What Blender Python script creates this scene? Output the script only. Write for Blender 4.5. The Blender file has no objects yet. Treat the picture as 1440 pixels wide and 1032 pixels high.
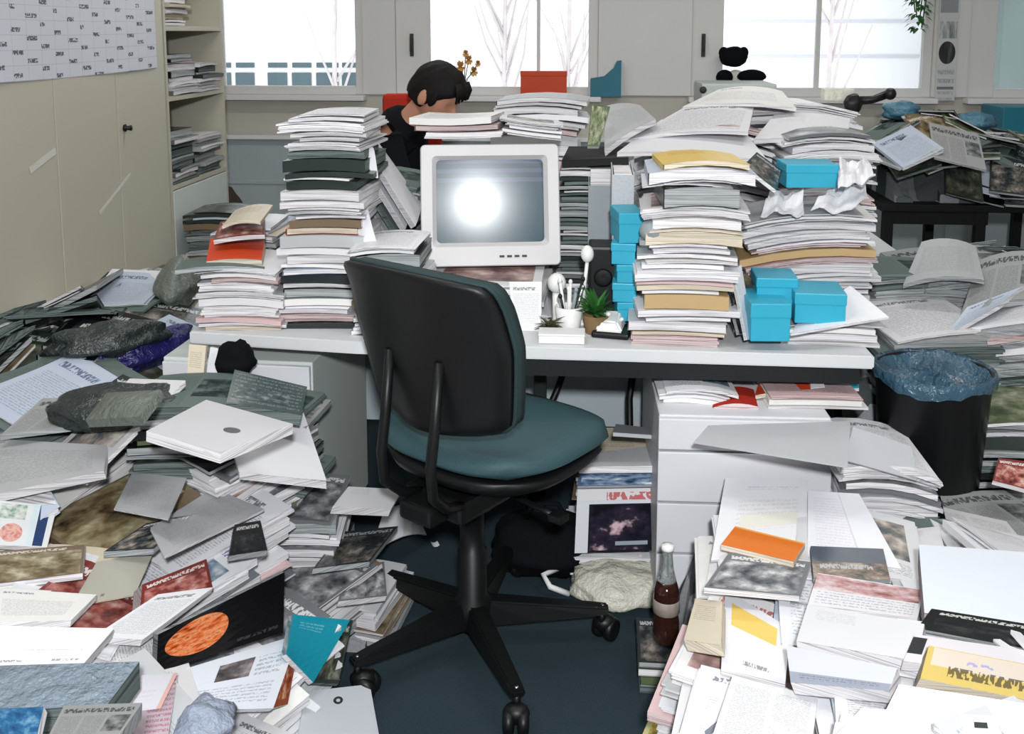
import bpy, bmesh, math, random
import numpy as np
from math import sin, cos, tan, atan, atan2, radians, pi, sqrt, floor, ceil
from mathutils import Vector, Matrix

rnd = random.Random(7)
SC = bpy.context.scene
COL = SC.collection

# ------------------------------------------------------------------ camera model (lens + shift)
CH, CF, CYP = 1.5, 1400.0, 235.0
PHI = atan((CYP - 45) / CF); THE = radians(4.45)
CFW = (-sin(THE) * cos(PHI), cos(THE) * cos(PHI), -sin(PHI))
CRT = (cos(THE), sin(THE), 0.0)
CUP = (CRT[1] * CFW[2] - CRT[2] * CFW[1], CRT[2] * CFW[0] - CRT[0] * CFW[2], CRT[0] * CFW[1] - CRT[1] * CFW[0])
def ray(u, v):
    a = (u - 720) / CF; b = -(v - CYP) / CF
    return [CFW[i] + a * CRT[i] + b * CUP[i] for i in range(3)]
def az(u, v, z):
    d = ray(u, v); t = (z - CH) / d[2]; return Vector((d[0] * t, d[1] * t, z))
def ay(u, v, y):
    d = ray(u, v); t = y / d[1]; return Vector((d[0] * t, y, CH + d[2] * t))
def ax(u, v, x):
    d = ray(u, v); t = x / d[0]; return Vector((x, d[1] * t, CH + d[2] * t))
def proj(p):
    q = (p[0], p[1], p[2] - CH); w = sum(q[i] * CFW[i] for i in range(3))
    return (720 + CF * sum(q[i] * CRT[i] for i in range(3)) / w, CYP - CF * sum(q[i] * CUP[i] for i in range(3)) / w, CF / w)

# ------------------------------------------------------------------ object helpers
def tag(o, label=None, cat=None, group=None, kind=None):
    if label: o['label'] = label
    if cat: o['category'] = cat
    if group: o['group'] = group
    if kind: o['kind'] = kind
    return o
def link(o, parent=None):
    COL.objects.link(o)
    if parent is not None: o.parent = parent
    return o
def empty(name, loc=(0, 0, 0), rz=0.0):
    o = bpy.data.objects.new(name, None); o.empty_display_size = .05
    o.location = loc; o.rotation_euler = (0, 0, rz)
    return link(o)
def mesh_obj(name, verts, faces, mats, fm=None, uvs=None, parent=None, loc=None, rot=None, smooth=False):
    me = bpy.data.meshes.new(name)
    me.from_pydata([tuple(v) for v in verts], [], faces)
    for m in (mats if isinstance(mats, (list, tuple)) else [mats]): me.materials.append(m)
    if fm is not None: me.polygons.foreach_set('material_index', fm)
    if smooth: me.polygons.foreach_set('use_smooth', [True] * len(me.polygons))
    if uvs is not None:
        ul = me.uv_layers.new(name='UVMap')
        li = [0] * len(me.loops); me.loops.foreach_get('vertex_index', li)
        flat = [c for i in li for c in uvs[i]]
        ul.data.foreach_set('uv', flat)
    me.update()
    o = bpy.data.objects.new(name, me)
    if loc is not None: o.location = loc
    if rot is not None: o.rotation_euler = rot
    return link(o, parent)
def bm_obj(name, bm, mats, parent=None, loc=None, rot=None, smooth=False):
    bmesh.ops.recalc_face_normals(bm, faces=bm.faces[:])
    me = bpy.data.meshes.new(name); bm.to_mesh(me); bm.free()
    for m in (mats if isinstance(mats, (list, tuple)) else [mats]): me.materials.append(m)
    if smooth: me.polygons.foreach_set('use_smooth', [True] * len(me.polygons))
    o = bpy.data.objects.new(name, me)
    if loc is not None: o.location = loc
    if rot is not None: o.rotation_euler = rot
    return link(o, parent)
def box(bm, x0, x1, y0, y1, z0, z1, mi=0, bev=0.0, M=None):
    vs = [bm.verts.new(p) for p in ((x0,y0,z0),(x1,y0,z0),(x1,y1,z0),(x0,y1,z0),(x0,y0,z1),(x1,y0,z1),(x1,y1,z1),(x0,y1,z1))]
    fs = [bm.faces.new([vs[i] for i in f]) for f in ((3,2,1,0),(4,5,6,7),(0,1,5,4),(1,2,6,5),(2,3,7,6),(3,0,4,7))]
    for f in fs: f.material_index = mi
    if bev > 0:
        es = list({e for f in fs for e in f.edges})
        r = bmesh.ops.bevel(bm, geom=es, offset=bev, segments=2, affect='EDGES', profile=.6)
        vs = list({v for f in r['faces'] for v in f.verts} | {v for v in vs if v.is_valid})
        for f in r['faces']: f.material_index = mi
    if M is not None: bmesh.ops.transform(bm, matrix=M, verts=[v for v in vs if v.is_valid])
    return bm
def nbox(x0, x1, y0, y1, z0, z1, bev=0.0):
    return box(bmesh.new(), x0, x1, y0, y1, z0, z1, 0, bev)
def tube(bm, pts, r, seg=8, mi=0, cap=True):
    pts = [Vector(p) for p in pts]; n = len(pts)
    rs = r if isinstance(r, (list, tuple)) else [r] * n
    rings = []; prev = None
    for i in range(n):
        t = (pts[min(i + 1, n - 1)] - pts[max(i - 1, 0)]).normalized()
        a = prev if prev is not None else (Vector((0, 0, 1)) if abs(t.z) < .9 else Vector((1, 0, 0)))
        s = a - t * a.dot(t)
        if s.length < 1e-4: s = t.orthogonal()
        s.normalize(); prev = s
        w = t.cross(s)
        rings.append([bm.verts.new(pts[i] + (s * cos(2 * pi * k / seg) + w * sin(2 * pi * k / seg)) * rs[i]) for k in range(seg)])
    for i in range(n - 1):
        for k in range(seg):
            f = bm.faces.new((rings[i][k], rings[i][(k + 1) % seg], rings[i + 1][(k + 1) % seg], rings[i + 1][k])); f.material_index = mi; f.smooth = True
    if cap:
        for rg, rev in ((rings[0], True), (rings[-1], False)):
            f = bm.faces.new(list(reversed(rg)) if rev else rg); f.material_index = mi
    return bm
def lathe(bm, prof, seg=24, c=(0, 0, 0), mi=0, sx=1.0, sy=1.0):
    rings = []
    for r, z in prof:
        rings.append([bm.verts.new((c[0] + max(r, 1e-4) * sx * cos(2 * pi * k / seg), c[1] + max(r, 1e-4) * sy * sin(2 * pi * k / seg), c[2] + z)) for k in range(seg)])
    for i in range(len(rings) - 1):
        for k in range(seg):
            f = bm.faces.new((rings[i][k], rings[i][(k + 1) % seg], rings[i + 1][(k + 1) % seg], rings[i + 1][k])); f.material_index = mi; f.smooth = True
    for rg in (list(reversed(rings[0])), rings[-1]):
        f = bm.faces.new(rg); f.material_index = mi
    return bm
def blob(bm, c, r, seg=14, rings=9, mi=0, noise=0.0, seed=0, M=None):
    rr = random.Random(seed); ph = [rr.uniform(0, 6.28) for _ in range(9)]
    grid = []
    for i in range(rings + 1):
        th = pi * i / rings; row = []
        for k in range(seg):
            a = 2 * pi * k / seg
            d = Vector((sin(th) * cos(a), sin(th) * sin(a), cos(th)))
            n = 1 + noise * (sin(3.1 * d.x * 2 + ph[0]) + sin(4.3 * d.y * 2 + ph[1]) + sin(3.7 * d.z * 2 + ph[2]) + .6 * sin(9 * d.x + 7 * d.y + ph[3]) + .6 * sin(8 * d.z - 9 * d.y + ph[4])) / 3
            p = Vector((d.x * r[0] * n, d.y * r[1] * n, d.z * r[2] * n))
            if M is not None: p = M @ p
            row.append(p + Vector(c))
        grid.append(row)
    top = bm.verts.new(sum(grid[0], Vector()) / seg); bot = bm.verts.new(sum(grid[-1], Vector()) / seg)
    vr = [[bm.verts.new(p) for p in row] for row in grid[1:-1]]
    for i in range(len(vr) - 1):
        for k in range(seg):
            f = bm.faces.new((vr[i][k], vr[i + 1][k], vr[i + 1][(k + 1) % seg], vr[i][(k + 1) % seg])); f.smooth = True; f.material_index = mi
    for k in range(seg):
        f = bm.faces.new((top, vr[0][k], vr[0][(k + 1) % seg])); f.smooth = True; f.material_index = mi
        f = bm.faces.new((bot, vr[-1][(k + 1) % seg], vr[-1][k])); f.smooth = True; f.material_index = mi
    return bm

# ------------------------------------------------------------------ materials
def S2L(c):
    return tuple(((x / 255) / 12.92 if x / 255 <= .04045 else ((x / 255 + .055) / 1.055) ** 2.4) for x in c) + (1.0,)
class NT:
    def __init__(s, name):
        s.m = bpy.data.materials.new(name); s.m.use_nodes = True
        s.t = s.m.node_tree; s.b = s.t.nodes['Principled BSDF']; s.L = s.t.links
    def n(s, typ, **kw):
        x = s.t.nodes.new(typ)
        for k, v in kw.items(): setattr(x, k, v)
        return x
    def put(s, sock, v):
        if isinstance(v, bpy.types.NodeSocket): s.L.new(v, sock)
        else: sock.default_value = v
    def math(s, op, a, b=None, c=None):
        x = s.n('ShaderNodeMath', operation=op); s.put(x.inputs[0], a)
        if b is not None: s.put(x.inputs[1], b)
        if c is not None: s.put(x.inputs[2], c)
        return x.outputs[0]
    def mix(s, f, a, b):
        x = s.n('ShaderNodeMix', data_type='RGBA'); s.put(x.inputs[0], f); s.put(x.inputs[6], a); s.put(x.inputs[7], b)
        return x.outputs[2]
    def noise(s, vec, scale, detail=2.0, rough=.5):
        x = s.n('ShaderNodeTexNoise'); s.put(x.inputs['Vector'], vec); x.inputs['Scale'].default_value = scale
        x.inputs['Detail'].default_value = detail; x.inputs['Roughness'].default_value = rough
        return x.outputs['Fac']
    def comb(s, a, b, c=0.0):
        x = s.n('ShaderNodeCombineXYZ'); s.put(x.inputs[0], a); s.put(x.inputs[1], b); s.put(x.inputs[2], c); return x.outputs[0]
    def ramp(s, f, stops, interp='LINEAR'):
        x = s.n('ShaderNodeValToRGB'); s.put(x.inputs[0], f); cr = x.color_ramp; cr.interpolation = interp
        while len(cr.elements) < len(stops): cr.elements.new(.5)
        for e, (p, c) in zip(cr.elements, stops): e.position = p; e.color = c
        return x.outputs[0]
    def bump(s, h, strength=.2, dist=.01):
        x = s.n('ShaderNodeBump'); x.inputs['Strength'].default_value = strength; x.inputs['Distance'].default_value = dist
        s.put(x.inputs['Height'], h); s.L.new(x.outputs[0], s.b.inputs['Normal'])
    def objco(s): return s.n('ShaderNodeTexCoord').outputs['Object']
    def base(s, c): s.put(s.b.inputs['Base Color'], c)
    def rough(s, r, spec=.5): s.put(s.b.inputs['Roughness'], r); s.b.inputs['Specular IOR Level'].default_value = spec

def plain(name, rgb, rough=.5, spec=.4, metal=0.0, var=.08, scale=9.0, bump=0.0, bscale=200.0, emit=None):
    t = NT(name); c = S2L(rgb)
    f = t.noise(t.objco(), scale, 3.0)
    lo = tuple(max(0, x * (1 - var)) for x in c[:3]) + (1,); hi = tuple(min(1, x * (1 + var)) for x in c[:3]) + (1,)
    t.base(t.mix(f, lo, hi)); t.rough(rough, spec); t.b.inputs['Metallic'].default_value = metal
    if bump: t.bump(t.noise(t.objco(), bscale, 2.0), bump, .003)
    return t.m

def uvxy(t):
    u = t.n('ShaderNodeUVMap'); u.uv_map = 'UVMap'
    s = t.n('ShaderNodeSeparateXYZ'); t.L.new(u.outputs[0], s.inputs[0])
    return u.outputs[0], s.outputs[0], s.outputs[1]
def rect(t, x, y, r):
    a = t.math('COMPARE', x, (r[0] + r[1]) / 2, (r[1] - r[0]) / 2); b = t.math('COMPARE', y, (r[2] + r[3]) / 2, (r[3] - r[2]) / 2)
    return t.math('MULTIPLY', a, b)
def textmask(t, x, y, rows, fx=34.0, fill=.55, seed=0.0, thr=.47):
    yy = t.math('MULTIPLY', y, rows); fr = t.math('FRACT', yy); fl = t.math('FLOOR', yy)
    line = t.math('LESS_THAN', fr, fill)
    nz = t.noise(t.comb(t.math('MULTIPLY', x, fx), t.math('ADD', t.math('MULTIPLY_ADD', fl, 7.31, seed), t.math('MULTIPLY', fr, 1.9))), 1.0, 1.0)
    return t.math('MULTIPLY', line, t.math('GREATER_THAN', nz, thr))
def randval(t, lo, hi):
    o = t.n('ShaderNodeObjectInfo'); return t.math('MULTIPLY_ADD', o.outputs['Random'], hi - lo, lo)
def print_mat(name, bg, blocks, rough=.45, spec=.45, rv=(.86, 1.0)):
    """paper printed with blocks: ('solid',rect,rgb) ('text',rect,rgb,rows) ('title',rect,rgb) ('photo',rect,[rgb...],scale) ('oval',rect,[rgb...])"""
    t = NT(name); uv, x, y = uvxy(t)
    c = S2L(bg)
    for i, b in enumerate(blocks):
        r = b[1]; m = rect(t, x, y, r)
        if b[0] == 'solid': c = t.mix(m, c, S2L(b[2]))
        elif b[0] == 'text':
            m = t.math('MULTIPLY', m, textmask(t, x, y, b[3], 46.0, .5, i * 3.7)); c = t.mix(t.math('MULTIPLY', m, .62), c, S2L(b[2]))
        elif b[0] == 'title':
            h = r[3] - r[2]; yy = t.math('SUBTRACT', y, r[2])
            m = t.math('MULTIPLY', m, textmask(t, x, yy, 1.0 / h, (b[3] if len(b) > 3 else 22.0) * 2.4, .72, i * 5.1 + 2, .46)); c = t.mix(t.math('MULTIPLY', m, .8), c, S2L(b[2]))
        elif b[0] in ('photo', 'oval'):
            cols = b[2]; f = t.noise(t.comb(t.math('ADD', x, i * 1.7 + len(name) * .13), y, randval(t, 0, 9)), b[3] if len(b) > 3 else 4.0, 3.0, .6)
            ph = t.ramp(f, [(.3 + .4 * k / max(1, len(cols) - 1), S2L(cc)) for k, cc in enumerate(cols)])
            if b[0] == 'oval':
                dx = t.math('DIVIDE', t.math('SUBTRACT', x, (r[0] + r[1]) / 2), (r[1] - r[0]) / 2)
                dy = t.math('DIVIDE', t.math('SUBTRACT', y, (r[2] + r[3]) / 2), (r[3] - r[2]) / 2)
                m = t.math('LESS_THAN', t.math('ADD', t.math('MULTIPLY', dx, dx), t.math('MULTIPLY', dy, dy)), 1.0)
            c = t.mix(m, c, ph)
    v = randval(t, rv[0], rv[1])
    x2 = t.n('ShaderNodeMix', data_type='RGBA', blend_type='MULTIPLY'); x2.inputs[0].default_value = 1.0
    t.put(x2.inputs[6], c); g = t.comb(v, v, v); t.L.new(g, x2.inputs[7])
    t.base(x2.outputs[2]); t.rough(rough, spec)
    t.bump(t.noise(t.objco(), 14.0, 2.0), .12, .01)
    return t.m
def edge_mat(name, a, b, rough=.75):
    """cut page edges: fine horizontal strata"""
    t = NT(name); mp = t.n('ShaderNodeMapping'); t.L.new(t.objco(), mp.inputs[0]); mp.inputs['Scale'].default_value = (4, 4, 520)
    f = t.noise(mp.outputs[0], 1.0, 2.0, .6)
    mp2 = t.n('ShaderNodeMapping'); t.L.new(t.objco(), mp2.inputs[0]); mp2.inputs['Scale'].default_value = (9, 9, 120)
    g = t.noise(mp2.outputs[0], 1.0, 1.0)
    c = t.ramp(f, [(.34, S2L(b)), (.52, S2L(a)), (1.0, S2L(a))])
    v = randval(t, .78, 1.0)
    x2 = t.n('ShaderNodeMix', data_type='RGBA', blend_type='MULTIPLY'); x2.inputs[0].default_value = 1.0
    t.put(x2.inputs[6], c); t.L.new(t.comb(v, v, v), x2.inputs[7])
    t.base(t.mix(t.math('MULTIPLY', t.math('GREATER_THAN', g, .66), .35), x2.outputs[2], S2L(b))); t.rough(rough, .2)
    return t.m
def lerp(a, b, f): return a + (b - a) * f
# ------------------------------------------------------------------ material library
W = (226, 226, 230)
EDGE_W = edge_mat('page_edges_white', (234, 232, 234), (168, 164, 168))
EDGE_C = edge_mat('page_edges_cream', (226, 216, 198), (166, 152, 130))
EDGE_G = edge_mat('page_edges_grey', (176, 180, 182), (98, 104, 106))
EDGE_D = edge_mat('page_edges_dark', (116, 128, 126), (36, 48, 48))
EDGE_P = edge_mat('page_edges_pinkish', (216, 198, 198), (140, 112, 114))
PR = {}
def addp(key, adj, bg, blocks, edge=EDGE_W, cls='white', **kw):
    PR[key] = dict(m=print_mat('print_' + key, bg, blocks, **kw), adj=adj, edge=edge, cls=cls)
full = (.0, 1., .0, 1.)
addp('plainwhite', 'plain white', W, [('text', (.1, .45, .62, .9), (190, 190, 196), 30)])
addp('textwhite', 'white text-filled', W, [('text', (.08, .92, .08, .78), (150, 150, 158), 44), ('title', (.1, .8, .83, .92), (70, 70, 80))])
addp('letterhead', 'white letter-like', (230, 229, 226), [('title', (.1, .4, .86, .93), (80, 90, 120)), ('text', (.1, .85, .2, .7), (160, 160, 165), 40)])
addp('twocol', 'white two-column', (224, 224, 226), [('text', (.07, .48, .06, .9), (140, 140, 146), 50), ('text', (.54, .94, .06, .9), (140, 140, 146), 50)])
addp('table', 'white table-printed', (222, 224, 228), [('solid', (.08, .92, .8, .86), (120, 126, 140)), ('text', (.08, .92, .1, .76), (150, 150, 160), 26), ('solid', (.08, .92, .48, .5), (150, 154, 164))])
addp('redtitle', 'white red-titled', (224, 222, 222), [('title', (.06, .94, .8, .95), (176, 44, 40), 14), ('photo', (.08, .92, .1, .72), [(60, 40, 44), (150, 120, 116), (210, 190, 180)], 4)])
addp('bluetitle', 'white blue-titled', (222, 224, 228), [('title', (.06, .8, .82, .95), (40, 70, 130), 14), ('text', (.08, .5, .1, .74), (140, 140, 150), 36), ('photo', (.55, .93, .2, .74), [(40, 52, 70), (110, 130, 150), (200, 206, 210)], 5)])
addp('photowhite', 'white photo-fronted', (220, 220, 222), [('photo', (.1, .9, .3, .88), [(30, 34, 40), (96, 100, 104), (170, 160, 150), (220, 214, 206)], 4.5), ('text', (.1, .9, .06, .25), (120, 120, 126), 40)])
addp('paleblue', 'pale blue', (186, 196, 212), [('title', (.1, .7, .8, .92), (60, 74, 110), 14), ('text', (.1, .9, .1, .7), (130, 140, 160), 34)], cls='pale')
addp('palegrey', 'pale grey', (184, 186, 188), [('text', (.1, .9, .15, .8), (140, 142, 144), 36)], cls='pale')
addp('cream', 'cream', (212, 202, 180), [('text', (.1, .8, .5, .85), (150, 136, 112), 22)], EDGE_C, cls='cream')
addp('pinkish', 'pinkish', (206, 178, 178), [('title', (.1, .9, .78, .92), (150, 60, 66), 12), ('text', (.1, .9, .1, .7), (160, 120, 122), 30)], EDGE_P, cls='pink')
addp('brownenv', 'buff', (186, 158, 112), [('solid', (.3, .7, .35, .6), (200, 180, 140))], EDGE_C, cls='cream')
addp('newsgrey', 'grey newsprint', (158, 160, 160), [('text', (.04, .32, .05, .7), (96, 98, 100), 60), ('text', (.36, .64, .05, .7), (96, 98, 100), 60), ('photo', (.68, .96, .3, .7), [(40, 44, 46), (110, 114, 114), (160, 162, 160)], 6), ('title', (.05, .95, .78, .94), (44, 46, 50), 18)], EDGE_G, cls='news', rough=.8, spec=.15)
addp('newsgreen', 'greenish newsprint', (104, 118, 114), [('text', (.04, .5, .05, .9), (70, 84, 82), 60), ('photo', (.54, .96, .3, .8), [(18, 28, 28), (56, 72, 70), (110, 122, 118)], 6)], EDGE_D, cls='news', rough=.75, spec=.15)
addp('darkphoto', 'dark photo-covered', (44, 50, 52), [('photo', (.04, .96, .04, .8), [(14, 18, 20), (50, 56, 58), (110, 104, 98), (170, 160, 150)], 4), ('title', (.06, .94, .83, .96), (200, 200, 200), 14)], EDGE_G, cls='dark', rough=.25)
addp('darkgreen', 'dark green', (44, 54, 50), [('photo', (.04, .96, .06, .74), [(20, 28, 26), (48, 56, 50), (84, 84, 68), (120, 124, 114)], 5), ('title', (.1, .9, .8, .93), (170, 184, 176), 14)], EDGE_D, cls='dark', rough=.3)
addp('blackgloss', 'glossy black', (22, 24, 26), [('photo', (.1, .9, .1, .6), [(12, 12, 14), (34, 36, 38), (70, 68, 66)], 3), ('title', (.1, .9, .78, .94), (190, 190, 186), 12)], EDGE_G, cls='dark', rough=.2)
addp('brownphoto', 'brown photo-covered', (120, 104, 84), [('photo', (.03, .97, .03, .84), [(40, 34, 24), (110, 94, 66), (150, 140, 110), (200, 190, 170)], 4), ('title', (.05, .8, .86, .97), (220, 214, 200), 12)], EDGE_W, cls='photo', rough=.3)
addp('redphoto', 'dark red photo-covered', (120, 50, 46), [('photo', (.04, .96, .04, .75), [(50, 22, 24), (130, 60, 54), (180, 120, 110), (210, 190, 180)], 4), ('title', (.05, .95, .8, .95), (230, 220, 214), 12)], EDGE_W, cls='photo', rough=.3)
addp('greenphoto', 'green photo-covered', (90, 104, 76), [('photo', (.04, .96, .04, .96), [(30, 44, 28), (84, 100, 66), (140, 146, 116), (196, 196, 180)], 4)], EDGE_W, cls='photo', rough=.3)
addp('bluephoto', 'blue photo-covered', (70, 90, 120), [('photo', (.04, .96, .04, .8), [(26, 34, 56), (70, 92, 124), (130, 150, 170), (206, 212, 216)], 4), ('title', (.05, .95, .83, .96), (224, 224, 226), 12)], EDGE_W, cls='photo', rough=.3)
addp('greyphoto', 'grey photo-covered', (110, 112, 116), [('photo', (.04, .96, .04, .78), [(34, 36, 40), (96, 98, 102), (150, 150, 152), (206, 206, 206)], 4.5), ('title', (.05, .95, .82, .95), (226, 226, 226), 12)], EDGE_W, cls='photo', rough=.3)
addp('orange', 'orange', (196, 92, 34), [('text', (.15, .6, .7, .85), (224, 170, 120), 16)], EDGE_C, cls='color', rough=.4)
addp('red', 'red', (168, 40, 34), [('title', (.15, .8, .7, .85), (210, 170, 160), 12)], EDGE_W, cls='color', rough=.4)
addp('teal', 'teal', (30, 160, 184), [('text', (.15, .6, .7, .85), (150, 214, 226), 16)], EDGE_W, cls='color', rough=.4)
addp('navy', 'navy blue', (34, 44, 92), [('title', (.15, .8, .7, .85), (170, 176, 200), 12)], EDGE_W, cls='color', rough=.35)
addp('yellow', 'yellow', (224, 190, 92), [('text', (.15, .6, .6, .85), (150, 120, 60), 16)], EDGE_C, cls='color', rough=.4)

PAL = {
 'white':  [('plainwhite', 5), ('textwhite', 6), ('letterhead', 4), ('twocol', 4), ('table', 3), ('photowhite', 3), ('redtitle', 2), ('bluetitle', 2), ('paleblue', 2), ('palegrey', 3), ('greyphoto', 1), ('pinkish', .6), ('darkphoto', .7)],
 'mixed':  [('plainwhite', 3), ('textwhite', 4), ('photowhite', 3), ('redtitle', 2.4), ('bluetitle', 2), ('twocol', 2), ('paleblue', 2), ('palegrey', 3), ('greyphoto', 3), ('brownphoto', 1.6), ('redphoto', 1.2), ('greenphoto', 1.3), ('darkphoto', 2.5), ('newsgrey', 2), ('blackgloss', .8), ('cream', 1)],
  'dark':   [('newsgreen', 5), ('newsgrey', 1.6), ('darkgreen', 4.5), ('darkphoto', 3), ('palegrey', 1), ('greyphoto', 1.4), ('greenphoto', 1.6), ('plainwhite', .8), ('brownphoto', .8), ('blackgloss', 1.6), ('paleblue', .6)],
 'folder': [('cream', 4), ('plainwhite', 4), ('letterhead', 2), ('palegrey', 2), ('pinkish', 1.5), ('brownenv', .8)],
 'pinkish':[('pinkish', 3), ('plainwhite', 3), ('textwhite', 2), ('redtitle', 2), ('palegrey', 2), ('paleblue', 1.4), ('cream', 1), ('redphoto', .6), ('darkphoto', .6), ('bluetitle', 1)],
 'news':   [('newsgrey', 5), ('newsgreen', 3.4), ('palegrey', .8), ('textwhite', 1.6), ('darkgreen', .8)],
}
def pick(pairs, r=rnd):
    s = sum(w for _, w in pairs); x = r.uniform(0, s)
    for k, w in pairs:
        x -= w
        if x <= 0: return k
    return pairs[-1][0]

M = {}
M['cabinet'] = plain('cabinet_paint', (188, 184, 168), .38, .4, var=.03, scale=2)
M['cabinet_gap'] = plain('cabinet_seam', (122, 118, 104), .6)
M['blackplastic'] = plain('black_plastic', (12, 13, 14), .45, .35, var=.15)
M['blackmatte'] = plain('black_matte', (12, 13, 14), .6, .3, var=.15)
M['bezel'] = plain('computer_beige', (198, 196, 197), .45, .35, var=.03)
M['bezeldark'] = plain('vent_dark', (60, 60, 60), .7)
M['desk'] = plain('desk_laminate', (204, 206, 208), .4, .35, var=.03)
M['deskframe'] = plain('desk_frame_dark', (24, 28, 30), .5, .3)
M['pedestal'] = plain('pedestal_paint', (205, 206, 210), .45, .3, var=.03)
M['pedestal_g'] = plain('pedestal_side_grey', (200, 208, 204), .5, .3, var=.04)
M['white'] = plain('white_paint', (222, 222, 222), .5, .3, var=.03)
M['whitegloss'] = plain('white_plastic', (226, 226, 224), .3, .4, var=.02)
M['greywall'] = plain('wall_grey', (186, 182, 172), .8, .2, var=.04, scale=1.5)
M['wallwhite'] = plain('wall_white', (214, 212, 210), .8, .2, var=.03, scale=1.5)
M['radiator'] = plain('radiator_paint', (168, 178, 182), .5, .3, var=.03)
M['winframe'] = plain('window_frame_paint', (214, 213, 211), .5, .3, var=.02)
M['chrome'] = plain('chrome', (200, 200, 205), .2, .5, metal=1.0, var=.03)
M['orange'] = plain('orange_card', (204, 70, 34), .5, .3, var=.1)
M['redfab'] = plain('red_upholstery', (164, 44, 32), .85, .15, var=.1, bump=.3)
M['tealbox'] = plain('teal_card', (46, 160, 188), .42, .4, var=.06)
M['tealdark'] = plain('dark_teal_card', (30, 110, 130), .5, .4, var=.1)
M['green'] = plain('leaf_green', (52, 110, 48), .5, .3, var=.3)
M['blackcloth'] = plain('black_cloth', (14, 16, 20), .9, .1, var=.2, bump=.3)
M['skin'] = plain('skin', (178, 128, 104), .55, .35, var=.05)
M['hair'] = plain('black_hair', (14, 11, 10), .65, .2, var=.4, scale=60, bump=.6, bscale=300)
M['trouser'] = plain('dark_trousers', (30, 34, 42), .9, .1)
M['shoe'] = plain('shoe_leather', (20, 18, 16), .4)
M['board'] = plain('grey_board', (176, 178, 182), .6, .2, var=.05)
M['woodbrown'] = plain('brown_cardboard', (120, 98, 70), .8, .15, var=.12)
M['brownbag'] = plain('brown_bag', (58, 50, 42), .8, .2, var=.3, bump=.4, bscale=60)
M['bin'] = plain('bin_black', (12, 13, 15), .45, .35)
M['label'] = plain('paper_label', (224, 222, 220), .6, .2)

# carpet
t = NT('carpet'); f = t.noise(t.objco(), 350, 2.0); g = t.noise(t.objco(), 4, 3.0)
t.base(t.mix(g, t.mix(f, S2L((22, 32, 36)), S2L((52, 66, 74))), t.mix(f, S2L((28, 40, 46)), S2L((60, 76, 82))))); t.rough(.95, .1); t.bump(f, .5, .004); M['carpet'] = t.m
# chair upholstery
t = NT('seat_fabric'); f = t.noise(t.objco(), 420, 2.0)
t.base(t.mix(f, S2L((32, 56, 61)), S2L((60, 90, 95)))); t.rough(.62, .35); t.bump(f, .25, .002); M['seat'] = t.m
t = NT('back_fabric'); f = t.noise(t.objco(), 420, 2.0)
t.base(t.mix(f, S2L((22, 40, 42)), S2L((44, 64, 66)))); t.rough(.7, .3); t.bump(f, .25, .002); M['seatback'] = t.m
# thin clear glass
def glass_mat(name, tint, refl=.12):
    t = NT(name); tr = t.n('ShaderNodeBsdfTransparent'); tr.inputs[0].default_value = tint
    gl = t.n('ShaderNodeBsdfGlossy'); gl.inputs['Roughness'].default_value = .02
    fr = t.n('ShaderNodeFresnel'); fr.inputs[0].default_value = 1.45
    mx = t.n('ShaderNodeMixShader'); t.L.new(fr.outputs[0], mx.inputs[0]); t.L.new(tr.outputs[0], mx.inputs[1]); t.L.new(gl.outputs[0], mx.inputs[2])
    t.L.new(mx.outputs[0], t.t.nodes['Material Output'].inputs[0]); return t.m
M['glass'] = glass_mat('window_glass', (.97, .98, .98, 1))
# translucent plastic bag films
def film_mat(name, rgb, alpha, rough=.25):
    t = NT(name); t.base(S2L(rgb)); t.rough(rough, .6); t.b.inputs['Alpha'].default_value = alpha
    t.bump(t.noise(t.objco(), 26, 4.0, .6), .9, .02); return t.m
M['binbag'] = film_mat('bin_liner_film', (56, 88, 108), .95)
M['bluebag'] = film_mat('blue_purple_bag', (30, 28, 92), 1.0, .3)
M['greybag'] = film_mat('grey_bag', (104, 112, 104), 1.0, .35)
M['whitebag'] = film_mat('white_bag', (140, 150, 168), 1.0, .5)
M['darkbag'] = film_mat('dark_bag', (36, 44, 44), 1.0, .3)
M['creambag'] = film_mat('cream_bag', (206, 204, 190), 1.0, .45)
M['wrap'] = film_mat('shrink_wrap', (120, 134, 146), 1.0, .22)
# CRT screen
t = NT('crt_glass'); uv, x, y = uvxy(t)
bars = t.math('MULTIPLY', t.math('GREATER_THAN', t.math('FRACT', t.math('MULTIPLY', y, 9.0)), .55), t.math('GREATER_THAN', y, .72))
col = t.mix(bars, S2L((38, 76, 90)), S2L((86, 98, 128)))
t.base(S2L((16, 26, 30))); t.rough(.44, .4)
t.put(t.b.inputs['Emission Color'], col); t.b.inputs['Emission Strength'].default_value = .75
t.b.inputs['Coat Weight'].default_value = 1.0; t.b.inputs['Coat Roughness'].default_value = .33; t.b.inputs['Coat IOR'].default_value = 2.1
M['screen'] = t.m
M['papercore'] = None
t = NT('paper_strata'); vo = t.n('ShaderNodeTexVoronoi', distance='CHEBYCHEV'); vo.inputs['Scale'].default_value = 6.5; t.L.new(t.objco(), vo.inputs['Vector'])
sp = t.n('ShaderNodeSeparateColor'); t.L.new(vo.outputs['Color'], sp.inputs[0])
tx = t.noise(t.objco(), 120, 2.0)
t.base(t.mix(t.math('MULTIPLY', tx, .5), t.ramp(sp.outputs[0], [(.0, S2L((40, 48, 48))), (.35, S2L((96, 102, 104))), (.7, S2L((150, 152, 156))), (1.0, S2L((190, 190, 194)))]), S2L((60, 66, 68)))); t.rough(.8, .2); M['papercore'] = t.m
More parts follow.
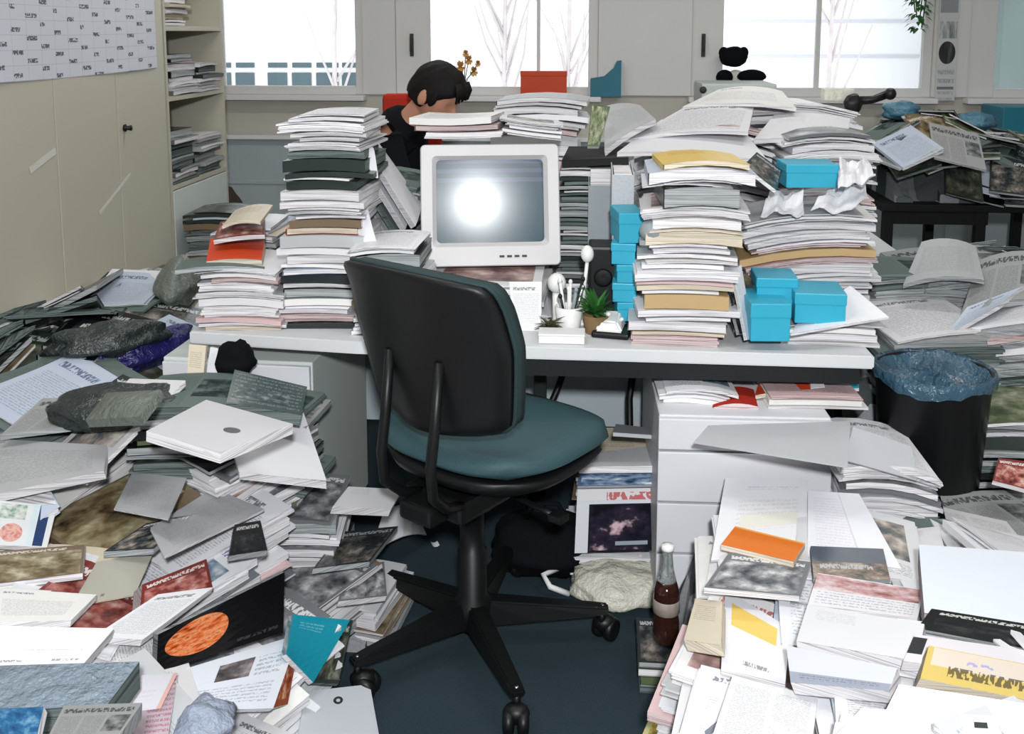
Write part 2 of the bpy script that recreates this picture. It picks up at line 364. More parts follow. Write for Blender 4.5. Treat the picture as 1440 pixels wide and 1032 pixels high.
# facade outside, bark
M['facade'] = plain('facade_white', (236, 236, 238), .8, .2, var=.02)
M['facadeline'] = plain('facade_groove', (205, 205, 212), .8, .2)
M['bark'] = plain('bark', (206, 198, 198), .9, .1, var=.15)
M['farglass'] = plain('far_window_glass', (66, 86, 92), .3, .5, var=.4, scale=.6)
M['ceiling'] = plain('ceiling_white', (225, 225, 222), .9, .1, var=.02)
t = NT('lamp_diffuser'); t.b.inputs['Emission Color'].default_value = (1, .98, .94, 1); t.b.inputs['Emission Strength'].default_value = 3.0; M['lamp'] = t.m
# ------------------------------------------------------------------ paper goods
ORD = ['topmost', 'second', 'third', 'fourth', 'fifth', 'sixth', 'seventh', 'eighth', 'ninth', 'tenth', 'eleventh', 'twelfth', 'thirteenth', 'fourteenth', 'fifteenth', 'sixteenth', 'seventeenth', 'eighteenth', 'nineteenth', 'twentieth'] + \
      ['twenty-' + w for w in ('first', 'second', 'third', 'fourth', 'fifth', 'sixth', 'seventh', 'eighth', 'ninth')] + ['thirtieth'] + ['thirty-' + w for w in ('first', 'second', 'third', 'fourth', 'fifth', 'sixth', 'seventh', 'eighth', 'ninth')] + ['fortieth'] + ['forty-' + w for w in ('first', 'second', 'third', 'fourth', 'fifth', 'sixth', 'seventh', 'eighth', 'ninth')] + ['fiftieth'] + ['fifty-' + w for w in ('first', 'second', 'third', 'fourth', 'fifth', 'sixth', 'seventh', 'eighth', 'ninth')]
KW = {'paper_bundle': 'paper bundle', 'paper_sheet': 'paper sheet'}
CATS = {'paper_bundle': 'papers', 'paper_sheet': 'paper', 'report': 'document', 'booklet': 'booklet', 'catalogue': 'catalogue', 'folder': 'folder'}
COVERED = {'magazine', 'journal', 'book', 'folder', 'catalogue', 'booklet', 'report'}
KINDSEL = {
 'white': [('magazine', 1.2), ('paper_bundle', 2.8), ('booklet', 1.6), ('report', 2), ('catalogue', 1), ('journal', 1.6)],
 'pale': [('magazine', 2), ('paper_bundle', 2), ('booklet', 2), ('folder', 1.5), ('envelope', 1)],
 'photo': [('magazine', 2), ('catalogue', 2), ('booklet', 1), ('journal', 1)],
 'dark': [('magazine', 1.8), ('catalogue', 1.6), ('book', 1.2), ('folder', 1), ('journal', 1.5)],
 'color': [('folder', 3), ('booklet', 2), ('book', 1)],
 'cream': [('folder', 3), ('envelope', 2.5)],
 'pink': [('booklet', 2), ('paper_bundle', 2), ('magazine', 1)],
 'news': [('newspaper', 5), ('magazine', .6)],
}
SIZE = {'magazine': (.21, .285), 'journal': (.19, .265), 'paper_bundle': (.212, .298), 'booklet': (.165, .235), 'report': (.21, .297), 'catalogue': (.215, .29), 'book': (.17, .245), 'folder': (.235, .315), 'envelope': (.23, .325), 'newspaper': (.29, .39), 'paper_sheet': (.21, .297)}
THICK = {'magazine': (.005, .012), 'journal': (.006, .013), 'paper_bundle': (.006, .02), 'booklet': (.004, .009), 'report': (.006, .016), 'catalogue': (.01, .02), 'book': (.016, .034), 'folder': (.008, .026), 'envelope': (.004, .009), 'newspaper': (.008, .018), 'paper_sheet': (.0008, .0012)}

def grid_xy(w, d, nx, ny):
    return np.linspace(-w / 2, w / 2, nx)[:, None].repeat(ny, 1), np.linspace(-d / 2, d / 2, ny)[None, :].repeat(nx, 0)
def slab(V, F, FM, UV, X, Y, Z0, Z1, mt, ms, mb):
    nx, ny = X.shape; b = len(V)
    for i in range(nx):
        for j in range(ny): V.append((X[i, j], Y[i, j], Z0[i, j])); UV.append((i / (nx - 1), j / (ny - 1)))
    for i in range(nx):
        for j in range(ny): V.append((X[i, j], Y[i, j], Z1[i, j])); UV.append((i / (nx - 1), j / (ny - 1)))
    B = lambda i, j: b + i * ny + j
    T = lambda i, j: b + nx * ny + i * ny + j
    for i in range(nx - 1):
        for j in range(ny - 1):
            F.append((T(i, j), T(i + 1, j), T(i + 1, j + 1), T(i, j + 1))); FM.append(mt)
            F.append((B(i, j), B(i, j + 1), B(i + 1, j + 1), B(i + 1, j))); FM.append(mb)
    for i in range(nx - 1):
        F.append((B(i, 0), B(i + 1, 0), T(i + 1, 0), T(i, 0))); FM.append(ms)
        F.append((B(i + 1, ny - 1), B(i, ny - 1), T(i, ny - 1), T(i + 1, ny - 1))); FM.append(ms)
    for j in range(ny - 1):
        F.append((B(0, j + 1), B(0, j), T(0, j), T(0, j + 1))); FM.append(ms)
        F.append((B(nx - 1, j), B(nx - 1, j + 1), T(nx - 1, j + 1), T(nx - 1, j))); FM.append(ms)
def surf(V, F, FM, UV, X, Y, Z, m, flip=False):
    nx, ny = X.shape; b = len(V)
    for i in range(nx):
        for j in range(ny): V.append((X[i, j], Y[i, j], Z[i, j])); UV.append((i / (nx - 1), j / (ny - 1)))
    for i in range(nx - 1):
        for j in range(ny - 1):
            q = (b + i * ny + j, b + (i + 1) * ny + j, b + (i + 1) * ny + j + 1, b + i * ny + j + 1)
            F.append(q[::-1] if flip else q); FM.append(m)
ITEMS = []
def item(kind, key, w, d, t, zg, loc, rz, r=rnd, cover_curl=None, front_spine=False):
    """one paper thing; zg = local height of its underside on an nx x ny grid"""
    p = PR[key]; nx, ny = zg.shape
    X, Y = grid_xy(w, d, nx, ny)
    V, F, FM, UV = [], [], [], []
    if kind in COVERED:
        ov = .003 if kind in ('book', 'folder') else .0008
        sx, sy = 1 - 2 * ov / w, 1 - 2 * ov / d
        slab(V, F, FM, UV, X * sx, Y * sy, zg + .0006, zg + t - .0006, 0, 0, 0)
        o = mesh_obj(kind, V, F, [p['edge']], FM, UV, None, loc, (0, 0, rz))
        V, F, FM, UV = [], [], [], []
        curl = cover_curl if cover_curl is not None else (r.uniform(0, .006) if r.random() < .25 else 0.0)
        ii = (np.arange(nx) / (nx - 1))[:, None]
        surf(V, F, FM, UV, X, Y, zg + t + curl * ii ** 3, 0)
        surf(V, F, FM, UV, X, Y, zg, 0, True)
        n1 = nx * ny
        if front_spine:
            for i in range(nx - 1): F.append((n1 + i * ny, n1 + (i + 1) * ny, (i + 1) * ny, i * ny)); FM.append(0)
        else:
            for j in range(ny - 1): F.append((j, j + 1, n1 + j + 1, n1 + j)); FM.append(0)
        mesh_obj('cover', V, F, [p['m']], FM, UV, o)
    else:
        if kind == 'paper_bundle': nl = r.choice((3, 4, 5))
        elif kind == 'newspaper': nl = 3
        else: nl = 1
        off = .007 if kind == 'paper_bundle' else .004
        for k in range(nl):
            a = r.uniform(-.025, .025) if kind == 'paper_bundle' else r.uniform(-.008, .008)
            if nl == 1: a = 0
            ox, oy = (r.uniform(-off, off), r.uniform(-off, off)) if nl > 1 else (0, 0)
            Xk = X * cos(a) - Y * sin(a) + ox; Yk = X * sin(a) + Y * cos(a) + oy
            if kind == 'newspaper': Xk = Xk + .0
            z0 = zg + t * k / nl; z1 = zg + t * (k + 1) / nl - (.0004 if k < nl - 1 else 0)
            slab(V, F, FM, UV, Xk, Yk, z0, z1, 0, 1, 0)
        o = mesh_obj(kind, V, F, [p['m'], p['edge']], FM, UV, None, loc, (0, 0, rz))
    o['category'] = CATS.get(kind, kind.replace('_', ' '))
    return o
def phrase(kind, key): return PR[key]['adj'] + ' ' + KW.get(kind, kind)

def stack(desc, x0, x1, yf, zb, zt, depth=.3, pal='white', rz=0.0, jit=.016, rj=.07, sx=0.0, sy=0.0, bend=.012, lean=(0, 0), tscale=1.55, fixed=None, group=None, r=None, kinds=None, wj=(.86, 1.08), hm=None):
    """a pile of single items from zb up to zt, front face at yf"""
    r = r or random.Random(hash(desc) % 99991 if False else sum(ord(c) * (i + 1) for i, c in enumerate(desc)))
    cx, cy = (x0 + x1) / 2, yf + depth / 2; W_ = x1 - x0
    z = zb; out = []; n = 0
    fixed = dict(fixed or {})
    seq = []
    H_ = zt - zb
    while z < zt - .004:
        fr = (z - zb) / max(H_, 1e-6)
        key = pick(PAL[pal], r)
        for (a, b), kk in list(fixed.items()):
            if a <= fr <= b: key = kk if isinstance(kk, str) else r.choice(kk)
        kind = pick(kinds or KINDSEL[PR[key]['cls']], r)
        if kind == 'newspaper' and W_ < .2: kind = 'magazine'
        t = r.uniform(*THICK[kind]) * tscale
        t = min(t, zt - z + .002)
        f = r.uniform(*wj); w = W_ * f; d = depth * r.uniform(.85, 1.0)
        if kind in ('booklet', 'book') and W_ > .2: w *= .86; d *= .86
        b = bend * (.5 + .5 * fr) * (W_ / .25)
        nx, ny = 5, 3
        X, Y = grid_xy(w, d, nx, ny)
        zg = sx * X + sy * Y - b * (2 * X / W_) ** 2
        loc = (cx + lean[0] * fr + r.uniform(-jit, jit) + (W_ - w) * r.uniform(-.3, .3), cy + lean[1] * fr + r.uniform(-jit, jit) * .6 + (depth - d) * -.4, z)
        o = item(kind, key, w, d, max(.003, t - .0028), zg, loc, rz + r.uniform(-rj, rj), r, 0.0, r.random() < .4)
        seq.append((o, kind, key)); z += t + .0003
    n = len(seq)
    for i, (o, kind, key) in enumerate(seq):
        k = n - 1 - i
        o['label'] = (phrase(kind, key) + ', ' + (ORD[k] if k else 'topmost') + (' from top of ' if k else ' of ') + desc)
        if len(o['label'].split()) > 16: o['label'] = o['label'].replace(' paper bundle', ' bundle')
        if len(o['label'].split()) > 16: o['label'] = o['label'].split(' ', 1)[1]
        o['group'] = group or ('papers in the ' + desc)
    return z
def heap_stack(hm, desc, u, v, zt, w, d, rz, h=.16, pal='mixed', sx=0.0, sy=0.0, **kw):
    """a slumped pile on a heap whose top face is centred at pixel (u, v)"""
    c = az(u, v, zt)
    stack(desc, c.x - w / 2, c.x + w / 2, c.y - d / 2, max(.004, zt - h), zt, depth=d, pal=pal, rz=rz, sx=sx, sy=sy, jit=kw.pop('jit', .02), rj=kw.pop('rj', .1), bend=kw.pop('bend', .008), **kw)
    m, lx, ly = hm.mask(c.x, c.y, rz, w, d)
    hm.h[m] = np.maximum(hm.h[m], zt + sx * lx[m] + sy * ly[m])
    ANCHORS.append((desc, c))
def stack_px(desc, u0, u1, vtop, yf, zb, **kw):
    a = ay(u0, vtop, yf); b = ay(u1, vtop, yf)
    return stack(desc, a.x, b.x, yf, zb, a.z, **kw)

# ------------------------------------------------------------------ height maps for heaps
class HM:
    def __init__(s, x0, x1, y0, y1, z=0.0, res=.02):
        s.x0, s.y0, s.res = x0, y0, res
        s.nx, s.ny = int((x1 - x0) / res) + 1, int((y1 - y0) / res) + 1
        s.X = x0 + res * np.arange(s.nx)[:, None].repeat(s.ny, 1); s.Y = y0 + res * np.arange(s.ny)[None, :].repeat(s.nx, 0)
        s.h = np.full((s.nx, s.ny), float(z)); s.block = np.zeros((s.nx, s.ny), bool); s.target = s.h.copy()
    def block_rect(s, x0, x1, y0, y1):
        s.block |= (s.X >= x0) & (s.X <= x1) & (s.Y >= y0) & (s.Y <= y1)
    def idw(s, pts, power=3.0):
        P = np.array([[p[0], p[1], p[2]] for p in pts]); num = np.zeros_like(s.h); den = np.zeros_like(s.h)
        for x, y, z in P:
            d2 = (s.X - x) ** 2 + (s.Y - y) ** 2 + 1e-4; w = 1 / d2 ** (power / 2)
            num += w * z; den += w
        return num / den
    def at(s, x, y):
        fx = np.clip((np.asarray(x) - s.x0) / s.res, 0, s.nx - 1.001); fy = np.clip((np.asarray(y) - s.y0) / s.res, 0, s.ny - 1.001)
        i = fx.astype(int); j = fy.astype(int); a = fx - i; b = fy - j; h = s.h
        return h[i, j] * (1 - a) * (1 - b) + h[i + 1, j] * a * (1 - b) + h[i, j + 1] * (1 - a) * b + h[i + 1, j + 1] * a * b
    def mask(s, cx, cy, rz, w, d, sh=.96):
        dx, dy = s.X - cx, s.Y - cy
        lx = dx * cos(rz) + dy * sin(rz); ly = -dx * sin(rz) + dy * cos(rz)
        return (np.abs(lx) <= w / 2 * sh) & (np.abs(ly) <= d / 2 * sh), lx, ly
    def march(s, u, v):
        d = ray(u, v); t = .9
        while t < 8:
            x, y, z = d[0] * t, d[1] * t, CH + d[2] * t
            if s.x0 <= x <= s.x0 + s.res * (s.nx - 1) and s.y0 <= y <= s.y0 + s.res * (s.ny - 1):
                if z <= float(s.at(x, y)): return Vector((x, y, z))
            elif y > s.y0 + s.res * s.ny: return ay(u, v, s.y0 + s.res * (s.ny - 8))
            elif z < 0: return Vector((x, y, 0))
            t += .006
        return Vector((x, y, z))
def interp_grid(zg, w, d, lx, ly):
    nx, ny = zg.shape
    fx = np.clip((lx + w / 2) / w * (nx - 1), 0, nx - 1.001); fy = np.clip((ly + d / 2) / d * (ny - 1), 0, ny - 1.001)
    i = fx.astype(int); j = fy.astype(int); a = fx - i; b = fy - j
    return zg[i, j] * (1 - a) * (1 - b) + zg[i + 1, j] * a * (1 - b) + zg[i, j + 1] * (1 - a) * b + zg[i + 1, j + 1] * a * b
HEAPED = []
def drop(hm, kind, key, cx, cy, rz, r, w=None, d=None, t=None, maxslope=.5, extra=(0, 0), area='heap'):
    if w is None:
        w, d = SIZE[kind]; f = r.uniform(.92, 1.05); w *= f; d *= f
    if t is None: t = r.uniform(*THICK[kind])
    m, lx, ly = hm.mask(cx, cy, rz, w, d)
    nb = int(m.sum())
    if nb < 8 or (hm.block & m).sum() > 0: return None
    H = hm.h[m]; A = np.stack([np.ones(nb), lx[m], ly[m]], 1)
    co, *_ = np.linalg.lstsq(A, H, rcond=None)
    gx, gy = co[1] + extra[0], co[2] + extra[1]
    g = sqrt(gx * gx + gy * gy)
    if g > maxslope: gx *= maxslope / g; gy *= maxslope / g
    res = H - (gx * lx[m] + gy * ly[m])
    flex = kind in ('newspaper', 'paper_sheet', 'paper_bundle') or (t < .008)
    c0 = np.quantile(res, .55 if flex else .82)
    nx, ny = (6, 7) if flex else (4, 5)
    X, Y = grid_xy(w, d, nx, ny)
    zg = c0 + gx * X + gy * Y
    WX = cx + X * cos(rz) - Y * sin(rz); WY = cy + X * sin(rz) + Y * cos(rz)
    if flex:
        hh = hm.at(WX, WY); up = np.clip(hh - zg, -.02, .035)
        add = np.where(up > 0, up, up * .6)
        for _ in range(2):
            p = np.pad(add, 1, mode='edge'); add = (p[:-2, 1:-1] + p[2:, 1:-1] + p[1:-1, :-2] + p[1:-1, 2:] + 2 * add) / 6
        zg = zg + add
    z0 = float(zg.min())
    o = item(kind, key, w, d, t, zg - z0, (cx, cy, z0), rz, r)
    hm.h[m] = np.maximum(hm.h[m], interp_grid(zg, w, d, lx[m], ly[m]) + t)
    HEAPED.append((o, phrase(kind, key), Vector((cx, cy, float(zg.mean()) + t)), area))
    return o
def fill(hm, n, pal, r, area, ang=lambda x, y: 0.0, aj=.5, region=None, kinds=None, maxslope=.5, run=(1, 4), over=.0, keymap=None):
    ok = (hm.target > .02) & ~hm.block
    if region is not None: ok &= region(hm.X, hm.Y)
    idx = np.argwhere(ok); made = 0; tries = 0
    while made < n and tries < n * 6:
        tries += 1
        cand = idx[[r.randrange(len(idx)) for _ in range(14)]]
        defi = [hm.target[i, j] - hm.h[i, j] for i, j in cand]
        b = int(np.argmax(defi))
        if defi[b] < -over: continue
        i, j = cand[b]; x, y = hm.X[i, j], hm.Y[i, j]
        rz = ang(x, y) + r.gauss(0, aj)
        ex = (r.gauss(0, .07), r.gauss(0, .07))
        for k in range(r.randint(*run)):
            key = pick(PAL[pal(x, y) if callable(pal) else pal], r)
            kind = pick(kinds or KINDSEL[PR[key]['cls']], r)
            o = drop(hm, kind, key, x + r.uniform(-.02, .02), y + r.uniform(-.02, .02), rz + r.uniform(-.12, .12), r, maxslope=maxslope, extra=ex if k == 0 else (0, 0), area=area)
            if o: made += 1
            ex = (0, 0)
    return made
def core_mesh(hm, zfloor, drop_, label, name='loose_paper'):
    """the bulk of a heap that nobody could count"""
    st = 2; xs = range(0, hm.nx, st); ys = range(0, hm.ny, st)
    Z = hm.h - drop_; ok = (Z > zfloor + .015) & ~hm.block
    V, F, idx = [], [], {}
    def vid(i, j, top):
        k = (i, j, top)
        if k not in idx:
            idx[k] = len(V); V.append((hm.X[i, j], hm.Y[i, j], max(Z[i, j], zfloor + .002) if top else zfloor + .001))
        return idx[k]
    xs, ys = list(xs), list(ys); cells = set()
    for a in range(len(xs) - 1):
        for b in range(len(ys) - 1):
            if ok[xs[a], ys[b]] and ok[xs[a + 1], ys[b]] and ok[xs[a + 1], ys[b + 1]] and ok[xs[a], ys[b + 1]]: cells.add((a, b))
    for a, b in cells:
        c = [(xs[a], ys[b]), (xs[a + 1], ys[b]), (xs[a + 1], ys[b + 1]), (xs[a], ys[b + 1])]
        F.append(tuple(vid(i, j, True) for i, j in c)); F.append(tuple(vid(i, j, False) for i, j in reversed(c)))
        for k, nb in enumerate(((a, b - 1), (a + 1, b), (a, b + 1), (a - 1, b))):
            if nb not in cells:
                p, q = c[k], c[(k + 1) % 4]
                F.append((vid(*p, False), vid(*q, False), vid(*q, True), vid(*p, True)))
    if not F: return None
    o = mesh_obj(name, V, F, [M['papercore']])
    return tag(o, label, 'loose paper', None, 'stuff')

# ------------------------------------------------------------------ single, placed items given by four corners (near-left, near-right, far-right, far-left)
ANCHORS = []
def quad(kind, mat, edge, c, t, label, cat=None, n=(7, 7), curl=None, short=None, group=None, cover=True, bulge=0.0):
    c = [Vector(p) for p in c]; cen = sum(c, Vector()) / 4
    nrm = (c[1] - c[0]).cross(c[3] - c[0]).normalized()
    if nrm.z < 0 and abs(nrm.z) > .05: nrm = -nrm
    nx, ny = n; V0, V1, UV = [], [], []
    for i in range(nx):
        for j in range(ny):
            a, b = i / (nx - 1), j / (ny - 1)
            p = c[0] * (1 - a) * (1 - b) + c[1] * a * (1 - b) + c[2] * a * b + c[3] * (1 - a) * b
            off = bulge * (1 - (2 * a - 1) ** 2) if bulge else 0.0
            if curl: off += curl(a, b)
            V1.append(p + nrm * off - cen); V0.append(p + nrm * (off - t) - cen); UV.append((a, b))
    B = lambda i, j: i * ny + j
    T = lambda i, j: nx * ny + i * ny + j
    V = V0 + V1; UVs = UV + UV; F, FM = [], []
    for i in range(nx - 1):
        for j in range(ny - 1):
            F.append((T(i, j), T(i + 1, j), T(i + 1, j + 1), T(i, j + 1))); FM.append(0)
            F.append((B(i, j), B(i, j + 1), B(i + 1, j + 1), B(i + 1, j))); FM.append(0)
    for i in range(nx - 1):
        F.append((B(i, 0), B(i + 1, 0), T(i + 1, 0), T(i, 0))); FM.append(1)
        F.append((B(i + 1, ny - 1), B(i, ny - 1), T(i, ny - 1), T(i + 1, ny - 1))); FM.append(1)
    for j in range(ny - 1):
        F.append((B(0, j + 1), B(0, j), T(0, j), T(0, j + 1))); FM.append(1)
        F.append((B(nx - 1, j), B(nx - 1, j + 1), T(nx - 1, j + 1), T(nx - 1, j))); FM.append(1)
    if kind in COVERED and cover and t > .003:
        o = mesh_obj(kind, V, F, [edge, edge], FM, UVs, None, cen)
        n1 = nx * ny; Vc = [v + nrm * .0008 for v in V1] + [v - nrm * .0008 for v in V0]; Fc = []
        for i in range(nx - 1):
            for j in range(ny - 1):
                Fc.append((B(i, j), B(i + 1, j), B(i + 1, j + 1), B(i, j + 1))); Fc.append((n1 + B(i, j), n1 + B(i, j + 1), n1 + B(i + 1, j + 1), n1 + B(i + 1, j)))
        for j in range(ny - 1): Fc.append((B(0, j), B(0, j + 1), n1 + B(0, j + 1), n1 + B(0, j)))
        mesh_obj('cover', Vc, Fc, [mat], None, UVs, o)
    else:
        o = mesh_obj(kind, V, F, [mat, edge], FM, UVs, None, cen)
    tag(o, label, cat or CATS.get(kind, kind.replace('_', ' ')), group)
    if short: ANCHORS.append((short, cen))
    return o
def inpoly(X, Y, P):
    ins = np.zeros(X.shape, bool); n = len(P)
    for i in range(n):
        x1, y1 = P[i][0], P[i][1]; x2, y2 = P[(i + 1) % n][0], P[(i + 1) % n][1]
        c = ((y1 > Y) != (y2 > Y)) & (X < (x2 - x1) * (Y - y1) / (y2 - y1 + 1e-12) + x1); ins ^= c
    return ins
def lay(hm, kind, key, px, t, label, lift=0.0, slope=None, short=None, mat=None, edge=None, update=True, zs=None, q=.84, maxslope=.40, curl=None, **kw):
    """lay an item on a heap so that its corners are seen at the four pixels px"""
    if zs is not None:
        C = [az(u, v, z) for (u, v), z in zip(px, zs)]; p = PR.get(key)
        o = quad(kind, mat or p['m'], edge or (p['edge'] if p else EDGE_W), C, t, label, short=short, curl=curl, **kw)
        m = inpoly(hm.X, hm.Y, C); hm.h[m] = np.maximum(hm.h[m], sum(zs) / 4)
        return o
    P = [hm.march(u, v) for u, v in px]
    m = inpoly(hm.X, hm.Y, P) & ~hm.block
    if m.sum() < 8:
        d2 = (hm.X - sum(p.x for p in P) / 4) ** 2 + (hm.Y - sum(p.y for p in P) / 4) ** 2 + 99.0 * hm.block
        m = d2 <= np.sort(d2.ravel())[12]
    cx, cy = float(hm.X[m].mean()), float(hm.Y[m].mean()); H = hm.h[m]
    if slope is None:
        A = np.stack([np.ones(len(H)), hm.X[m] - cx, hm.Y[m] - cy], 1); co, *_ = np.linalg.lstsq(A, H, rcond=None); gx, gy = float(co[1]), float(co[2])
        g = sqrt(gx * gx + gy * gy)
        if g > maxslope: gx *= maxslope / g; gy *= maxslope / g
    else: gx, gy = slope
    rs_ = H - gx * (hm.X[m] - cx) - gy * (hm.Y[m] - cy)
    z0 = min(float(np.quantile(rs_, q)), float(np.median(rs_)) + .035) + t + lift
    for damp in (1.0, .6, .3, 0.0):
        C = []; gx2, gy2 = gx * damp, gy * damp
        for u, v in px:
            d = ray(u, v)          # CH + d2*s = z0 + gx*(d0*s-cx) + gy*(d1*s-cy)
            s = (z0 - gx2 * cx - gy2 * cy - CH) / (d[2] - gx2 * d[0] - gy2 * d[1])
            C.append(Vector((d[0] * s, d[1] * s, CH + d[2] * s)))
        if max((C[i] - C[j]).length for i in range(4) for j in range(i)) < .52: break
    gx, gy = gx2, gy2
    p = PR.get(key)
    o = quad(kind, mat or p['m'], edge or (p['edge'] if p else EDGE_W), C, t, label, short=short, curl=curl, **kw)
    if update:
        m = inpoly(hm.X, hm.Y, C)
        hm.h[m] = np.maximum(hm.h[m], z0 + gx * (hm.X[m] - cx) + gy * (hm.Y[m] - cy))
    return o
# ================================================================== the room
def struct(name, bm, m, parent=None):
    o = bm_obj(name, bm, m, parent)
    if parent is None: o['kind'] = 'structure'
    return o
XL, XR, YB, YF, ZC = -2.42, 3.7, 6.2, -1.7, 2.9
struct('floor', nbox(XL - .1, XR + .1, YF - .1, YB + .25, -.1, 0), M['carpet'])
struct('ceiling', nbox(XL - .1, XR + .1, YF - .1, YB + .25, ZC, ZC + .1), M['ceiling'])
struct('wall_left', nbox(XL - .1, XL, YF - .1, YB + .25, 0, ZC), M['wallwhite'])
struct('wall_right', nbox(XR, XR + .1, YF - .1, YB + .25, 0, ZC), M['wallwhite'])
struct('wall_front', nbox(XL, XR, YF - .1, YF, 0, ZC), M['wallwhite'])
WZ0, WZ1 = 1.11, 2.5
WINS = [(-2.38, -1.42), (-1.21, .05), (.62, 2.05), (2.26, 3.5)]
bm = bmesh.new()
box(bm, XL, XR, YB, YB + .2, 0, WZ0); box(bm, XL, XR, YB, YB + .2, WZ1, ZC)
px = XL
for a, b in WINS + [(XR, XR)]:
    if a - px > .001: box(bm, px, a, YB, YB + .2, WZ0, WZ1)
    px = b
struct('wall_back', bm, M['greywall'])
# painted pier facings are lighter than the parapet
bm = bmesh.new()
for a, b in ((-1.42, -1.21), (.05, .62), (2.05, 2.26)): box(bm, a + .002, b - .002, YB - .02, YB - .001, WZ0 + .002, ZC - .01)
struct('trim_1', bm, M['winframe'])
STILE = [(.05, .05), (.21, .06), (.19, .05), (.16, .05)]
for k, ((a, b), (sl, sr)) in enumerate(zip(WINS, STILE)):
    root = empty('window_%d' % (k + 1), ((a + b) / 2, YB, WZ0)); root['kind'] = 'structure'
    ox = -(a + b) / 2
    bm = bmesh.new(); y0, y1 = .0, .07
    box(bm, a + ox, a + sl + ox, y0, y1, 0, WZ1 - WZ0, bev=.004); box(bm, b - sr + ox, b + ox, y0, y1, 0, WZ1 - WZ0, bev=.004)
    box(bm, a + sl + ox, b - sr + ox, y0, y1, 0, .05); box(bm, a + sl + ox, b - sr + ox, y0, y1, WZ1 - WZ0 - .06, WZ1 - WZ0)
    if k == 2: box(bm, 1.37 + ox, 1.395 + ox, y0 + .02, y1, .05, WZ1 - WZ0 - .06)
    if k == 1: box(bm, -.33 + ox, -.31 + ox, y0 + .02, y1, .05, WZ1 - WZ0 - .06)
    bm_obj('window_frame', bm, M['winframe'], root)
    bm_obj('pane', box(bmesh.new(), a + sl + ox, b - sr + ox, .04, .046, .05, WZ1 - WZ0 - .06), M['glass'], root)
    bm_obj('window_sill', box(bmesh.new(), a - .02 + ox, b + .02 + ox, -.10, .0, -.035, -.003, bev=.006), M['white'], root)
    if k in (1, 2):
        hx = {1: -1.11, 2: .69}[k] + ox
        bm = bmesh.new(); box(bm, hx - .012, hx + .012, -.012, 0, .24, .38, bev=.003); tube(bm, [(hx, -.012, .36), (hx, -.035, .36), (hx, -.04, .27)], .008)
        bm_obj('window_handle', bm, M['bezeldark'], root)
# parapet panelling: ledge above the radiator casing
struct('trim_2', nbox(XL + .001, XR - .001, YB - .16, YB - .002, .835, .862, .004), M['white'])
bm = bmesh.new()
box(bm, XL + .002, XR - .002, YB - .12, YB - .002, .1, .833)
for z in (.55,): box(bm, XL + .003, XR - .003, YB - .128, YB - .12, z, z + .02)
struct('trim_3', bm, M['radiator'])
struct('baseboard_back', nbox(XL + .002, XR - .002, YB - .14, YB - .121, 0.001, .09), M['white'])

# unseen ceiling lamps, added as ambient fill for the room
for k, (x, y) in enumerate(((-.9, 1.6), (1.3, 1.6), (-.9, 4.2), (1.3, 4.2))):
    r_ = empty('ceiling_fill_light', (x, y, ZC - .06)); tag(r_, 'unseen long fluorescent ceiling light added as ambient fill', 'ceiling light', 'unseen fill lights added on the ceiling')
    bm_obj('lamp_housing', nbox(-.62, .62, -.1, .1, .02, .06, .005), M['white'], r_)
    bm_obj('diffuser', nbox(-.6, .6, -.085, .085, 0, .02, .004), M['lamp'], r_)

# ================================================================== outside
by = 18.0
b0 = empty('building', (0, by, -8)); tag(b0, 'pale building across the street, very bright beyond the windows', 'building')
bm = bmesh.new(); box(bm, -16, 18, 0, .4, 0, 24)
bm_obj('facade_wall', bm, M['facade'], b0)
bm = bmesh.new()
for v in (30, 78):
    z = ay(700, v, by).z + 8; box(bm, -16, 18, -.02, 0, z - .03, z + .03)
bm_obj('ledge', bm, M['facadeline'], b0)
for u0, u1 in ((305, 325), (333, 358), (378, 404), (412, 438), (446, 476), (482, 506), (770, 800)):
    for va, vb in ((102, 128), (88, 95)):
        p0, p1 = ay(u0, vb, by), ay(u1, va, by)
        if u0 > 700 and va == 88: continue
        w = bm_obj('window', box(bmesh.new(), p0.x, p1.x, -.05, .0, p0.z + 8, p1.z + 8), M['farglass'], b0)
p0, p1 = ay(298, 26, by), ay(314, 4, by)
bm_obj('window', box(bmesh.new(), p0.x, p1.x, -.05, .0, p0.z + 8, p1.z + 8), M['farglass'], b0)
b1 = empty('building', (0, 15.0, -8)); tag(b1, 'grey green building seen through the rightmost window', 'building')
p0 = ay(1405, 120, 15.0); bm_obj('facade_wall', box(bmesh.new(), p0.x, p0.x + 9, 0, 2, 0, 16), plain('far_grey_wall', (104, 116, 114), .9, .1, var=.25, scale=.8), b1)
for k in range(3):
    for j in range(2): bm_obj('window', box(bmesh.new(), p0.x + .5 + j * 1.6, p0.x + 1.5 + j * 1.6, -.04, 0, 8 + 1.2 * k, 8.8 + 1.2 * k), M['facadeline'], b1)
def bare_tree(u, y, h, seed, label):
    r = random.Random(seed); p = ay(u, 300, y); g = empty('bare_tree', (p.x, y, -6)); tag(g, label, 'tree', None)
    bm = bmesh.new(); tube(bm, [(0, 0, 0), (.02, 0, h * .35), (-.03, 0, h * .7), (.02, 0, h)], [.06, .045, .03, .012], 6)
    bm_obj('trunk', bm, M['bark'], g)
    bm = bmesh.new()
    for k in range(16):
        z0 = r.uniform(h * .3, h * .95); a = r.uniform(0, 6.28); L = r.uniform(.5, 1.4)
        e = Vector((cos(a) * L * .4, sin(a) * L * .4, L)); b_ = Vector((0, 0, z0))
        tube(bm, [b_, b_ + e * .5 + Vector((r.gauss(0, .05), 0, 0)), b_ + e], [.018, .012, .005], 5)
    bm_obj('branches', bm, M['bark'], g)
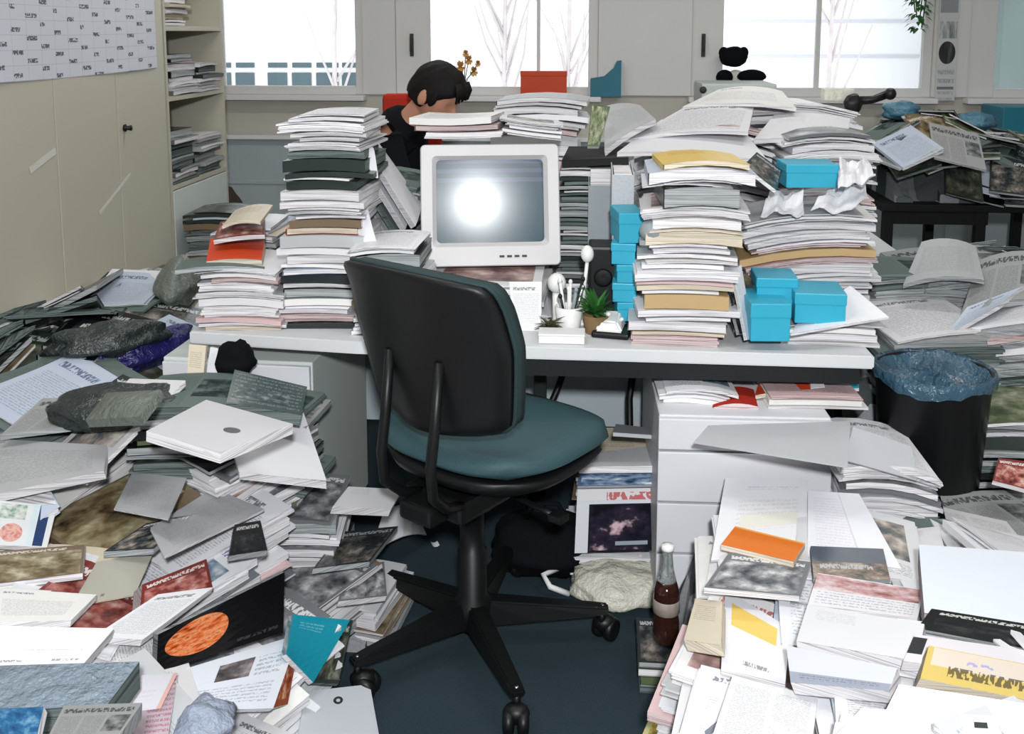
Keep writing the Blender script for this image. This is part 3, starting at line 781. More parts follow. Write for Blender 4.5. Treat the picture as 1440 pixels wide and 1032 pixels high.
for k, (u, y, lab) in enumerate(((478, 11, 'thin bare tree outside the left window'), (712, 10.5, 'thin bare tree left of centre in the middle window'), (800, 11.5, 'slim bare tree near the right edge of the middle window'), (1160, 11, 'faint bare tree outside the wide right window'))):
    bare_tree(u, y, 9.5, 40 + k, lab)

# ================================================================== cabinets and bookcase, left
for k, (ya, yb, lab) in enumerate(((3.41, 4.35, 'beige metal cupboard beside the bookcase, chart across its top'), (2.47, 3.41, 'beige metal cupboard nearer the camera, beside the paper heap'))):
    yc = (ya + yb) / 2
    c = empty('cupboard', (-2.13, yc, 0)); tag(c, lab, 'cupboard')
    bm_obj('body', nbox(-.23, .205, ya - yc + .002, yb - yc - .002, .0, 2.0, .004), M['cabinet_gap'], c)
    for s in (0, 1):
        a = ya - yc + .004 + s * (yb - ya) / 2; b = a + (yb - ya) / 2 - .008
        d_ = bm_obj('door', nbox(.206, .228, a, b, .05, 1.97, .003), M['cabinet'], c)
        if s == 1:
            bm = bmesh.new(); lathe(bm, [(.014, 0), (.016, .006), (.008, .012), (.012, .03), (.0, .032)], 12)
            bmesh.ops.transform(bm, matrix=Matrix.Translation((.228, a + .05, 1.11)) @ Matrix.Rotation(pi / 2, 4, 'Y'), verts=bm.verts[:])
            bm_obj('knob', bm, M['blackplastic'], d_)
# chart hung over the cupboard tops
t = NT('chart_paper'); uv, x, y = uvxy(t)
gx = t.math('MULTIPLY', x, 17.0); gy = t.math('MULTIPLY_ADD', y, 8.0, t.math('MULTIPLY', t.math('FLOOR', gx), .37))
cellr = t.n('ShaderNodeTexWhiteNoise', noise_dimensions='2D'); t.L.new(t.comb(t.math('FLOOR', gx), t.math('FLOOR', gy)), cellr.inputs['Vector'])
ink = t.math('MULTIPLY', t.math('LESS_THAN', t.math('FRACT', gy), .2), t.math('LESS_THAN', t.math('FRACT', gx), t.math('MULTIPLY_ADD', cellr.outputs['Value'], .55, .25)))
lett = t.math('GREATER_THAN', t.noise(t.comb(t.math('MULTIPLY', x, 190.0), t.math('MULTIPLY', y, 60.0)), 1.0, 1.0), .44)
ink = t.math('MULTIPLY', ink, lett)
grid_ = t.math('MAXIMUM', t.math('LESS_THAN', t.math('FRACT', t.math('MULTIPLY', x, 17.0)), .03), t.math('LESS_THAN', t.math('FRACT', t.math('MULTIPLY', y, 12.0)), .05))
col = t.mix(t.math('MULTIPLY', grid_, .35), S2L((206, 209, 218)), S2L((150, 152, 164)))
t.base(t.mix(ink, col, S2L((96, 98, 108)))); t.rough(.6, .2); M['chart'] = t.m
V, F, UV = [], [], []
for xx in (-1.8985, -1.8965):
    for i in range(13):
        for j in range(5):
            a, b = i / 12, j / 4; V.append((xx + .004 * sin(a * 9) * (1 - b), 2.7 + a * 1.56, 1.345 + b * .6 - .01 * sin(a * 3.1) * (1 - b))); UV.append((a, b))
for s in (0, 1):
    for i in range(12):
        for j in range(4):
            q = (s * 65 + i * 5 + j, s * 65 + (i + 1) * 5 + j, s * 65 + (i + 1) * 5 + j + 1, s * 65 + i * 5 + j + 1); F.append(q if s else q[::-1])
tag(mesh_obj('planning_chart', V, F, [M['chart']], None, UV), 'white planning chart with rows of small dark lettering on the cupboards', 'chart')
# pale strips painted in for flash glints on the cupboard doors
M['tape'] = plain('glint_pale', (214, 214, 206), .12, .7)
for k, ((u0, v0), (u1, v1), lab) in enumerate((((42, 240), (78, 212), 'diagonal flash-glint strip painted on cupboard door nearer the camera'), ((140, 300), (183, 245), 'diagonal flash-glint strip painted on the cupboard door below the knob'))):
    a, b = ax(u0, v0, -1.9005), ax(u1, v1, -1.9005); d = (b - a).normalized(); n_ = Vector((1, 0, 0)).cross(d) * (.007 if k else .012)
    V = [a - n_, b - n_, b + n_, a + n_]; V = [Vector((p.x + .0002, p.y, p.z)) for p in V] + [Vector((p.x + .0012, p.y, p.z)) for p in V]
    tag(mesh_obj('glint_strip', V, [(3, 2, 1, 0), (4, 5, 6, 7), (0, 1, 5, 4), (1, 2, 6, 5), (2, 3, 7, 6), (3, 0, 4, 7)], [M['tape']]), lab, 'tape')

bk = empty('bookcase', (-2.12, 4.74, 0)); tag(bk, 'open bookcase crammed with papers beyond the beige cupboards', 'bookcase')
bm = bmesh.new(); box(bm, -.24, .21, -.36, -.34, 0, 2.1); bm_obj('side_panel', bm, M['cabinet'], bk)
bm = bmesh.new(); box(bm, -.24, .21, .34, .36, 0, 2.1); bm_obj('side_panel', bm, M['cabinet'], bk)
bm_obj('back_panel', nbox(-.25, -.24, -.36, .36, 0, 2.1), M['woodbrown'], bk)
for z in (.04, .775, 1.185, 1.505, 1.85): bm_obj('shelf', nbox(-.24, .21, -.34, .34, z, z + .022, .002), M['cabinet'], bk)
bm_obj('door', nbox(.19, .212, -.337, .337, .05, .77, .003), M['pedestal_g'], bk)

# ================================================================== desks
dk = empty('desk', (-.18, 2.85, 0)); tag(dk, 'long pale grey desk buried in papers, behind the office chair', 'desk')
def desk_top(pts, z0, z1, mats, parent, ox, oy):
    bm = bmesh.new(); lo = [bm.verts.new((x - ox, y - oy, z0)) for x, y in pts]; hi = [bm.verts.new((x - ox, y - oy, z1)) for x, y in pts]
    bm.faces.new(lo[::-1]); bm.faces.new(hi); n = len(pts)
    for i in range(n): bm.faces.new((lo[i], lo[(i + 1) % n], hi[(i + 1) % n], hi[i]))
    bmesh.ops.bevel(bm, geom=bm.edges[:], offset=.004, segments=2, affect='EDGES')
    return bm_obj('desktop', bm, mats, parent)
desk_top([(-1.07, 2.525), (-.6, 2.475), (.715, 2.455), (.715, 3.26), (-1.07, 3.26)], .666, .7, M['desk'], dk, -.18, 2.85)
bm = bmesh.new(); box(bm, -.02 + .02, .87, -.36, -.335, .615, .664); bm_obj('rail', bm, M['deskframe'], dk)
for x, y in ((.045, -.05), (.33, .36), (.86, .36), (-.86, .36), (.045, .36)):
    bm_obj('leg', nbox(x - .018, x + .018, y - .012, y + .03, 0, .664, .003), M['deskframe'], dk)
bm_obj('modesty_panel', nbox(-.85, .87, .33, .345, .2, .62), M['radiator'], dk)
# second desk behind it
d2 = empty('desk', (.46, 3.68, 0)); tag(d2, 'second desk behind the front desk, hidden under heaped papers', 'desk')
bm_obj('desktop', nbox(-.62, .68, -.41, .41, .666, .7, .004), M['desk'], d2)
for x in (-.58, .64):
    for y in (-.36, .36): bm_obj('leg', nbox(x - .02, x + .02, y - .02, y + .02, 0, .664, .003), M['deskframe'], d2)
# dark side table far right
ft = empty('side_table', (1.75, 4.9, 0)); tag(ft, 'dark side table at far right carrying a heap of greenish newspapers', 'table')
bm_obj('tabletop', nbox(-.42, .5, -.32, .4, .69, .725, .004), M['blackmatte'], ft)
for x, y in ((.03, -.28), (-.38, -.28), (.46, .36), (-.38, .36), (.02, .36)): bm_obj('leg', nbox(x - .022, x + .022, y - .022, y + .022, 0, .69, .003), M['blackmatte'], ft)
bm_obj('apron', nbox(-.4, .06, -.3, -.28, .63, .69), M['blackmatte'], ft)

# drawer pedestals
pc = az(443, 511, .62)
pl = empty('drawer_pedestal', (pc.x - .21, pc.y + .28, 0), radians(-2)); tag(pl, 'white fronted pedestal with grey side under the desk left of chair', 'pedestal')
bm = bmesh.new(); box(bm, -.21, .21, -.265, .28, .02, .62, bev=.004); bm_obj('body', bm, M['pedestal_g'], pl)
for k, (z0, z1) in enumerate(((.05, .23), (.236, .42), (.426, .612))): bm_obj('drawer', nbox(-.206, .206, -.282, -.266, z0, z1, .003), M['pedestal'], pl)
PEDL = (pc.x - .44, pc.x + .03, pc.y - .03, 3.2)
rc = az(922, 586, .56)
pr_ = empty('drawer_pedestal', (rc.x + .215, rc.y + .29, 0), radians(1)); tag(pr_, 'white drawer pedestal under the right half of the desk', 'pedestal')
bm_obj('body', nbox(-.21, .21, -.27, .28, .02, .56, .004), M['pedestal'], pr_)
for k, (z0, z1) in enumerate(((.04, .2), (.206, .335), (.341, .47), (.476, .556))):
    d_ = bm_obj('drawer', nbox(-.212, .212, -.288, -.271, z0, z1, .003), M['pedestal'], pr_)
PEDR = (rc.x - .02, rc.x + .46, rc.y - .02, 3.0)
# cables under the desk
for pts, lab in (([(800, 500, 3.05), (785, 545, 3.0), (765, 590, 2.95)], 'dark cable hanging in an arc under the desk middle'), ([(893, 505, 3.0), (885, 560, 3.0), (886, 620, 2.95)], 'thin dark cable hanging beside the right desk leg')):
    bm = bmesh.new(); tube(bm, [ay(*p) for p in pts] + [Vector((ay(*pts[-1]).x - .05, pts[-1][2] - .1, .01))], .011); tag(bm_obj('power_cable', bm, M['blackplastic']), lab, 'cable')
# ================================================================== office chair
ch = empty('office_chair', (-.274, 2.269, 0)); tag(ch, 'swivel office chair with dark green seat and black shell back', 'chair')
ANCHORS.append(('office chair', Vector((-.274, 2.269, .3))))
CA = radians(56)           # facing direction from +x
def crot(o): o.rotation_euler = (0, 0, CA - pi / 2); return o   # local +y = facing
# five-star base
for k in range(5):
    a = radians(6 + 72 * k); dv = Vector((cos(a), sin(a), 0)); pv = Vector((-sin(a), cos(a), 0))
    bm = bmesh.new(); prev = None
    for (rr, w, z0, z1) in ((.03, .03, .062, .125), (.15, .027, .07, .114), (.305, .021, .078, .1), (.335, .018, .082, .097)):
        ring = [bm.verts.new(dv * rr + pv * w * sx + Vector((0, 0, z))) for sx, z in ((-1, z0), (1, z0), (.72, z1), (-.72, z1))]
        if prev:
            for i in range(4): bm.faces.new((prev[i], prev[(i + 1) % 4], ring[(i + 1) % 4], ring[i]))
        else: bm.faces.new(ring[::-1])
        prev = ring
    bm.faces.new(prev); bmesh.ops.bevel(bm, geom=bm.edges[:], offset=.004, segments=2, affect='EDGES')
    arm = bm_obj('base_arm', bm, M['blackplastic'], ch)
    ca = a + (0.9, -.6, .5, 2.2, -.4)[k]; cd = Vector((cos(ca), sin(ca), 0)); cp = Vector((-sin(ca), cos(ca), 0)); o_ = dv * .32
    bm = bmesh.new()
    for s in (-1, 1):
        m4 = Matrix.Translation(o_ + cd * .02 + cp * s * .016 + Vector((0, 0, .029))) @ cp.to_track_quat('Z', 'Y').to_matrix().to_4x4()
        b2 = bmesh.new(); lathe(b2, [(.02, -.012), (.027, -.009), (.029, 0), (.027, .009), (.02, .012)], 18); bmesh.ops.transform(b2, matrix=m4, verts=b2.verts[:])
        me = bpy.data.meshes.new('tmp'); b2.to_mesh(me); b2.free(); bm.from_mesh(me); bpy.data.meshes.remove(me)
    blob(bm, o_ + cd * .012 + Vector((0, 0, .045)), (.03, .024, .022), 12, 8)
    tube(bm, [o_ + Vector((0, 0, .04)), o_ + Vector((0, 0, .084))], .009, 10)
    bm_obj('caster', bm, M['blackplastic'], arm)
    bm = bmesh.new(); blob(bm, o_ + Vector((0, 0, .096)), (.006, .006, .004), 8, 6); bm_obj('cap', bm, M['chrome'], arm)
bm = bmesh.new(); lathe(bm, [(.042, .055), (.05, .075), (.05, .12), (.036, .135), (.036, .25), (.03, .255), (.03, .36), (.052, .362), (.052, .41), (.03, .415)], 24)
bm_obj('column', bm, M['blackplastic'], ch)
# mechanism under the seat
bm = bmesh.new(); box(bm, -.09, .09, -.14, .12, .39, .445, bev=.012); box(bm, -.05, .05, -.2, -.12, .395, .44, bev=.01)
crot(bm_obj('mechanism', bm, M['blackplastic'], ch))
bm = bmesh.new(); tube(bm, [(.08, .02, .415), (.2, .02, .405), (.235, .02, .40)], .007); box(bm, .225, .262, .002, .038, .392, .41, bev=.004)
crot(bm_obj('lever', bm, M['blackplastic'], ch))
# seat: rounded cushion, black shell below
def super_grid(nx, ny, w, d, p=4.0):
    out = []
    for i in range(nx):
        row = []
        for j in range(ny):
            u, v = 2 * i / (nx - 1) - 1, 2 * j / (ny - 1) - 1
            x = u * sqrt(1 - .42 * v * v * (abs(v) ** 1.2)); y = v * sqrt(1 - .42 * u * u * (abs(u) ** 1.2)); row.append((x * w / 2, y * d / 2, u, v))
        out.append(row)
    return out
def pad(name, w, d, zt, zb, dish, mat, parent, fall=.05, cy=.06, n=17, edge=.03):
    g = super_grid(n, n, w, d); bm = bmesh.new(); T, B = [], []
    for row in g:
        tr, br = [], []
        for x, y, u, v in row:
            e = max(abs(u), abs(v)); rd = edge * (1 - sqrt(max(0, 1 - max(0, (e - .82) / .18) ** 2)))
            z = zt - dish * (1 - u * u) * (1 - v * v) - rd - fall * max(0, v - .45) ** 2 * 2 + .012 * max(0, -v - .4)
            tr.append(bm.verts.new((x, y + cy, z))); br.append(bm.verts.new((x * .94, y * .94 + cy, zb + (.02 * e ** 4) - fall * max(0, v - .45) ** 2 * 2)))
        T.append(tr); B.append(br)
    for i in range(n - 1):
        for j in range(n - 1):
            bm.faces.new((T[i][j], T[i + 1][j], T[i + 1][j + 1], T[i][j + 1])); bm.faces.new((B[i][j], B[i][j + 1], B[i + 1][j + 1], B[i + 1][j]))
    for i in range(n - 1):
        bm.faces.new((B[i][0], B[i + 1][0], T[i + 1][0], T[i][0])); bm.faces.new((B[i + 1][-1], B[i][-1], T[i][-1], T[i + 1][-1]))
        bm.faces.new((B[0][i + 1], B[0][i], T[0][i], T[0][i + 1])); bm.faces.new((B[-1][i], B[-1][i + 1], T[-1][i + 1], T[-1][i]))
    return crot(bm_obj(name, bm, mat, parent, smooth=True))
pad('seat', .53, .51, .563, .503, .012, M['seat'], ch, cy=.085)
pad('seat_shell', .50, .48, .502, .455, 0, M['blackplastic'], ch, edge=.004, cy=.085)
# backrest: tall curved shell; local x across, z up, cushion faces +y
def back_surf(off, w_scale=1.0, nx=15, nz=22, zlo=.622, zhi=1.004):
    R = []
    for k in range(nz):
        f = k / (nz - 1); z = lerp(zlo, zhi, f)
        # half width: narrower rounded bottom, widest two thirds up
        hw = (lerp(.195, .232, min(1, f * 1.7)) - .018 * max(0, f - .55) / .45) * w_scale
        e0 = max(0, (.12 - f) / .12); hw *= sqrt(max(.02, 1 - .55 * e0 ** 2))
        e1 = max(0, (f - .93) / .07); hw *= sqrt(max(.02, 1 - .12 * e1 ** 2))
        row = []
        for i in range(nx):
            u = 2 * i / (nx - 1) - 1
            y = -.225 + .06 * u * u - .075 * (f - .28) * f + .03 * (1 - f) ** 2 - .012 * f ** 6 + off
            top = -.02 * u * u * (1 if f > .8 else 0) * (f - .8) * 5
            row.append(Vector((u * hw + .022, y + .01, z + top)))
        R.append(row)
    return R
def shell(name, A, B, mat, parent):
    bm = bmesh.new(); nz, nx = len(A), len(A[0])
    a = [[bm.verts.new(p) for p in r] for r in A]; b = [[bm.verts.new(p) for p in r] for r in B]
    for k in range(nz - 1):
        for i in range(nx - 1):
            bm.faces.new((a[k][i], a[k][i + 1], a[k + 1][i + 1], a[k + 1][i])); bm.faces.new((b[k][i + 1], b[k][i], b[k + 1][i], b[k + 1][i + 1]))
        bm.faces.new((a[k][0], a[k + 1][0], b[k + 1][0], b[k][0])); bm.faces.new((a[k + 1][-1], a[k][-1], b[k][-1], b[k + 1][-1]))
    for i in range(nx - 1):
        bm.faces.new((a[0][i + 1], a[0][i], b[0][i], b[0][i + 1])); bm.faces.new((a[-1][i], a[-1][i + 1], b[-1][i + 1], b[-1][i]))
    o = crot(bm_obj(name, bm, mat, parent, smooth=True)); return o
bk_ = shell('backrest', back_surf(.012), back_surf(.052, .985), M['seatback'], ch)
bkp = shell('back_shell', back_surf(-.012, .99), back_surf(.011, .99), M['blackplastic'], ch)
# piping round the edge
S = back_surf(.013, 1.0); loop = [r[0] for r in S] + S[-1][1:-1] + [r[-1] for r in reversed(S)]
bm = bmesh.new(); tube(bm, loop, .0055, 6); crot(bm_obj('piping', bm, M['seatback'], ch))
# two back stays running under the seat
for s in (-1, 1):
    bm = bmesh.new(); x = s * .075 + .022
    tube(bm, [(x, -.215, .80), (x, -.232, .66), (x, -.247, .57), (x, -.24, .50), (x * .9, -.19, .455), (x * .8, -.12, .432)], [.011, .012, .012, .012, .012, .011], 10)
    crot(bm_obj('back_stay', bm, M['blackplastic'], ch))
# ================================================================== CRT monitor
MY = 2.86
mc = ay(690, 288, MY)
ml, mr_ = ay(592, 288, MY), ay(787, 288, MY); MW = mr_.x - ml.x; MHt = ay(690, 203, MY).z - ay(690, 372, MY).z
mo = empty('crt_monitor', (mc.x, MY, mc.z), radians(4)); mo.rotation_euler = (radians(-12.5), 0, radians(9))
tag(mo, 'beige tube monitor with glaring screen, papers piled on top', 'monitor'); ANCHORS.append(('monitor', Vector(mc)))
hw, hh = MW / 2, MHt / 2
sw, sh_ = hw * .775, hh * .68
zc_ = .012
bm = bmesh.new()                 # bezel ring
def ringv(w, h, y, cz, rad=.01):
    pts = []
    for (sx, sz) in ((1, 1), (-1, 1), (-1, -1), (1, -1)):
        for a in range(4):
            an = {(1, 1): 0, (-1, 1): pi / 2, (-1, -1): pi, (1, -1): 3 * pi / 2}[(sx, sz)] + a * pi / 6
            pts.append((sx * (w - rad) + rad * cos(an), y, cz + sz * (h - rad) + rad * sin(an)))
    return [bm.verts.new(p) for p in pts]
rings = [ringv(hw * .985, hh * .985, .05, 0, .014), ringv(hw, hh, .03, 0, .014), ringv(hw, hh, .004, 0, .014), ringv(hw * .985, hh * .985, 0, 0, .012), ringv(sw + .012, sh_ + .012, .001, zc_, .012), ringv(sw, sh_, .016, zc_, .012)]
for a, b in zip(rings[:-1], rings[1:]):
    for i in range(16): bm.faces.new((a[i], a[(i + 1) % 16], b[(i + 1) % 16], b[i]))
bm_obj('bezel', bm, M['bezel'], mo)
V, F, UV = [], [], []; n = 17    # bulged glass
for i in range(n):
    for j in range(n):
        a, b = 2 * i / (n - 1) - 1, 2 * j / (n - 1) - 1
        V.append((a * (sw + .002), .022 - .0 + .5 * ((a * sw) ** 2 + (b * sh_) ** 2) - .014, zc_ + b * (sh_ + .002))); UV.append((i / (n - 1), j / (n - 1)))
for i in range(n - 1):
    for j in range(n - 1): F.append((i * n + j, (i + 1) * n + j, (i + 1) * n + j + 1, i * n + j + 1))
mesh_obj('screen', V, F, [M['screen']], None, UV, mo, smooth=True)
bm = bmesh.new()
rings = [ringv(hw * .97, hh * .97, .051, 0, .014), ringv(hw * .95, hh * .93, .16, -.002, .02), ringv(hw * .62, hh * .62, .36, -.02, .03), ringv(hw * .58, hh * .58, .40, -.02, .03)]
for a, b in zip(rings[:-1], rings[1:]):
    for i in range(16): bm.faces.new((a[i], a[(i + 1) % 16], b[(i + 1) % 16], b[i]))
bm.faces.new(rings[0]); bm.faces.new(rings[-1][::-1]); bm_obj('rear_housing', bm, M['bezel'], mo)
bm = bmesh.new()
for k in range(4): box(bm, sw * .15 + k * .022, sw * .15 + k * .022 + .014, -.003, .002, -hh * .86, -hh * .86 + .006)
bm_obj('buttons', bm, M['bezeldark'], mo)
bm = bmesh.new(); lathe(bm, [(.11, -hh - .075), (.12, -hh - .07), (.1, -hh - .045), (.07, -hh - .02), (.075, -hh + .006)], 24, (0, .17, 0))
bm_obj('stand', bm, M['bezel'], mo)
MON_TOP = mc.z + hh; MON_BOT = mc.z - hh
# ================================================================== stacks on the desk
DZ = .701
# left end
stack_px('tall pile left of monitor', 382, 498, 160, 2.58, DZ, depth=.3, pal='white', jit=.010, sx=.01, bend=.008, lean=(.03, .02),
         fixed={(.0, .22): ['plainwhite', 'letterhead', 'darkphoto', 'pinkish', 'textwhite'], (.40, .46): 'orange', (.46, .50): 'brownphoto', (.62, .66): ['paleblue', 'darkgreen'], (.7, .86): ['darkgreen', 'newsgreen', 'plainwhite', 'palegrey', 'textwhite']})
stack_px('low pile at left desk end', 270, 384, 378, 2.54, DZ, depth=.27, pal='pinkish', jit=.012, bend=.012, sx=-.03, rz=.1)
stack_px('pile behind the orange folder', 300, 385, 318, 2.86, DZ + .0, depth=.26, pal='mixed', jit=.014, bend=.012, sx=.05)
stack_px('dark pile left of monitor', 470, 588, 248, 2.98, DZ, depth=.3, pal='dark', jit=.014, bend=.02, sx=-.08)
stack_px('short pile left of monitor', 492, 590, 345, 2.52, DZ, depth=.24, pal='mixed', jit=.01, bend=.012, sx=.05)
zt = stack_px('pile under the monitor', 594, 772, 396, 2.66, DZ, depth=.40, pal='white', jit=.006, bend=.003, kinds=[('report', 2), ('paper_bundle', 1)])
# right
stack_px('folder pile right of plants', 893, 1030, 366, 2.49, DZ, depth=.29, pal='folder', jit=.008, bend=.006, tscale=1.7, lean=(.01, 0))
zf = ay(960, 366, 2.49).z
stack_px('pile topping the folder pile', 903, 1048, 226, 2.51, zf + .001, depth=.28, pal='pinkish', jit=.016, bend=.016, lean=(.01, .02),
         fixed={(.86, 1.0): ['yellow', 'brownenv', 'cream'], (.15, .3): ['brownphoto', 'darkphoto', 'cream'], (.5, .56): 'darkphoto'})
stack_px('broad pile behind cyan boxes', 1045, 1238, 300, 2.78, DZ, depth=.3, pal='white', jit=.016, bend=.014, sx=.1, tscale=1.4, fixed={(.5, .62): ['cream', 'pinkish', 'brownenv']})
stack_px('low pile under cyan boxes', 1100, 1235, 455, 2.53, DZ, depth=.22, pal='white', jit=.01, bend=.006)
stack_px('thin pile beside cyan boxes', 1035, 1062, 400, 2.62, DZ, depth=.2, pal='dark', jit=.005, bend=.0, kinds=[('booklet', 1)])
# on the monitor and behind it
z = stack_px('pile on top of the monitor', 588, 700, 166, 2.90, MON_TOP + .012, depth=.24, pal='folder', jit=.012, bend=-.006, kinds=[('folder', 2), ('paper_bundle', 1)], tscale=1.0, sx=.03, rz=-.05)
stack_px('papers on monitor top right', 706, 786, 172, 2.92, MON_TOP + .012, depth=.2, pal='white', jit=.008, bend=-.004, sx=-.12, tscale=1.0, kinds=[('magazine', 1), ('paper_bundle', 1)])
stack_px('rear desk pile behind monitor', 690, 825, 136, 3.36, DZ, depth=.3, pal='pinkish', jit=.016, bend=.012, kinds=[('book', 1), ('magazine', 2), ('report', 1), ('folder', 1)])
stack_px('dark pile right of monitor', 790, 836, 232, 2.98, DZ, depth=.3, pal='dark', jit=.012, bend=.004, tscale=1.3, wj=(1.0, 1.5))
stack_px('rear heap beside grey book', 900, 1100, 176, 3.30, DZ + .0, depth=.34, pal='white', jit=.02, bend=.03, sx=.04, wj=(.8, 1.05))
stack_px('rear pile below the toy', 1000, 1215, 142, 3.58, DZ + .0, depth=.34, pal='white', jit=.02, bend=.02, wj=(.8, 1.05), fixed={(.86, 1): ['plainwhite', 'textwhite']})
stack_px('rear pile right of cyan carton', 1100, 1240, 186, 3.12, DZ, depth=.26, pal='white', jit=.018, bend=.016, sx=.03, wj=(.8, 1.05))
# under the desk, right of the kneehole: magazines on the floor
stack_px('stack under desk beside drawers', 812, 918, 655, 2.62, .155, depth=.3, pal='mixed', jit=.004, bend=.002, kinds=[('magazine', 1)], tscale=1.3)
stack_px('lower floor stack beside drawers', 806, 920, 775, 2.56, .0, depth=.3, pal='white', jit=.004, bend=.0, kinds=[('paper_bundle', 1), ('newspaper', 1)], tscale=1.2)
stack_px('papers under the cross shelf beneath the desk', 818, 925, 630, 2.72, .36, depth=.26, pal='white', jit=.006, bend=.004, tscale=.8) if False else None
# papers on the drawer pedestal
PZ = .561
stack_px('white pile on drawer pedestal', 932, 1030, 545, 2.46, PZ, depth=.28, pal='white', jit=.012, bend=.02, sx=-.05)
stack_px('cream pile on drawer pedestal', 1078, 1220, 556, 2.45, PZ, depth=.26, pal='folder', jit=.006, bend=.004)
# right of the pedestal: low stacks on the floor
stack_px('dark pile right of the drawers', 1034, 1128, 632, 2.42, .2, depth=.28, pal='mixed', jit=.01, bend=.01)
stack_px('grey pile left of the bin', 1190, 1325, 650, 2.28, .12, depth=.3, pal='mixed', jit=.014, bend=.02, sx=-.08, fixed={(.6, 1.): ['plainwhite', 'palegrey', 'textwhite', 'greyphoto']})
# bookcase contents
def shelf_stack(desc, y0, y1, zb, zt, pal, **kw):
    return stack(desc, -2.3, -2.3, y0, zb, zt, pal=pal, **kw)
def bc(desc, ya, yb, zb, zt, pal, n=None, kinds=None, fixed=None):
    r = random.Random(len(desc) * 7 + int(zb * 100)); z = zb; seq = []
    while z < zt:
        key = pick(PAL[pal], r) if not fixed else r.choice(fixed); kind = pick(kinds or KINDSEL[PR[key]['cls']], r)
        t = r.uniform(*THICK[kind]) * 1.6; w = (yb - ya) * r.uniform(.85, 1.0); d = .27 * r.uniform(.85, 1)
        X, Y = grid_xy(w, d, 4, 3); b = r.uniform(0, .006)
        o = item(kind, key, w, d, t, b - b * (2 * X / w) ** 2 + .0, (-2.05 + r.uniform(-.02, .03), (ya + yb) / 2 + r.uniform(-.02, .02), z + .001), pi / 2 + r.uniform(-.06, .06), r)
        seq.append((o, kind, key)); z += t + .0006
    for i, (o, kind, key) in enumerate(seq):
        k = len(seq) - 1 - i; o['label'] = phrase(kind, key) + ', ' + (ORD[k] if k else 'topmost') + (' from top of ' if k else ' of ') + desc; o['group'] = 'papers in the ' + desc
bc('lowest bookcase shelf front pile', 4.42, 4.72, .797, 1.02, 'dark')
bc('lowest bookcase shelf rear pile', 4.74, 5.04, .797, .98, 'dark')
bc('middle bookcase shelf front pile', 4.43, 4.76, 1.207, 1.39, 'dark', fixed=['darkphoto', 'pinkish', 'palegrey', 'greyphoto', 'blackgloss', 'textwhite'])
bc('middle bookcase shelf rear pile', 4.77, 5.05, 1.207, 1.33, 'mixed', fixed=['palegrey', 'plainwhite', 'darkgreen', 'greyphoto'])
bc('top bookcase shelf pile', 4.43, 4.70, 1.527, 1.70, 'folder')

# ================================================================== things on the desk
def carton(u0, u1, vt, vb, y, depth, label, rz=0.0, mat='tealbox', short=None, lidf=.38):
    a, b = ay(u0, vb, y), ay(u1, vt, y); w, h = b.x - a.x, b.z - a.z
    c = empty('card_box', ((a.x + b.x) / 2, y + depth / 2, a.z), rz); tag(c, label, 'box', 'cyan card boxes')
    bm_obj('body', nbox(-w / 2 + .002, w / 2 - .002, -depth / 2 + .002, depth / 2 - .002, 0, h * .9, .002), M[mat], c)
    bm_obj('lid', nbox(-w / 2, w / 2, -depth / 2, depth / 2, h * (1 - lidf), h, .003), M[mat], c)
    if short: ANCHORS.append((short, Vector(c.location)))
    return c
carton(1052, 1112, 428, 480, 2.47, .16, 'cyan card box at the front edge, lower left of three', rz=.05)
carton(1064, 1124, 392, 427, 2.56, .12, 'cyan card box stacked highest of the three on the desk', rz=-.03)
carton(1119, 1194, 414, 455, 2.50, .14, 'cyan card box on white papers, right of the other two', rz=-.06)
carton(1104, 1180, 232, 264, 2.85, .14, 'cyan carton high on the broad white pile', rz=.02)
carton(864, 902, 300, 342, 2.62, .14, 'blue-cyan box on top of the narrow cyan column', rz=.15)
for k, (vt, vb, lab) in enumerate(((343, 372, 'cyan box directly under the column top box'), (373, 398, 'cyan box in the middle of the narrow cyan column'), (399, 425, 'cyan box second from bottom of narrow cyan column'), (426, 452, 'cyan box at the foot of the narrow cyan column'))):
    carton(862 + k % 2 * 2, 898 - k % 2, vt, vb, 2.62, .13, lab, rz=(-.1, .08, -.05, .1)[k])
carton(864, 898, 453, 473, 2.66, .12, 'dark teal box beneath the narrow cyan column', mat='tealdark')
# upright grey file boxes
def file_box(u0, u1, vt, vb, y, depth, label, mat, cut=.35):
    a, b = ay(u0, vb, y), ay(u1, vt, y); w, h = b.x - a.x, b.z - a.z
    c = empty('magazine_file', ((a.x + b.x) / 2, y + depth / 2, a.z)); tag(c, label, 'file box')
    bm = bmesh.new(); w2, d2 = w / 2, depth / 2
    prof = [(-d2, 0), (d2, 0), (d2, h), (0, h), (-d2, h * (1 - cut))]
    for s in (-1, 1):
        v = [bm.verts.new((s * w2, p[0], p[1])) for p in prof]; v2 = [bm.verts.new((s * (w2 - .003), p[0], p[1])) for p in prof]
        bm.faces.new(v); bm.faces.new(v2[::-1])
        for i in range(5): bm.faces.new((v[i], v[(i + 1) % 5], v2[(i + 1) % 5], v2[i]))
    box(bm, -w2 + .003, w2 - .003, -d2, -d2 + .003, 0, h * (1 - cut)); box(bm, -w2 + .003, w2 - .003, d2 - .003, d2, 0, h); box(bm, -w2 + .003, w2 - .003, -d2, d2, 0, .003)
    bm_obj('body', bm, mat, c)
    bm_obj('papers', nbox(-w2 + .006, w2 - .006, -d2 + .006, d2 - .01, .004, h * .93), EDGE_W, c); return c
M['speckle'] = plain('speckled_card', (176, 180, 184), .7, .2, var=.2, scale=160)
M['greyfile'] = plain('grey_file_card', (140, 148, 152), .6, .3, var=.1)
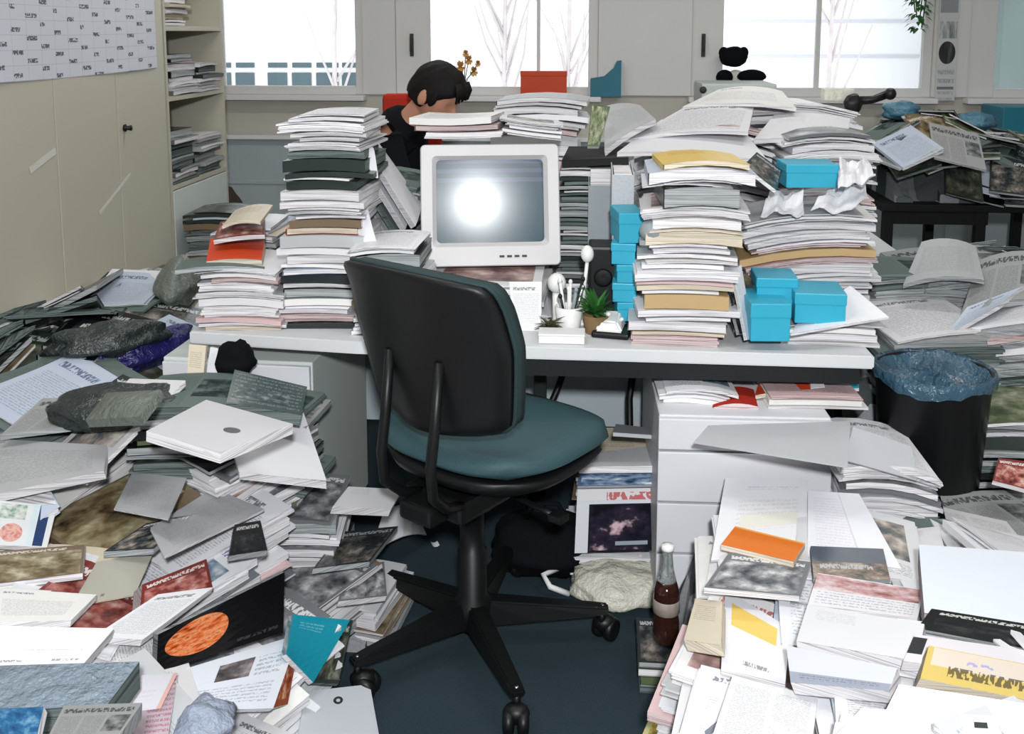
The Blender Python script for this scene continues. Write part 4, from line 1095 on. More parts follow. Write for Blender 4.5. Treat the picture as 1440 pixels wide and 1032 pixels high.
file_box(826, 862, 226, 400, 2.94, .24, 'grey upright file box right of the monitor', M['greyfile'], .2)
file_box(860, 892, 240, 300, 2.78, .2, 'speckled grey file box above the cyan column', M['speckle'], .1)
bm_obj('riser', nbox(-.05, .05, -.1, .1, 0, .001), M['greyfile']) if False else None
# black shape of the lamp head / bag between monitor and pile
# desk organiser, mug with pens, plant, box, stapler
def pot(u, v, y, r, h, name, mat, label, cat):
    p = ay(u, v, y); c = empty(name, (p.x, y, DZ)); tag(c, label, cat)
    bm = bmesh.new(); lathe(bm, [(r * .78, 0), (r * .8, .002), (r, h), (r * .9, h), (r * .72, .01)], 24); bm_obj('cup', bm, mat, c); return c
mug = pot(800, 466, 2.62, .038, .066, 'pen_cup', M['whitegloss'], 'white pen cup stuffed with pale pens on the desk', 'pen cup')
rr = random.Random(3)
for k in range(9):
    a = rr.uniform(0, 6.28); q = .023; tip = Vector((cos(a) * q * 1.6, sin(a) * q * 1.6, rr.uniform(.09, .15)))
    bm = bmesh.new(); tube(bm, [(cos(a) * q * .4, sin(a) * q * .4, .012), tip], .0042, 8); blob(bm, tip, (.006, .006, .008), 8, 6)
    pn = empty('pen', (mug.location.x, mug.location.y, DZ)); tag(pn, 'pale pen standing in the white pen cup', 'pen', 'pens in the white cup')
    bm_obj('barrel', bm, [M['whitegloss'], M['chrome'], M['greyfile'], M['blackplastic']][k % 4], pn)
for (u, v, rads, lab) in ((783, 398, .026, 'white round ornament left behind the pen cup'),):
    p = ay(u, v, 2.68); bm = bmesh.new(); blob(bm, (0, 0, 0), (rads, rads, rads * 1.1), 16, 10); tube(bm, [(0, 0, -rads), (0, 0, DZ - p.z)], .012, 10); lathe(bm, [(.03, DZ - p.z), (.03, DZ - p.z + .008), (.0, DZ - p.z + .012)], 16)
    o = bm_obj('ornament', bm, M['whitegloss'], None, (p.x, 2.68, p.z)); tag(o, lab, 'ornament')
def leaf(bm, b, tip, w, mi=0):
    b, tip = Vector(b), Vector(tip); d = tip - b; s = d.cross(Vector((0, 0, 1))); s = (s.normalized() if s.length > 1e-4 else Vector((1, 0, 0))) * w; up = Vector((0, 0, d.length * .12))
    m = b + d * .5 + up
    v = [bm.verts.new(p) for p in (b, m - s, m + up * .2, m + s, tip)]
    for f in ((0, 1, 2), (0, 2, 3), (1, 4, 2), (2, 4, 3)): q = bm.faces.new([v[i] for i in f]); q.material_index = mi; q.smooth = True
pp = pot(838, 474, 2.60, .036, .05, 'potted_plant', M['woodbrown'], 'small green plant in brown pot beside the pen cup', 'plant')
bm = bmesh.new()
for k in range(46):
    a = rr.uniform(0, 6.28); L = rr.uniform(.03, .075); z = rr.uniform(.04, .09); leaf(bm, (0, 0, .045), (cos(a) * L, sin(a) * L, z + rr.uniform(0, .05)), .009)
bm_obj('foliage', bm, M['green'], pp)
pp = pot(772, 472, 2.57, .025, .022, 'potted_plant', M['blackmatte'], 'tiny dark creeping plant in front of the papers under monitor', 'plant')
bm = bmesh.new(); M['drygreen'] = plain('dry_leaf', (86, 88, 58), .6, var=.4)
for k in range(40):
    a = rr.uniform(0, 6.28); L = rr.uniform(.02, .05); leaf(bm, (0, 0, .02), (cos(a) * L, sin(a) * L * .6, rr.uniform(.01, .055)), .006)
bm_obj('foliage', bm, M['drygreen'], pp)
a, b = az(757, 484, DZ), az(822, 482, DZ)
c = empty('white_box', ((a.x + b.x) / 2, a.y + .035, DZ)); tag(c, 'long low white box at the desk edge below the pen cup', 'box'); w = (b.x - a.x) / 2
bm_obj('body', nbox(-w, w, -.03, .03, 0, .02, .003), M['whitegloss'], c); bm_obj('lid', nbox(-w - .001, w + .001, -.031, .031, .02, .026, .002), M['white'], c)
p = az(862, 478, DZ)
c = empty('desk_telephone', (p.x, p.y + .05, DZ), -.2); tag(c, 'small white device on a black base at the desk edge', 'telephone')
bm = bmesh.new(); box(bm, -.05, .05, -.045, .055, 0, .016, bev=.006); bm_obj('base', bm, M['blackplastic'], c)
bm = bmesh.new(); v = [(-.042, -.04, .016), (.034, -.04, .016), (.028, .05, .016), (-.036, .05, .016), (-.03, -.02, .04), (.014, -.02, .04), (.012, .04, .055), (-.028, .04, .055)]
vs = [bm.verts.new(q) for q in v]
for f in ((3, 2, 1, 0), (4, 5, 6, 7), (0, 1, 5, 4), (1, 2, 6, 5), (2, 3, 7, 6), (3, 0, 4, 7)): bm.faces.new([vs[i] for i in f])
bmesh.ops.bevel(bm, geom=bm.edges[:], offset=.005, segments=2, affect='EDGES'); bm_obj('body', bm, M['whitegloss'], c)
bm = bmesh.new(); blob(bm, (-.012, .0, .055), (.008, .008, .007), 10, 8); blob(bm, (.022, .01, .04), (.007, .007, .006), 10, 8); bm_obj('knobs', bm, M['whitegloss'], c)
# black desk speaker with a white ball
p = ay(846, 436, 2.70); q = ay(846, 346, 2.70)
c = empty('desk_speaker', (p.x, 2.72, DZ)); tag(c, 'black upright desk box behind plant and cyan column', 'speaker')
h = q.z - DZ; bm_obj('body', nbox(-.038, .045, -.03, .08, 0, h, .008), M['blackplastic'], c)
bm = bmesh.new(); lathe(bm, [(.022, 0), (.026, .004), (.02, .008), (.0, .003)], 20); bmesh.ops.transform(bm, matrix=Matrix.Translation((.003, -.031, h * .6)) @ Matrix.Rotation(pi / 2, 4, 'X'), verts=bm.verts[:]); bm_obj('driver', bm, M['blackmatte'], c)
p = ay(826, 357, 2.66); bm = bmesh.new(); blob(bm, (0, 0, 0), (.018, .018, .024), 16, 10); tube(bm, [(0, 0, -.02), (-.006, .0, -.08), (-.01, .02, DZ - p.z + .01)], .005, 8); lathe(bm, [(.024, DZ - p.z), (.024, DZ - p.z + .008), (.0, DZ - p.z + .012)], 16, (-.01, .02, 0))
tag(bm_obj('desk_webcam', bm, M['whitegloss'], None, (p.x, 2.66, p.z)), 'white egg shaped ball on a stalk before the black box', 'webcam')
# cable drum / clear tumbler against folder pile
p = ay(918, 340, 2.55); bm = bmesh.new(); blob(bm, (0, 0, .028), (.036, .03, .03), 16, 10, noise=.05); box(bm, -.035, .03, -.02, .03, -.008, .006, bev=.003)
tag(bm_obj('tape_dispenser', bm, M['greyfile'], None, (p.x, 2.555, p.z)), 'grey rounded tape dispenser sticking out of the folder pile', 'tape dispenser')
# paper under the monitor: standing sheet
quad('paper_sheet', PR['textwhite']['m'], EDGE_W, [ay(722, 470, 2.60), ay(760, 470, 2.60), ay(762, 396, 2.66), ay(716, 396, 2.66)], .002, 'white printed sheet leaning upright below the monitor')
quad('paper_sheet', PR['palegrey']['m'], EDGE_W, [ay(726, 483, 2.52), ay(752, 483, 2.52), ay(750, 466, 2.60), ay(724, 466, 2.60)], .012, 'small pale pad lying at desk edge right of chair back')

# left of the desk pile: orange folder etc.
quad('folder', M['orange'], EDGE_C, [ay(290, 368, 2.60), ay(368, 366, 2.60), ay(372, 338, 2.78), ay(296, 336, 2.78)], .03, 'orange folder lying on the low left desk pile', bulge=.006, short='orange folder')
quad('folder', PR['redphoto']['m'], EDGE_W, [ay(300, 338, 2.66), ay(372, 330, 2.66), ay(372, 306, 2.86), ay(310, 312, 2.86)], .012, 'pinkish red folder lying on the orange folder', bulge=.004)
quad('envelope', PR['cream']['m'], EDGE_C, [ay(312, 318, 2.68), ay(366, 312, 2.68), ay(384, 288, 2.9), ay(330, 296, 2.9)], .008, 'cream crumpled envelope topping the left desk end', bulge=.01)
quad('magazine', PR['newsgreen']['m'], EDGE_G, [ay(246, 380, 2.5), ay(372, 378, 2.58), ay(376, 362, 2.74), ay(256, 366, 2.74)], .012, 'grey-green magazine bridging from the heap to the desk pile', bulge=.01)
# leaning sheaf left of the monitor
for k, (du, mat, lab) in enumerate(((0, 'plainwhite', 'white leaning file nearest the monitor on its left'), (-14, 'textwhite', 'white leaning file second from the monitor'), (-26, 'newsgreen', 'greenish leaning file third from the monitor'), (-40, 'palegrey', 'grey leaning file farthest from the monitor'))):
    y = 2.80 + .02 * k
    quad('folder', PR[mat]['m'], PR[mat]['edge'], [ay(584 + du, 318 + k * 4, y), ay(592 + du, 284, y + .22), ay(516 + du * .7, 178 + k * 9, y + .26), ay(506 + du * .7, 192 + k * 12, y)], .014, lab, bulge=.006)
def curl_sheet(pts, mat, label):
    return quad('paper_sheet', PR[mat]['m'], EDGE_W, pts, .0016, label, n=(10, 10), curl=lambda a, b: .05 * sin(pi * b) * (.6 + .4 * a))
curl_sheet([ay(494, 246, 2.66), ay(532, 250, 2.66), ay(522, 212, 2.76), ay(490, 210, 2.76)], 'plainwhite', 'curled white sheet hanging off the tall pile, upper')
curl_sheet([ay(500, 346, 2.6), ay(530, 342, 2.6), ay(520, 290, 2.72), ay(494, 296, 2.72)], 'plainwhite', 'curled white sheet hanging off the tall pile, lower')
# open books and sheets behind the monitor and on the rear heap
quad('book', PR['palegrey']['m'], EDGE_W, [ay(850, 212, 3.0), ay(922, 168, 3.2), ay(900, 148, 3.5), ay(850, 150, 3.4)], .018, 'open grey book tilted up behind the monitor right corner', bulge=.01)
quad('folder', M['blackmatte'], M['blackmatte'], [ay(790, 226, 2.96), ay(884, 222, 2.96), ay(880, 206, 3.2), ay(800, 206, 3.2)], .02, 'black folder lying under the tilted grey book')
quad('booklet', PR['greenphoto']['m'], EDGE_W, [ay(826, 206, 3.02), ay(842, 206, 3.02), ay(858, 150, 3.1), ay(832, 146, 3.12)], .012, 'small green and white booklet standing behind the monitor')
quad('paper_bundle', PR['plainwhite']['m'], EDGE_W, [ay(868, 214, 2.98), ay(1080, 226, 2.98), ay(1040, 176, 3.4), ay(930, 168, 3.4)], .014, 'wide white sheaf spread over the magazine pile', bulge=.012, n=(10, 8))
quad('paper_bundle', PR['textwhite']['m'], EDGE_W, [ay(884, 196, 3.14), ay(1052, 186, 3.14), ay(1060, 150, 3.5), ay(960, 152, 3.5)], .01, 'white sheaf on the rear heap above the wide sheaf', bulge=.014, n=(10, 8))
quad('magazine', PR['pinkish']['m'], EDGE_P, [ay(960, 186, 3.2), ay(1040, 178, 3.2), ay(1046, 164, 3.4), ay(985, 168, 3.4)], .006, 'pinkish magazine peeking from the rear white heap', bulge=.01)
quad('paper_bundle', PR['plainwhite']['m'], EDGE_W, [ay(1060, 196, 3.2), ay(1190, 200, 3.2), ay(1196, 166, 3.5), ay(1090, 160, 3.5)], .016, 'white sheaf on the rear heap left of newspaper table', bulge=.01)
quad('paper_bundle', PR['letterhead']['m'], EDGE_W, [ay(960, 150, 3.46), ay(1120, 152, 3.46), ay(1100, 128, 3.8), ay(1010, 126, 3.8)], .012, 'white sheaf crowning the rear heap below the soft toy', bulge=.016, n=(10, 8))
quad('magazine', PR['darkphoto']['m'], EDGE_W, [ay(1046, 232, 2.72), ay(1092, 268, 2.72), ay(1100, 240, 2.9), ay(1064, 214, 2.9)], .01, 'dark magazine sloping down left of the cyan carton')
for k, (pts, lab) in enumerate(((((1070, 300), (1130, 304), (1128, 270), (1084, 268)), 'crumpled white paper under cyan carton, left one'), (((1140, 296), (1222, 290), (1216, 256), (1168, 262)), 'crumpled white paper under cyan carton, right one'), (((1178, 262), (1232, 250), (1220, 224), (1182, 228)), 'crumpled white paper right of cyan carton'))):
    rs = random.Random(k); ph = [rs.uniform(0, 6) for _ in range(4)]
    quad('paper_sheet', PR['plainwhite']['m'], EDGE_W, [ay(*pts[0], 2.74), ay(*pts[1], 2.74), ay(*pts[2], 2.9), ay(*pts[3], 2.9)], .0016, lab, n=(14, 14), curl=lambda a, b, ph=ph: .010 * sin(7 * a + ph[0] + 3 * b) + .008 * sin(9 * b + ph[1] - 4 * a) + .005 * sin(17 * a + ph[2]) + .005 * sin(15 * b - 6 * a + ph[3]))
# sheets at the right desk end and hanging folded newspaper ends
quad('magazine', PR['plainwhite']['m'], EDGE_W, [ay(1112, 470, 2.46), ay(1250, 446, 2.5), ay(1196, 402, 2.66), ay(1130, 440, 2.6)], .004, 'white sheet sticking out right below the cyan boxes')
quad('booklet', PR['plainwhite']['m'], EDGE_W, [ay(1050, 478, 2.47), ay(1060, 476, 2.52), ay(1042, 372, 2.6), ay(1030, 382, 2.56)], .006, 'white booklet leaning upright left of the cyan boxes')
quad('booklet', PR['darkphoto']['m'], EDGE_W, [ay(1040, 470, 2.5), ay(1050, 468, 2.56), ay(1036, 398, 2.62), ay(1022, 404, 2.58)], .008, 'grey booklet leaning upright beside the folder pile')
# pedestal contents (under the right desk half)
quad('folder', M['redfab'], EDGE_P, [ay(996, 576, 2.44), ay(1066, 572, 2.44), ay(1060, 548, 2.56), ay(1004, 552, 2.56)], .02, 'crumpled red and pink folder on the drawer pedestal', bulge=.012)
quad('envelope', M['orange'], EDGE_C, [ay(1062, 556, 2.5), ay(1140, 548, 2.5), ay(1134, 524, 2.62), ay(1068, 534, 2.62)], .01, 'rust orange envelope under the desk right half', bulge=.004)
quad('booklet', PR['teal']['m'], EDGE_W, [ay(1150, 548, 2.54), ay(1208, 546, 2.54), ay(1204, 514, 2.66), ay(1146, 516, 2.66)], .008, 'teal booklet standing under the desk right end')
quad('booklet', PR['navy']['m'], EDGE_W, [ay(1070, 530, 2.6), ay(1120, 526, 2.6), ay(1118, 510, 2.7), ay(1072, 512, 2.7)], .006, 'navy booklet just under the desk edge')
quad('paper_sheet', PR['plainwhite']['m'], EDGE_W, [ay(1140, 546, 2.5), ay(1160, 544, 2.5), ay(1152, 516, 2.6), ay(1138, 518, 2.6)], .002, 'narrow white slip between orange envelope and teal booklet')
quad('board', M['board'], M['board'], [az(976, 621, .565), az(1192, 656, .565), az(1196, 592, .57), az(996, 598, .565)], .004, 'large grey cardboard sheet lying over the drawer pedestal', cat='cardboard')
quad('board', M['board'], M['board'], [az(1186, 646, .52), az(1290, 676, .46), az(1282, 628, .52), az(1200, 600, .57)], .004, 'pale grey card sloping off right of the cardboard sheet', cat='cardboard')
# leaning photo magazine under the desk
PR['rockphoto'] = dict(m=print_mat('print_concert', (214, 216, 222), [('solid', (.16, .98, .0, .74), (26, 28, 40)), ('photo', (.18, .96, .03, .72), [(12, 14, 20), (14, 16, 24), (30, 28, 44), (50, 40, 54), (210, 180, 190)], 3.2), ('solid', (.5, .9, .1, .16), (150, 160, 166)), ('solid', (.0, .98, .80, .97), (226, 224, 224)), ('title', (.38, .98, .80, .97), (190, 40, 40), 8)], rough=.8, spec=.08), edge=EDGE_W, adj='', cls='photo')
quad('magazine', PR['rockphoto']['m'], EDGE_W, [ay(808, 778, 2.52), ay(922, 774, 2.52), ay(922, 684, 2.60), ay(812, 686, 2.60)], .012, 'white magazine with red title and dark photo below desk', short='magazine with dark photo under the desk')
quad('magazine', PR['bluephoto']['m'], EDGE_W, [ay(812, 684, 2.56), ay(921, 682, 2.56), ay(920, 658, 2.60), ay(816, 658, 2.60)], .012, 'blue lettered magazine above the dark photo magazine')
quad('paper_bundle', PR['plainwhite']['m'], EDGE_W, [ay(814, 656, 2.56), ay(921, 655, 2.56), ay(921, 624, 2.8), ay(826, 626, 2.8)], .018, 'white paper bundle topping the stack beside the drawers')
quad('board', M['board'], M['board'], [ay(862, 608, 2.60), ay(921, 612, 2.60), ay(921, 602, 2.8), ay(866, 596, 2.8)], .01, 'thin grey shelf board under the kneehole', cat='board')
# ================================================================== the paper heaps on the floor
def P3(L):
    out = []
    for q in L: out.append(tuple(az(q[0], q[1], q[2])) if q[2] < 1.3 else tuple(ay(q[0], q[1], q[2])))
    return out
R1 = random.Random(11)
# ---- left heap
HL = HM(-1.89, .0, 1.05, 4.36)
cab = [tuple(ax(u, v, -1.86)) for u, v in ((0, 436), (60, 428), (130, 408), (180, 388), (232, 374), (262, 378))]
pts = cab + P3([(0, 560, .60), (100, 520, .62), (200, 470, .60), (160, 580, .54), (60, 620, .52), (150, 640, .50), (290, 600, 2.32), (400, 610, 2.42), (330, 545, 2.44), (420, 570, 2.5), (260, 500, 2.6),
    (0, 720, .47), (100, 740, .46), (60, 800, .45), (180, 720, .44), (280, 700, .44), (340, 730, .40), (390, 760, .31), (420, 700, .36), (0, 850, .46), (140, 850, .43), (60, 920, .45), (160, 930, .39),
    (240, 820, .36), (330, 800, .31), (300, 890, .29), (390, 850, .20), (220, 930, .32), (200, 990, .33), (30, 1000, .42), (60, 1120, .42), (300, 980, .23), (390, 960, .14), (430, 900, .09), (470, 1010, .06), (400, 1090, .14), (250, 1120, .30),
    (430, 820, .16), (480, 790, .13), (520, 820, .10), (550, 790, .08), (560, 730, .12), (480, 710, .16), (520, 700, .12), (590, 740, .05),
    (600, 800, 0), (610, 860, 0), (560, 880, 0), (545, 960, 0), (530, 1010, 0), (560, 1060, 0), (640, 760, 0), (640, 700, .02), (480, 940, .02), (700, 800, 0), (700, 950, 0)])
T = HL.idw(pts, 3.2)
HL.block_rect(PEDL[0], PEDL[1], PEDL[2], 4.4); HL.block_rect(-1.1, .2, 2.5, 4.4)
HL.block |= ((HL.X + .274) ** 2 + (HL.Y - 2.269) ** 2 < .10 ** 2)
# keep clear of the casters and arms of the chair base
for k in range(5):
    a = radians(6 + 72 * k)
    for rr_ in (.12, .2, .27, .32): HL.block |= ((HL.X + .274 - cos(a) * rr_) ** 2 + (HL.Y - 2.269 - sin(a) * rr_) ** 2 < .05 ** 2)
T[HL.X > -.30] = 0; T[T < .03] = 0
HL.target = T.copy(); HL.target[HL.block] = 0
# uneven bedding: slumped ridges
n_ = .035 * np.sin(HL.X * 9 + HL.Y * 5) + .03 * np.sin(HL.Y * 11 - HL.X * 6 + 1) + .02 * np.sin(HL.X * 23 + 2) * np.sin(HL.Y * 19)
HL.h = np.clip(T * .80 - .03 + n_ * np.clip(T * 3, 0, 1), 0, None); HL.h[T < .04] = 0; HL.h[HL.block] = 0
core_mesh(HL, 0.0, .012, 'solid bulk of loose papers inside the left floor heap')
HS = [('pile under the big pale sheaf', 50, 655, .47, .32, .42, -.12, .2, 'white'), ('pile at the pedestal corner', 330, 606, .52, .23, .3, -.55, .26, 'mixed'), ('pile under the photo magazine', 40, 800, .43, .30, .28, -.05, .2, 'mixed'),
  ('lower left corner pile', 50, 915, .39, .32, .26, -.02, .16, 'white'), ('slanting pile under red magazine', 246, 796, .36, .22, .26, -.6, .2, 'mixed'), ('low pile behind open magazine', 310, 960, .19, .24, .28, -.45, .16, 'white'),
  ('pile below dark wrapped bundle', 376, 560, .555, .24, .22, -.15, .25, 'dark'), ('slanting pile in heap middle', 290, 722, .40, .23, .32, -.62, .2, 'white'), ('little pile left of the chair base', 510, 812, .11, .2, .25, -.15, .1, 'mixed'),
  ('pile in front of the left pedestal', 420, 690, .33, .22, .28, .1, .25, 'mixed'), ('slanting pile behind white brochure', 175, 705, .44, .22, .32, -.5, .2, 'mixed'),
  ('newspaper pile by the cupboard', 50, 500, .58, .34, .4, .1, .3, 'dark'), ('dark pile below the cupboard doors', 150, 462, .60, .3, .4, .15, .3, 'dark'), ('dark pile nearest the desk end', 236, 446, .58, .28, .36, .2, .3, 'dark'), ('dark pile at left picture edge', 40, 570, .54, .32, .36, .0, .25, 'dark'), ('low dark pile near cupboard foot', 190, 410, .56, .28, .4, .2, .3, 'dark'),
  ('dark pile at the desk corner', 270, 548, .63, .24, .24, .1, .22, 'dark'),
  ('small pile at chair side', 440, 800, .2, .2, .26, -.4, .15, 'mixed'), ('low pile beside cyan folder', 360, 880, .2, .22, .3, -.5, .16, 'white')]
SL = {1: (.0, .1), 4: (-.1, .12), 7: (-.08, .1), 0: (-.06, .05), 11: (-.2, .1), 12: (-.22, .1), 13: (-.2, .05), 14: (-.15, .1), 15: (-.2, .1), 10: (-.1, .1), 5: (-.18, .1), 18: (-.2, .1)}
for k, (ds, u, v, zt, w, d, rz, h, pl_) in enumerate(HS):
    heap_stack(HL, ds, u, v, zt, w, d, rz, h, pl_, sx=SL.get(k, (0, 0))[0], sy=SL.get(k, (0, 0))[1])
def pal_left(x, y):
    return 'dark' if (y > 2.25 and x < -.92 and R1.random() < .85) else ('mixed' if R1.random() < .4 else 'white')
def ang_left(x, y): return (.15 if y > 2.5 else -.35)
far_l = lambda X, Y: (Y > 2.35)
near_l = lambda X, Y: (Y <= 2.45)
n1 = fill(HL, 110, pal_left, R1, 'left heap by the cupboards', ang=ang_left, aj=.22, region=far_l, run=(1, 3))
n2 = fill(HL, 110, pal_left, R1, 'left foreground heap', ang=ang_left, aj=.5, region=near_l, run=(1, 2))
# ---- right foreground heap and the slope beside the bin
HR = HM(.10, 2.0, 1.05, 4.0)
pts = P3([(1010, 680, 2.24), (1100, 680, 2.24), (1210, 690, 2.24), (1060, 760, .43), (1180, 790, .42), (1020, 800, .38), (1290, 790, .38), (1380, 790, .42), (1440, 800, .44), (1440, 900, .46), (1300, 880, .42), (1200, 880, .41), (1080, 880, .39), (1000, 880, .36),
    (975, 900, .33), (970, 980, .30), (1000, 1010, .34), (1100, 1010, .40), (1250, 1000, .45), (1440, 1000, .50), (1440, 1100, .5), (1200, 1120, .46), (1000, 1110, .36), (950, 1030, .2), (940, 1090, .2), (985, 840, .36),
    (940, 870, 0), (925, 950, 0), (905, 1030, 0), (895, 1080, 0), (950, 800, 0), (960, 760, .03), (990, 740, .2),
    (1200, 650, .36), (1300, 690, .30), (1240, 730, .3), (1330, 740, .3), (1420, 720, .36), (1420, 650, .40)])
pts += P3([(1250, 430, 2.95), (1300, 480, 2.82), (1400, 480, 2.82), (1440, 560, 2.75), (1420, 620, 2.66), (1300, 400, 3.05), (1360, 360, 3.25), (1440, 370, 3.25), (1260, 350, 3.25), (1440, 440, 3.0), (1330, 340, 3.5), (1440, 350, 3.6), (1400, 352, 3.5)])
T = HR.idw(pts, 3.2); T = np.clip(T, 0, .82)
T[(HR.X < .2)] = 0
HR.block_rect(PEDR[0], PEDR[1] + .0, PEDR[2], 4.4); HR.block_rect(.0, .735, 2.4, 4.4); HR.block_rect(-.2, 1.17, 3.24, 4.4)
bc_ = ay(1313, 518, 2.62); BINR = .15
HR.block |= ((HR.X - bc_.x) ** 2 + (HR.Y - 2.62) ** 2 < (BINR * .92) ** 2)
T[T < .03] = 0; HR.target = T.copy(); HR.target[HR.block] = 0
n_ = .03 * np.sin(HR.X * 9 + HR.Y * 5 + 2) + .03 * np.sin(HR.Y * 11 - HR.X * 6) + .02 * np.sin(HR.X * 23) * np.sin(HR.Y * 19)
HR.h = np.clip(T * .82 - .03 + n_ * np.clip(T * 3, 0, 1), 0, None); HR.h[T < .04] = 0; HR.h[HR.block] = 0
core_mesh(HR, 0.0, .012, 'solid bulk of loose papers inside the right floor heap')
HS = [('sloping pile mid right heap', 1190, 850, .385, .3, .28, -.16, .2, 'white'), ('pile under yellow square leaflet', 1065, 905, .345, .25, .28, -.35, .24, 'white'), ('pile under the pale flat box', 1390, 850, .39, .34, .3, -.04, .2, 'white'), ('pile at the right picture edge', 1400, 960, .43, .34, .28, -.08, .2, 'white'),
  ('pile under the bluish photo', 1070, 760, .40, .23, .28, -.1, .3, 'white'), ('pile under dark lettered magazine', 1200, 752, .405, .26, .28, -.12, .3, 'mixed'), ('pile at the bottom rim', 1090, 1010, .35, .28, .28, -.22, .25, 'white'), ('bottom right corner pile', 1310, 1020, .43, .32, .28, -.1, .2, 'white'), ('leaning pile at carpet edge', 1004, 945, .27, .15, .28, -.3, .25, 'white'),
  ('pile at the bin foot', 1385, 715, .33, .26, .28, .3, .2, 'dark')]
SL = {0: (-.12, .06), 1: (-.1, .1), 2: (-.05, .04), 3: (-.1, .05), 5: (-.08, .06), 6: (-.1, .06), 8: (-.12, .1)}
for k, (ds, u, v, zt, w, d, rz, h, pl_) in enumerate(HS):
    heap_stack(HR, ds, u, v, zt, w, d, rz, h, pl_, sx=SL.get(k, (0, 0))[0], sy=SL.get(k, (0, 0))[1])
for ds, u, v, yy, w, d, rz, sx, sy in (('newspaper pile behind the bin', 1290, 440, 2.98, .34, .36, .2, .05, .1), ('slumped newspapers at right edge', 1400, 430, 3.0, .36, .36, -.4, .3, .05), ('newspaper pile far right', 1350, 365, 3.3, .4, .36, .1, .05, .05), ('dark pile right of the bin', 1440, 560, 2.72, .3, .36, -.2, .05, 0), ('pale pile behind broad pile', 1270, 370, 3.25, .3, .3, .1, 0, 0), ('far right edge newspapers', 1430, 372, 3.35, .36, .36, -.3, .1, 0)):
    q = ay(u, v, yy); heap_stack(HR, ds, u, v, q.z, w, d, rz, .28, 'dark' if ds.startswith('dark') else 'news', sx=sx, sy=sy)
near_r = lambda X, Y: (Y <= 2.32)
far_r = lambda X, Y: (Y > 2.30)
n3 = fill(HR, 100, lambda x, y: 'white' if R1.random() < .85 else 'mixed', R1, 'right foreground heap', ang=lambda x, y: -.3, aj=.45, region=near_r, run=(1, 2))
n4 = fill(HR, 70, lambda x, y: 'news' if R1.random() < .7 else 'dark', R1, 'newspaper slope right of the bin', ang=lambda x, y: .5, aj=.5, region=far_r, run=(1, 3))
# ---- heap on the far side table
HT = HM(1.2, 2.4, 4.5, 5.4, .726)
pts = P3([(1240, 270, 4.6), (1230, 210, 4.75), (1290, 175, 4.85), (1340, 170, 4.9), (1400, 200, 4.9), (1437, 225, 4.9), (1430, 260, 4.62), (1300, 250, 4.6), (1380, 262, 4.6)])
T = HT.idw(pts, 3); m = (HT.X > 1.36) & (HT.X < 2.22) & (HT.Y > 4.6) & (HT.Y < 5.28); T[~m] = .72
HT.target = np.where(m, T, 0); HT.h = np.where(m, np.maximum(.726, T - .07 + .03 * np.sin(HT.X * 17 + HT.Y * 9)), .726)
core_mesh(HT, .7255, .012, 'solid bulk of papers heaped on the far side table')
n5 = fill(HT, 110, 'dark', R1, 'far side table', ang=lambda x, y: .1, aj=.5, run=(1, 3), kinds=[('magazine', .8), ('journal', 2), ('booklet', 2), ('newspaper', .5)])
print('HEAP COUNTS', n1, n2, n3, n4, n5)
# ---- spill on the carpet near the stack under the desk
# ================================================================== items singled out on the heaps
def pm(name, bg, blocks, **kw): return print_mat('print_' + name, bg, blocks, **kw)
# left heap ---------------------------------------------------------
lay(HL, 'paper_bundle', 'palegrey', [(-30, 700), (146, 662), (150, 626), (-20, 616)], .02, 'big pale grey sheaf at the left picture edge, middle height', short='big pale grey sheaf')
lay(HL, 'newspaper', 'newsgrey', [(0, 612), (100, 600), (190, 556), (60, 560)], .012, 'grey newspaper behind the big pale grey sheaf')
lay(HL, 'envelope', 'palegrey', [(206, 606), (310, 636), (412, 596), (290, 562)], .022, 'large white envelope with dark smudge, left of the pedestal', short='large white envelope', mat=pm('smudge', (206, 206, 210), [('oval', (.6, .78, .42, .56), [(70, 74, 78), (110, 112, 116)], 3)]))
lay(HL, 'magazine', 'darkgreen', [(318, 566), (424, 584), (432, 544), (330, 520)], .03, 'thick dark wrapped magazine bundle leaning at the left pedestal', mat=pm('tartan', (62, 76, 76), [('text', (.04, .96, .06, .94), (120, 136, 138), 9), ('photo', (.1, .8, .2, .6), [(30, 40, 42), (70, 84, 86), (140, 150, 152)], 7)], rough=.2), short='dark wrapped bundle', zs=[.63, .59, .61, .66])
lay(HL, 'paper_sheet', 'palegrey', [(160, 716), (236, 730), (262, 672), (186, 664)], .003, 'pale grey sheet behind the white brochure on the left heap')
lay(HL, 'paper_sheet', 'palegrey', [(232, 782), (372, 716), (300, 686), (212, 742)], .006, 'large white sheet slanting across the left heap middle', short='large slanting white sheet', zs=[.465, .415, .43, .465])
lay(HL, 'magazine', 'darkphoto', [(146, 776), (216, 772), (274, 722), (206, 736)], .014, 'dark grey folder half under the large slanting white sheet', zs=[.45, .44, .45, .46])
lay(HL, 'booklet', 'redtitle', [(-12, 766), (66, 770), (80, 712), (0, 704)], .01, 'white brochure with blue band and red figure, left edge', mat=pm('brochure', (220, 222, 224), [('solid', (.72, .9, .02, .98), (36, 60, 104)), ('solid', (.6, .7, .02, .98), (206, 222, 226)), ('oval', (.1, .5, .08, .5), [(196, 60, 54), (222, 180, 170), (170, 60, 60)], 6), ('photo', (.04, .5, .6, .95), [(40, 120, 110), (190, 200, 190), (226, 226, 224)], 7)], rough=.3), short='brochure with blue band')
lay(HL, 'magazine', 'brownphoto', [(-10, 822), (116, 806), (120, 766), (-10, 776)], .012, 'brown and green photo magazine at the left edge', short='brown photo magazine')
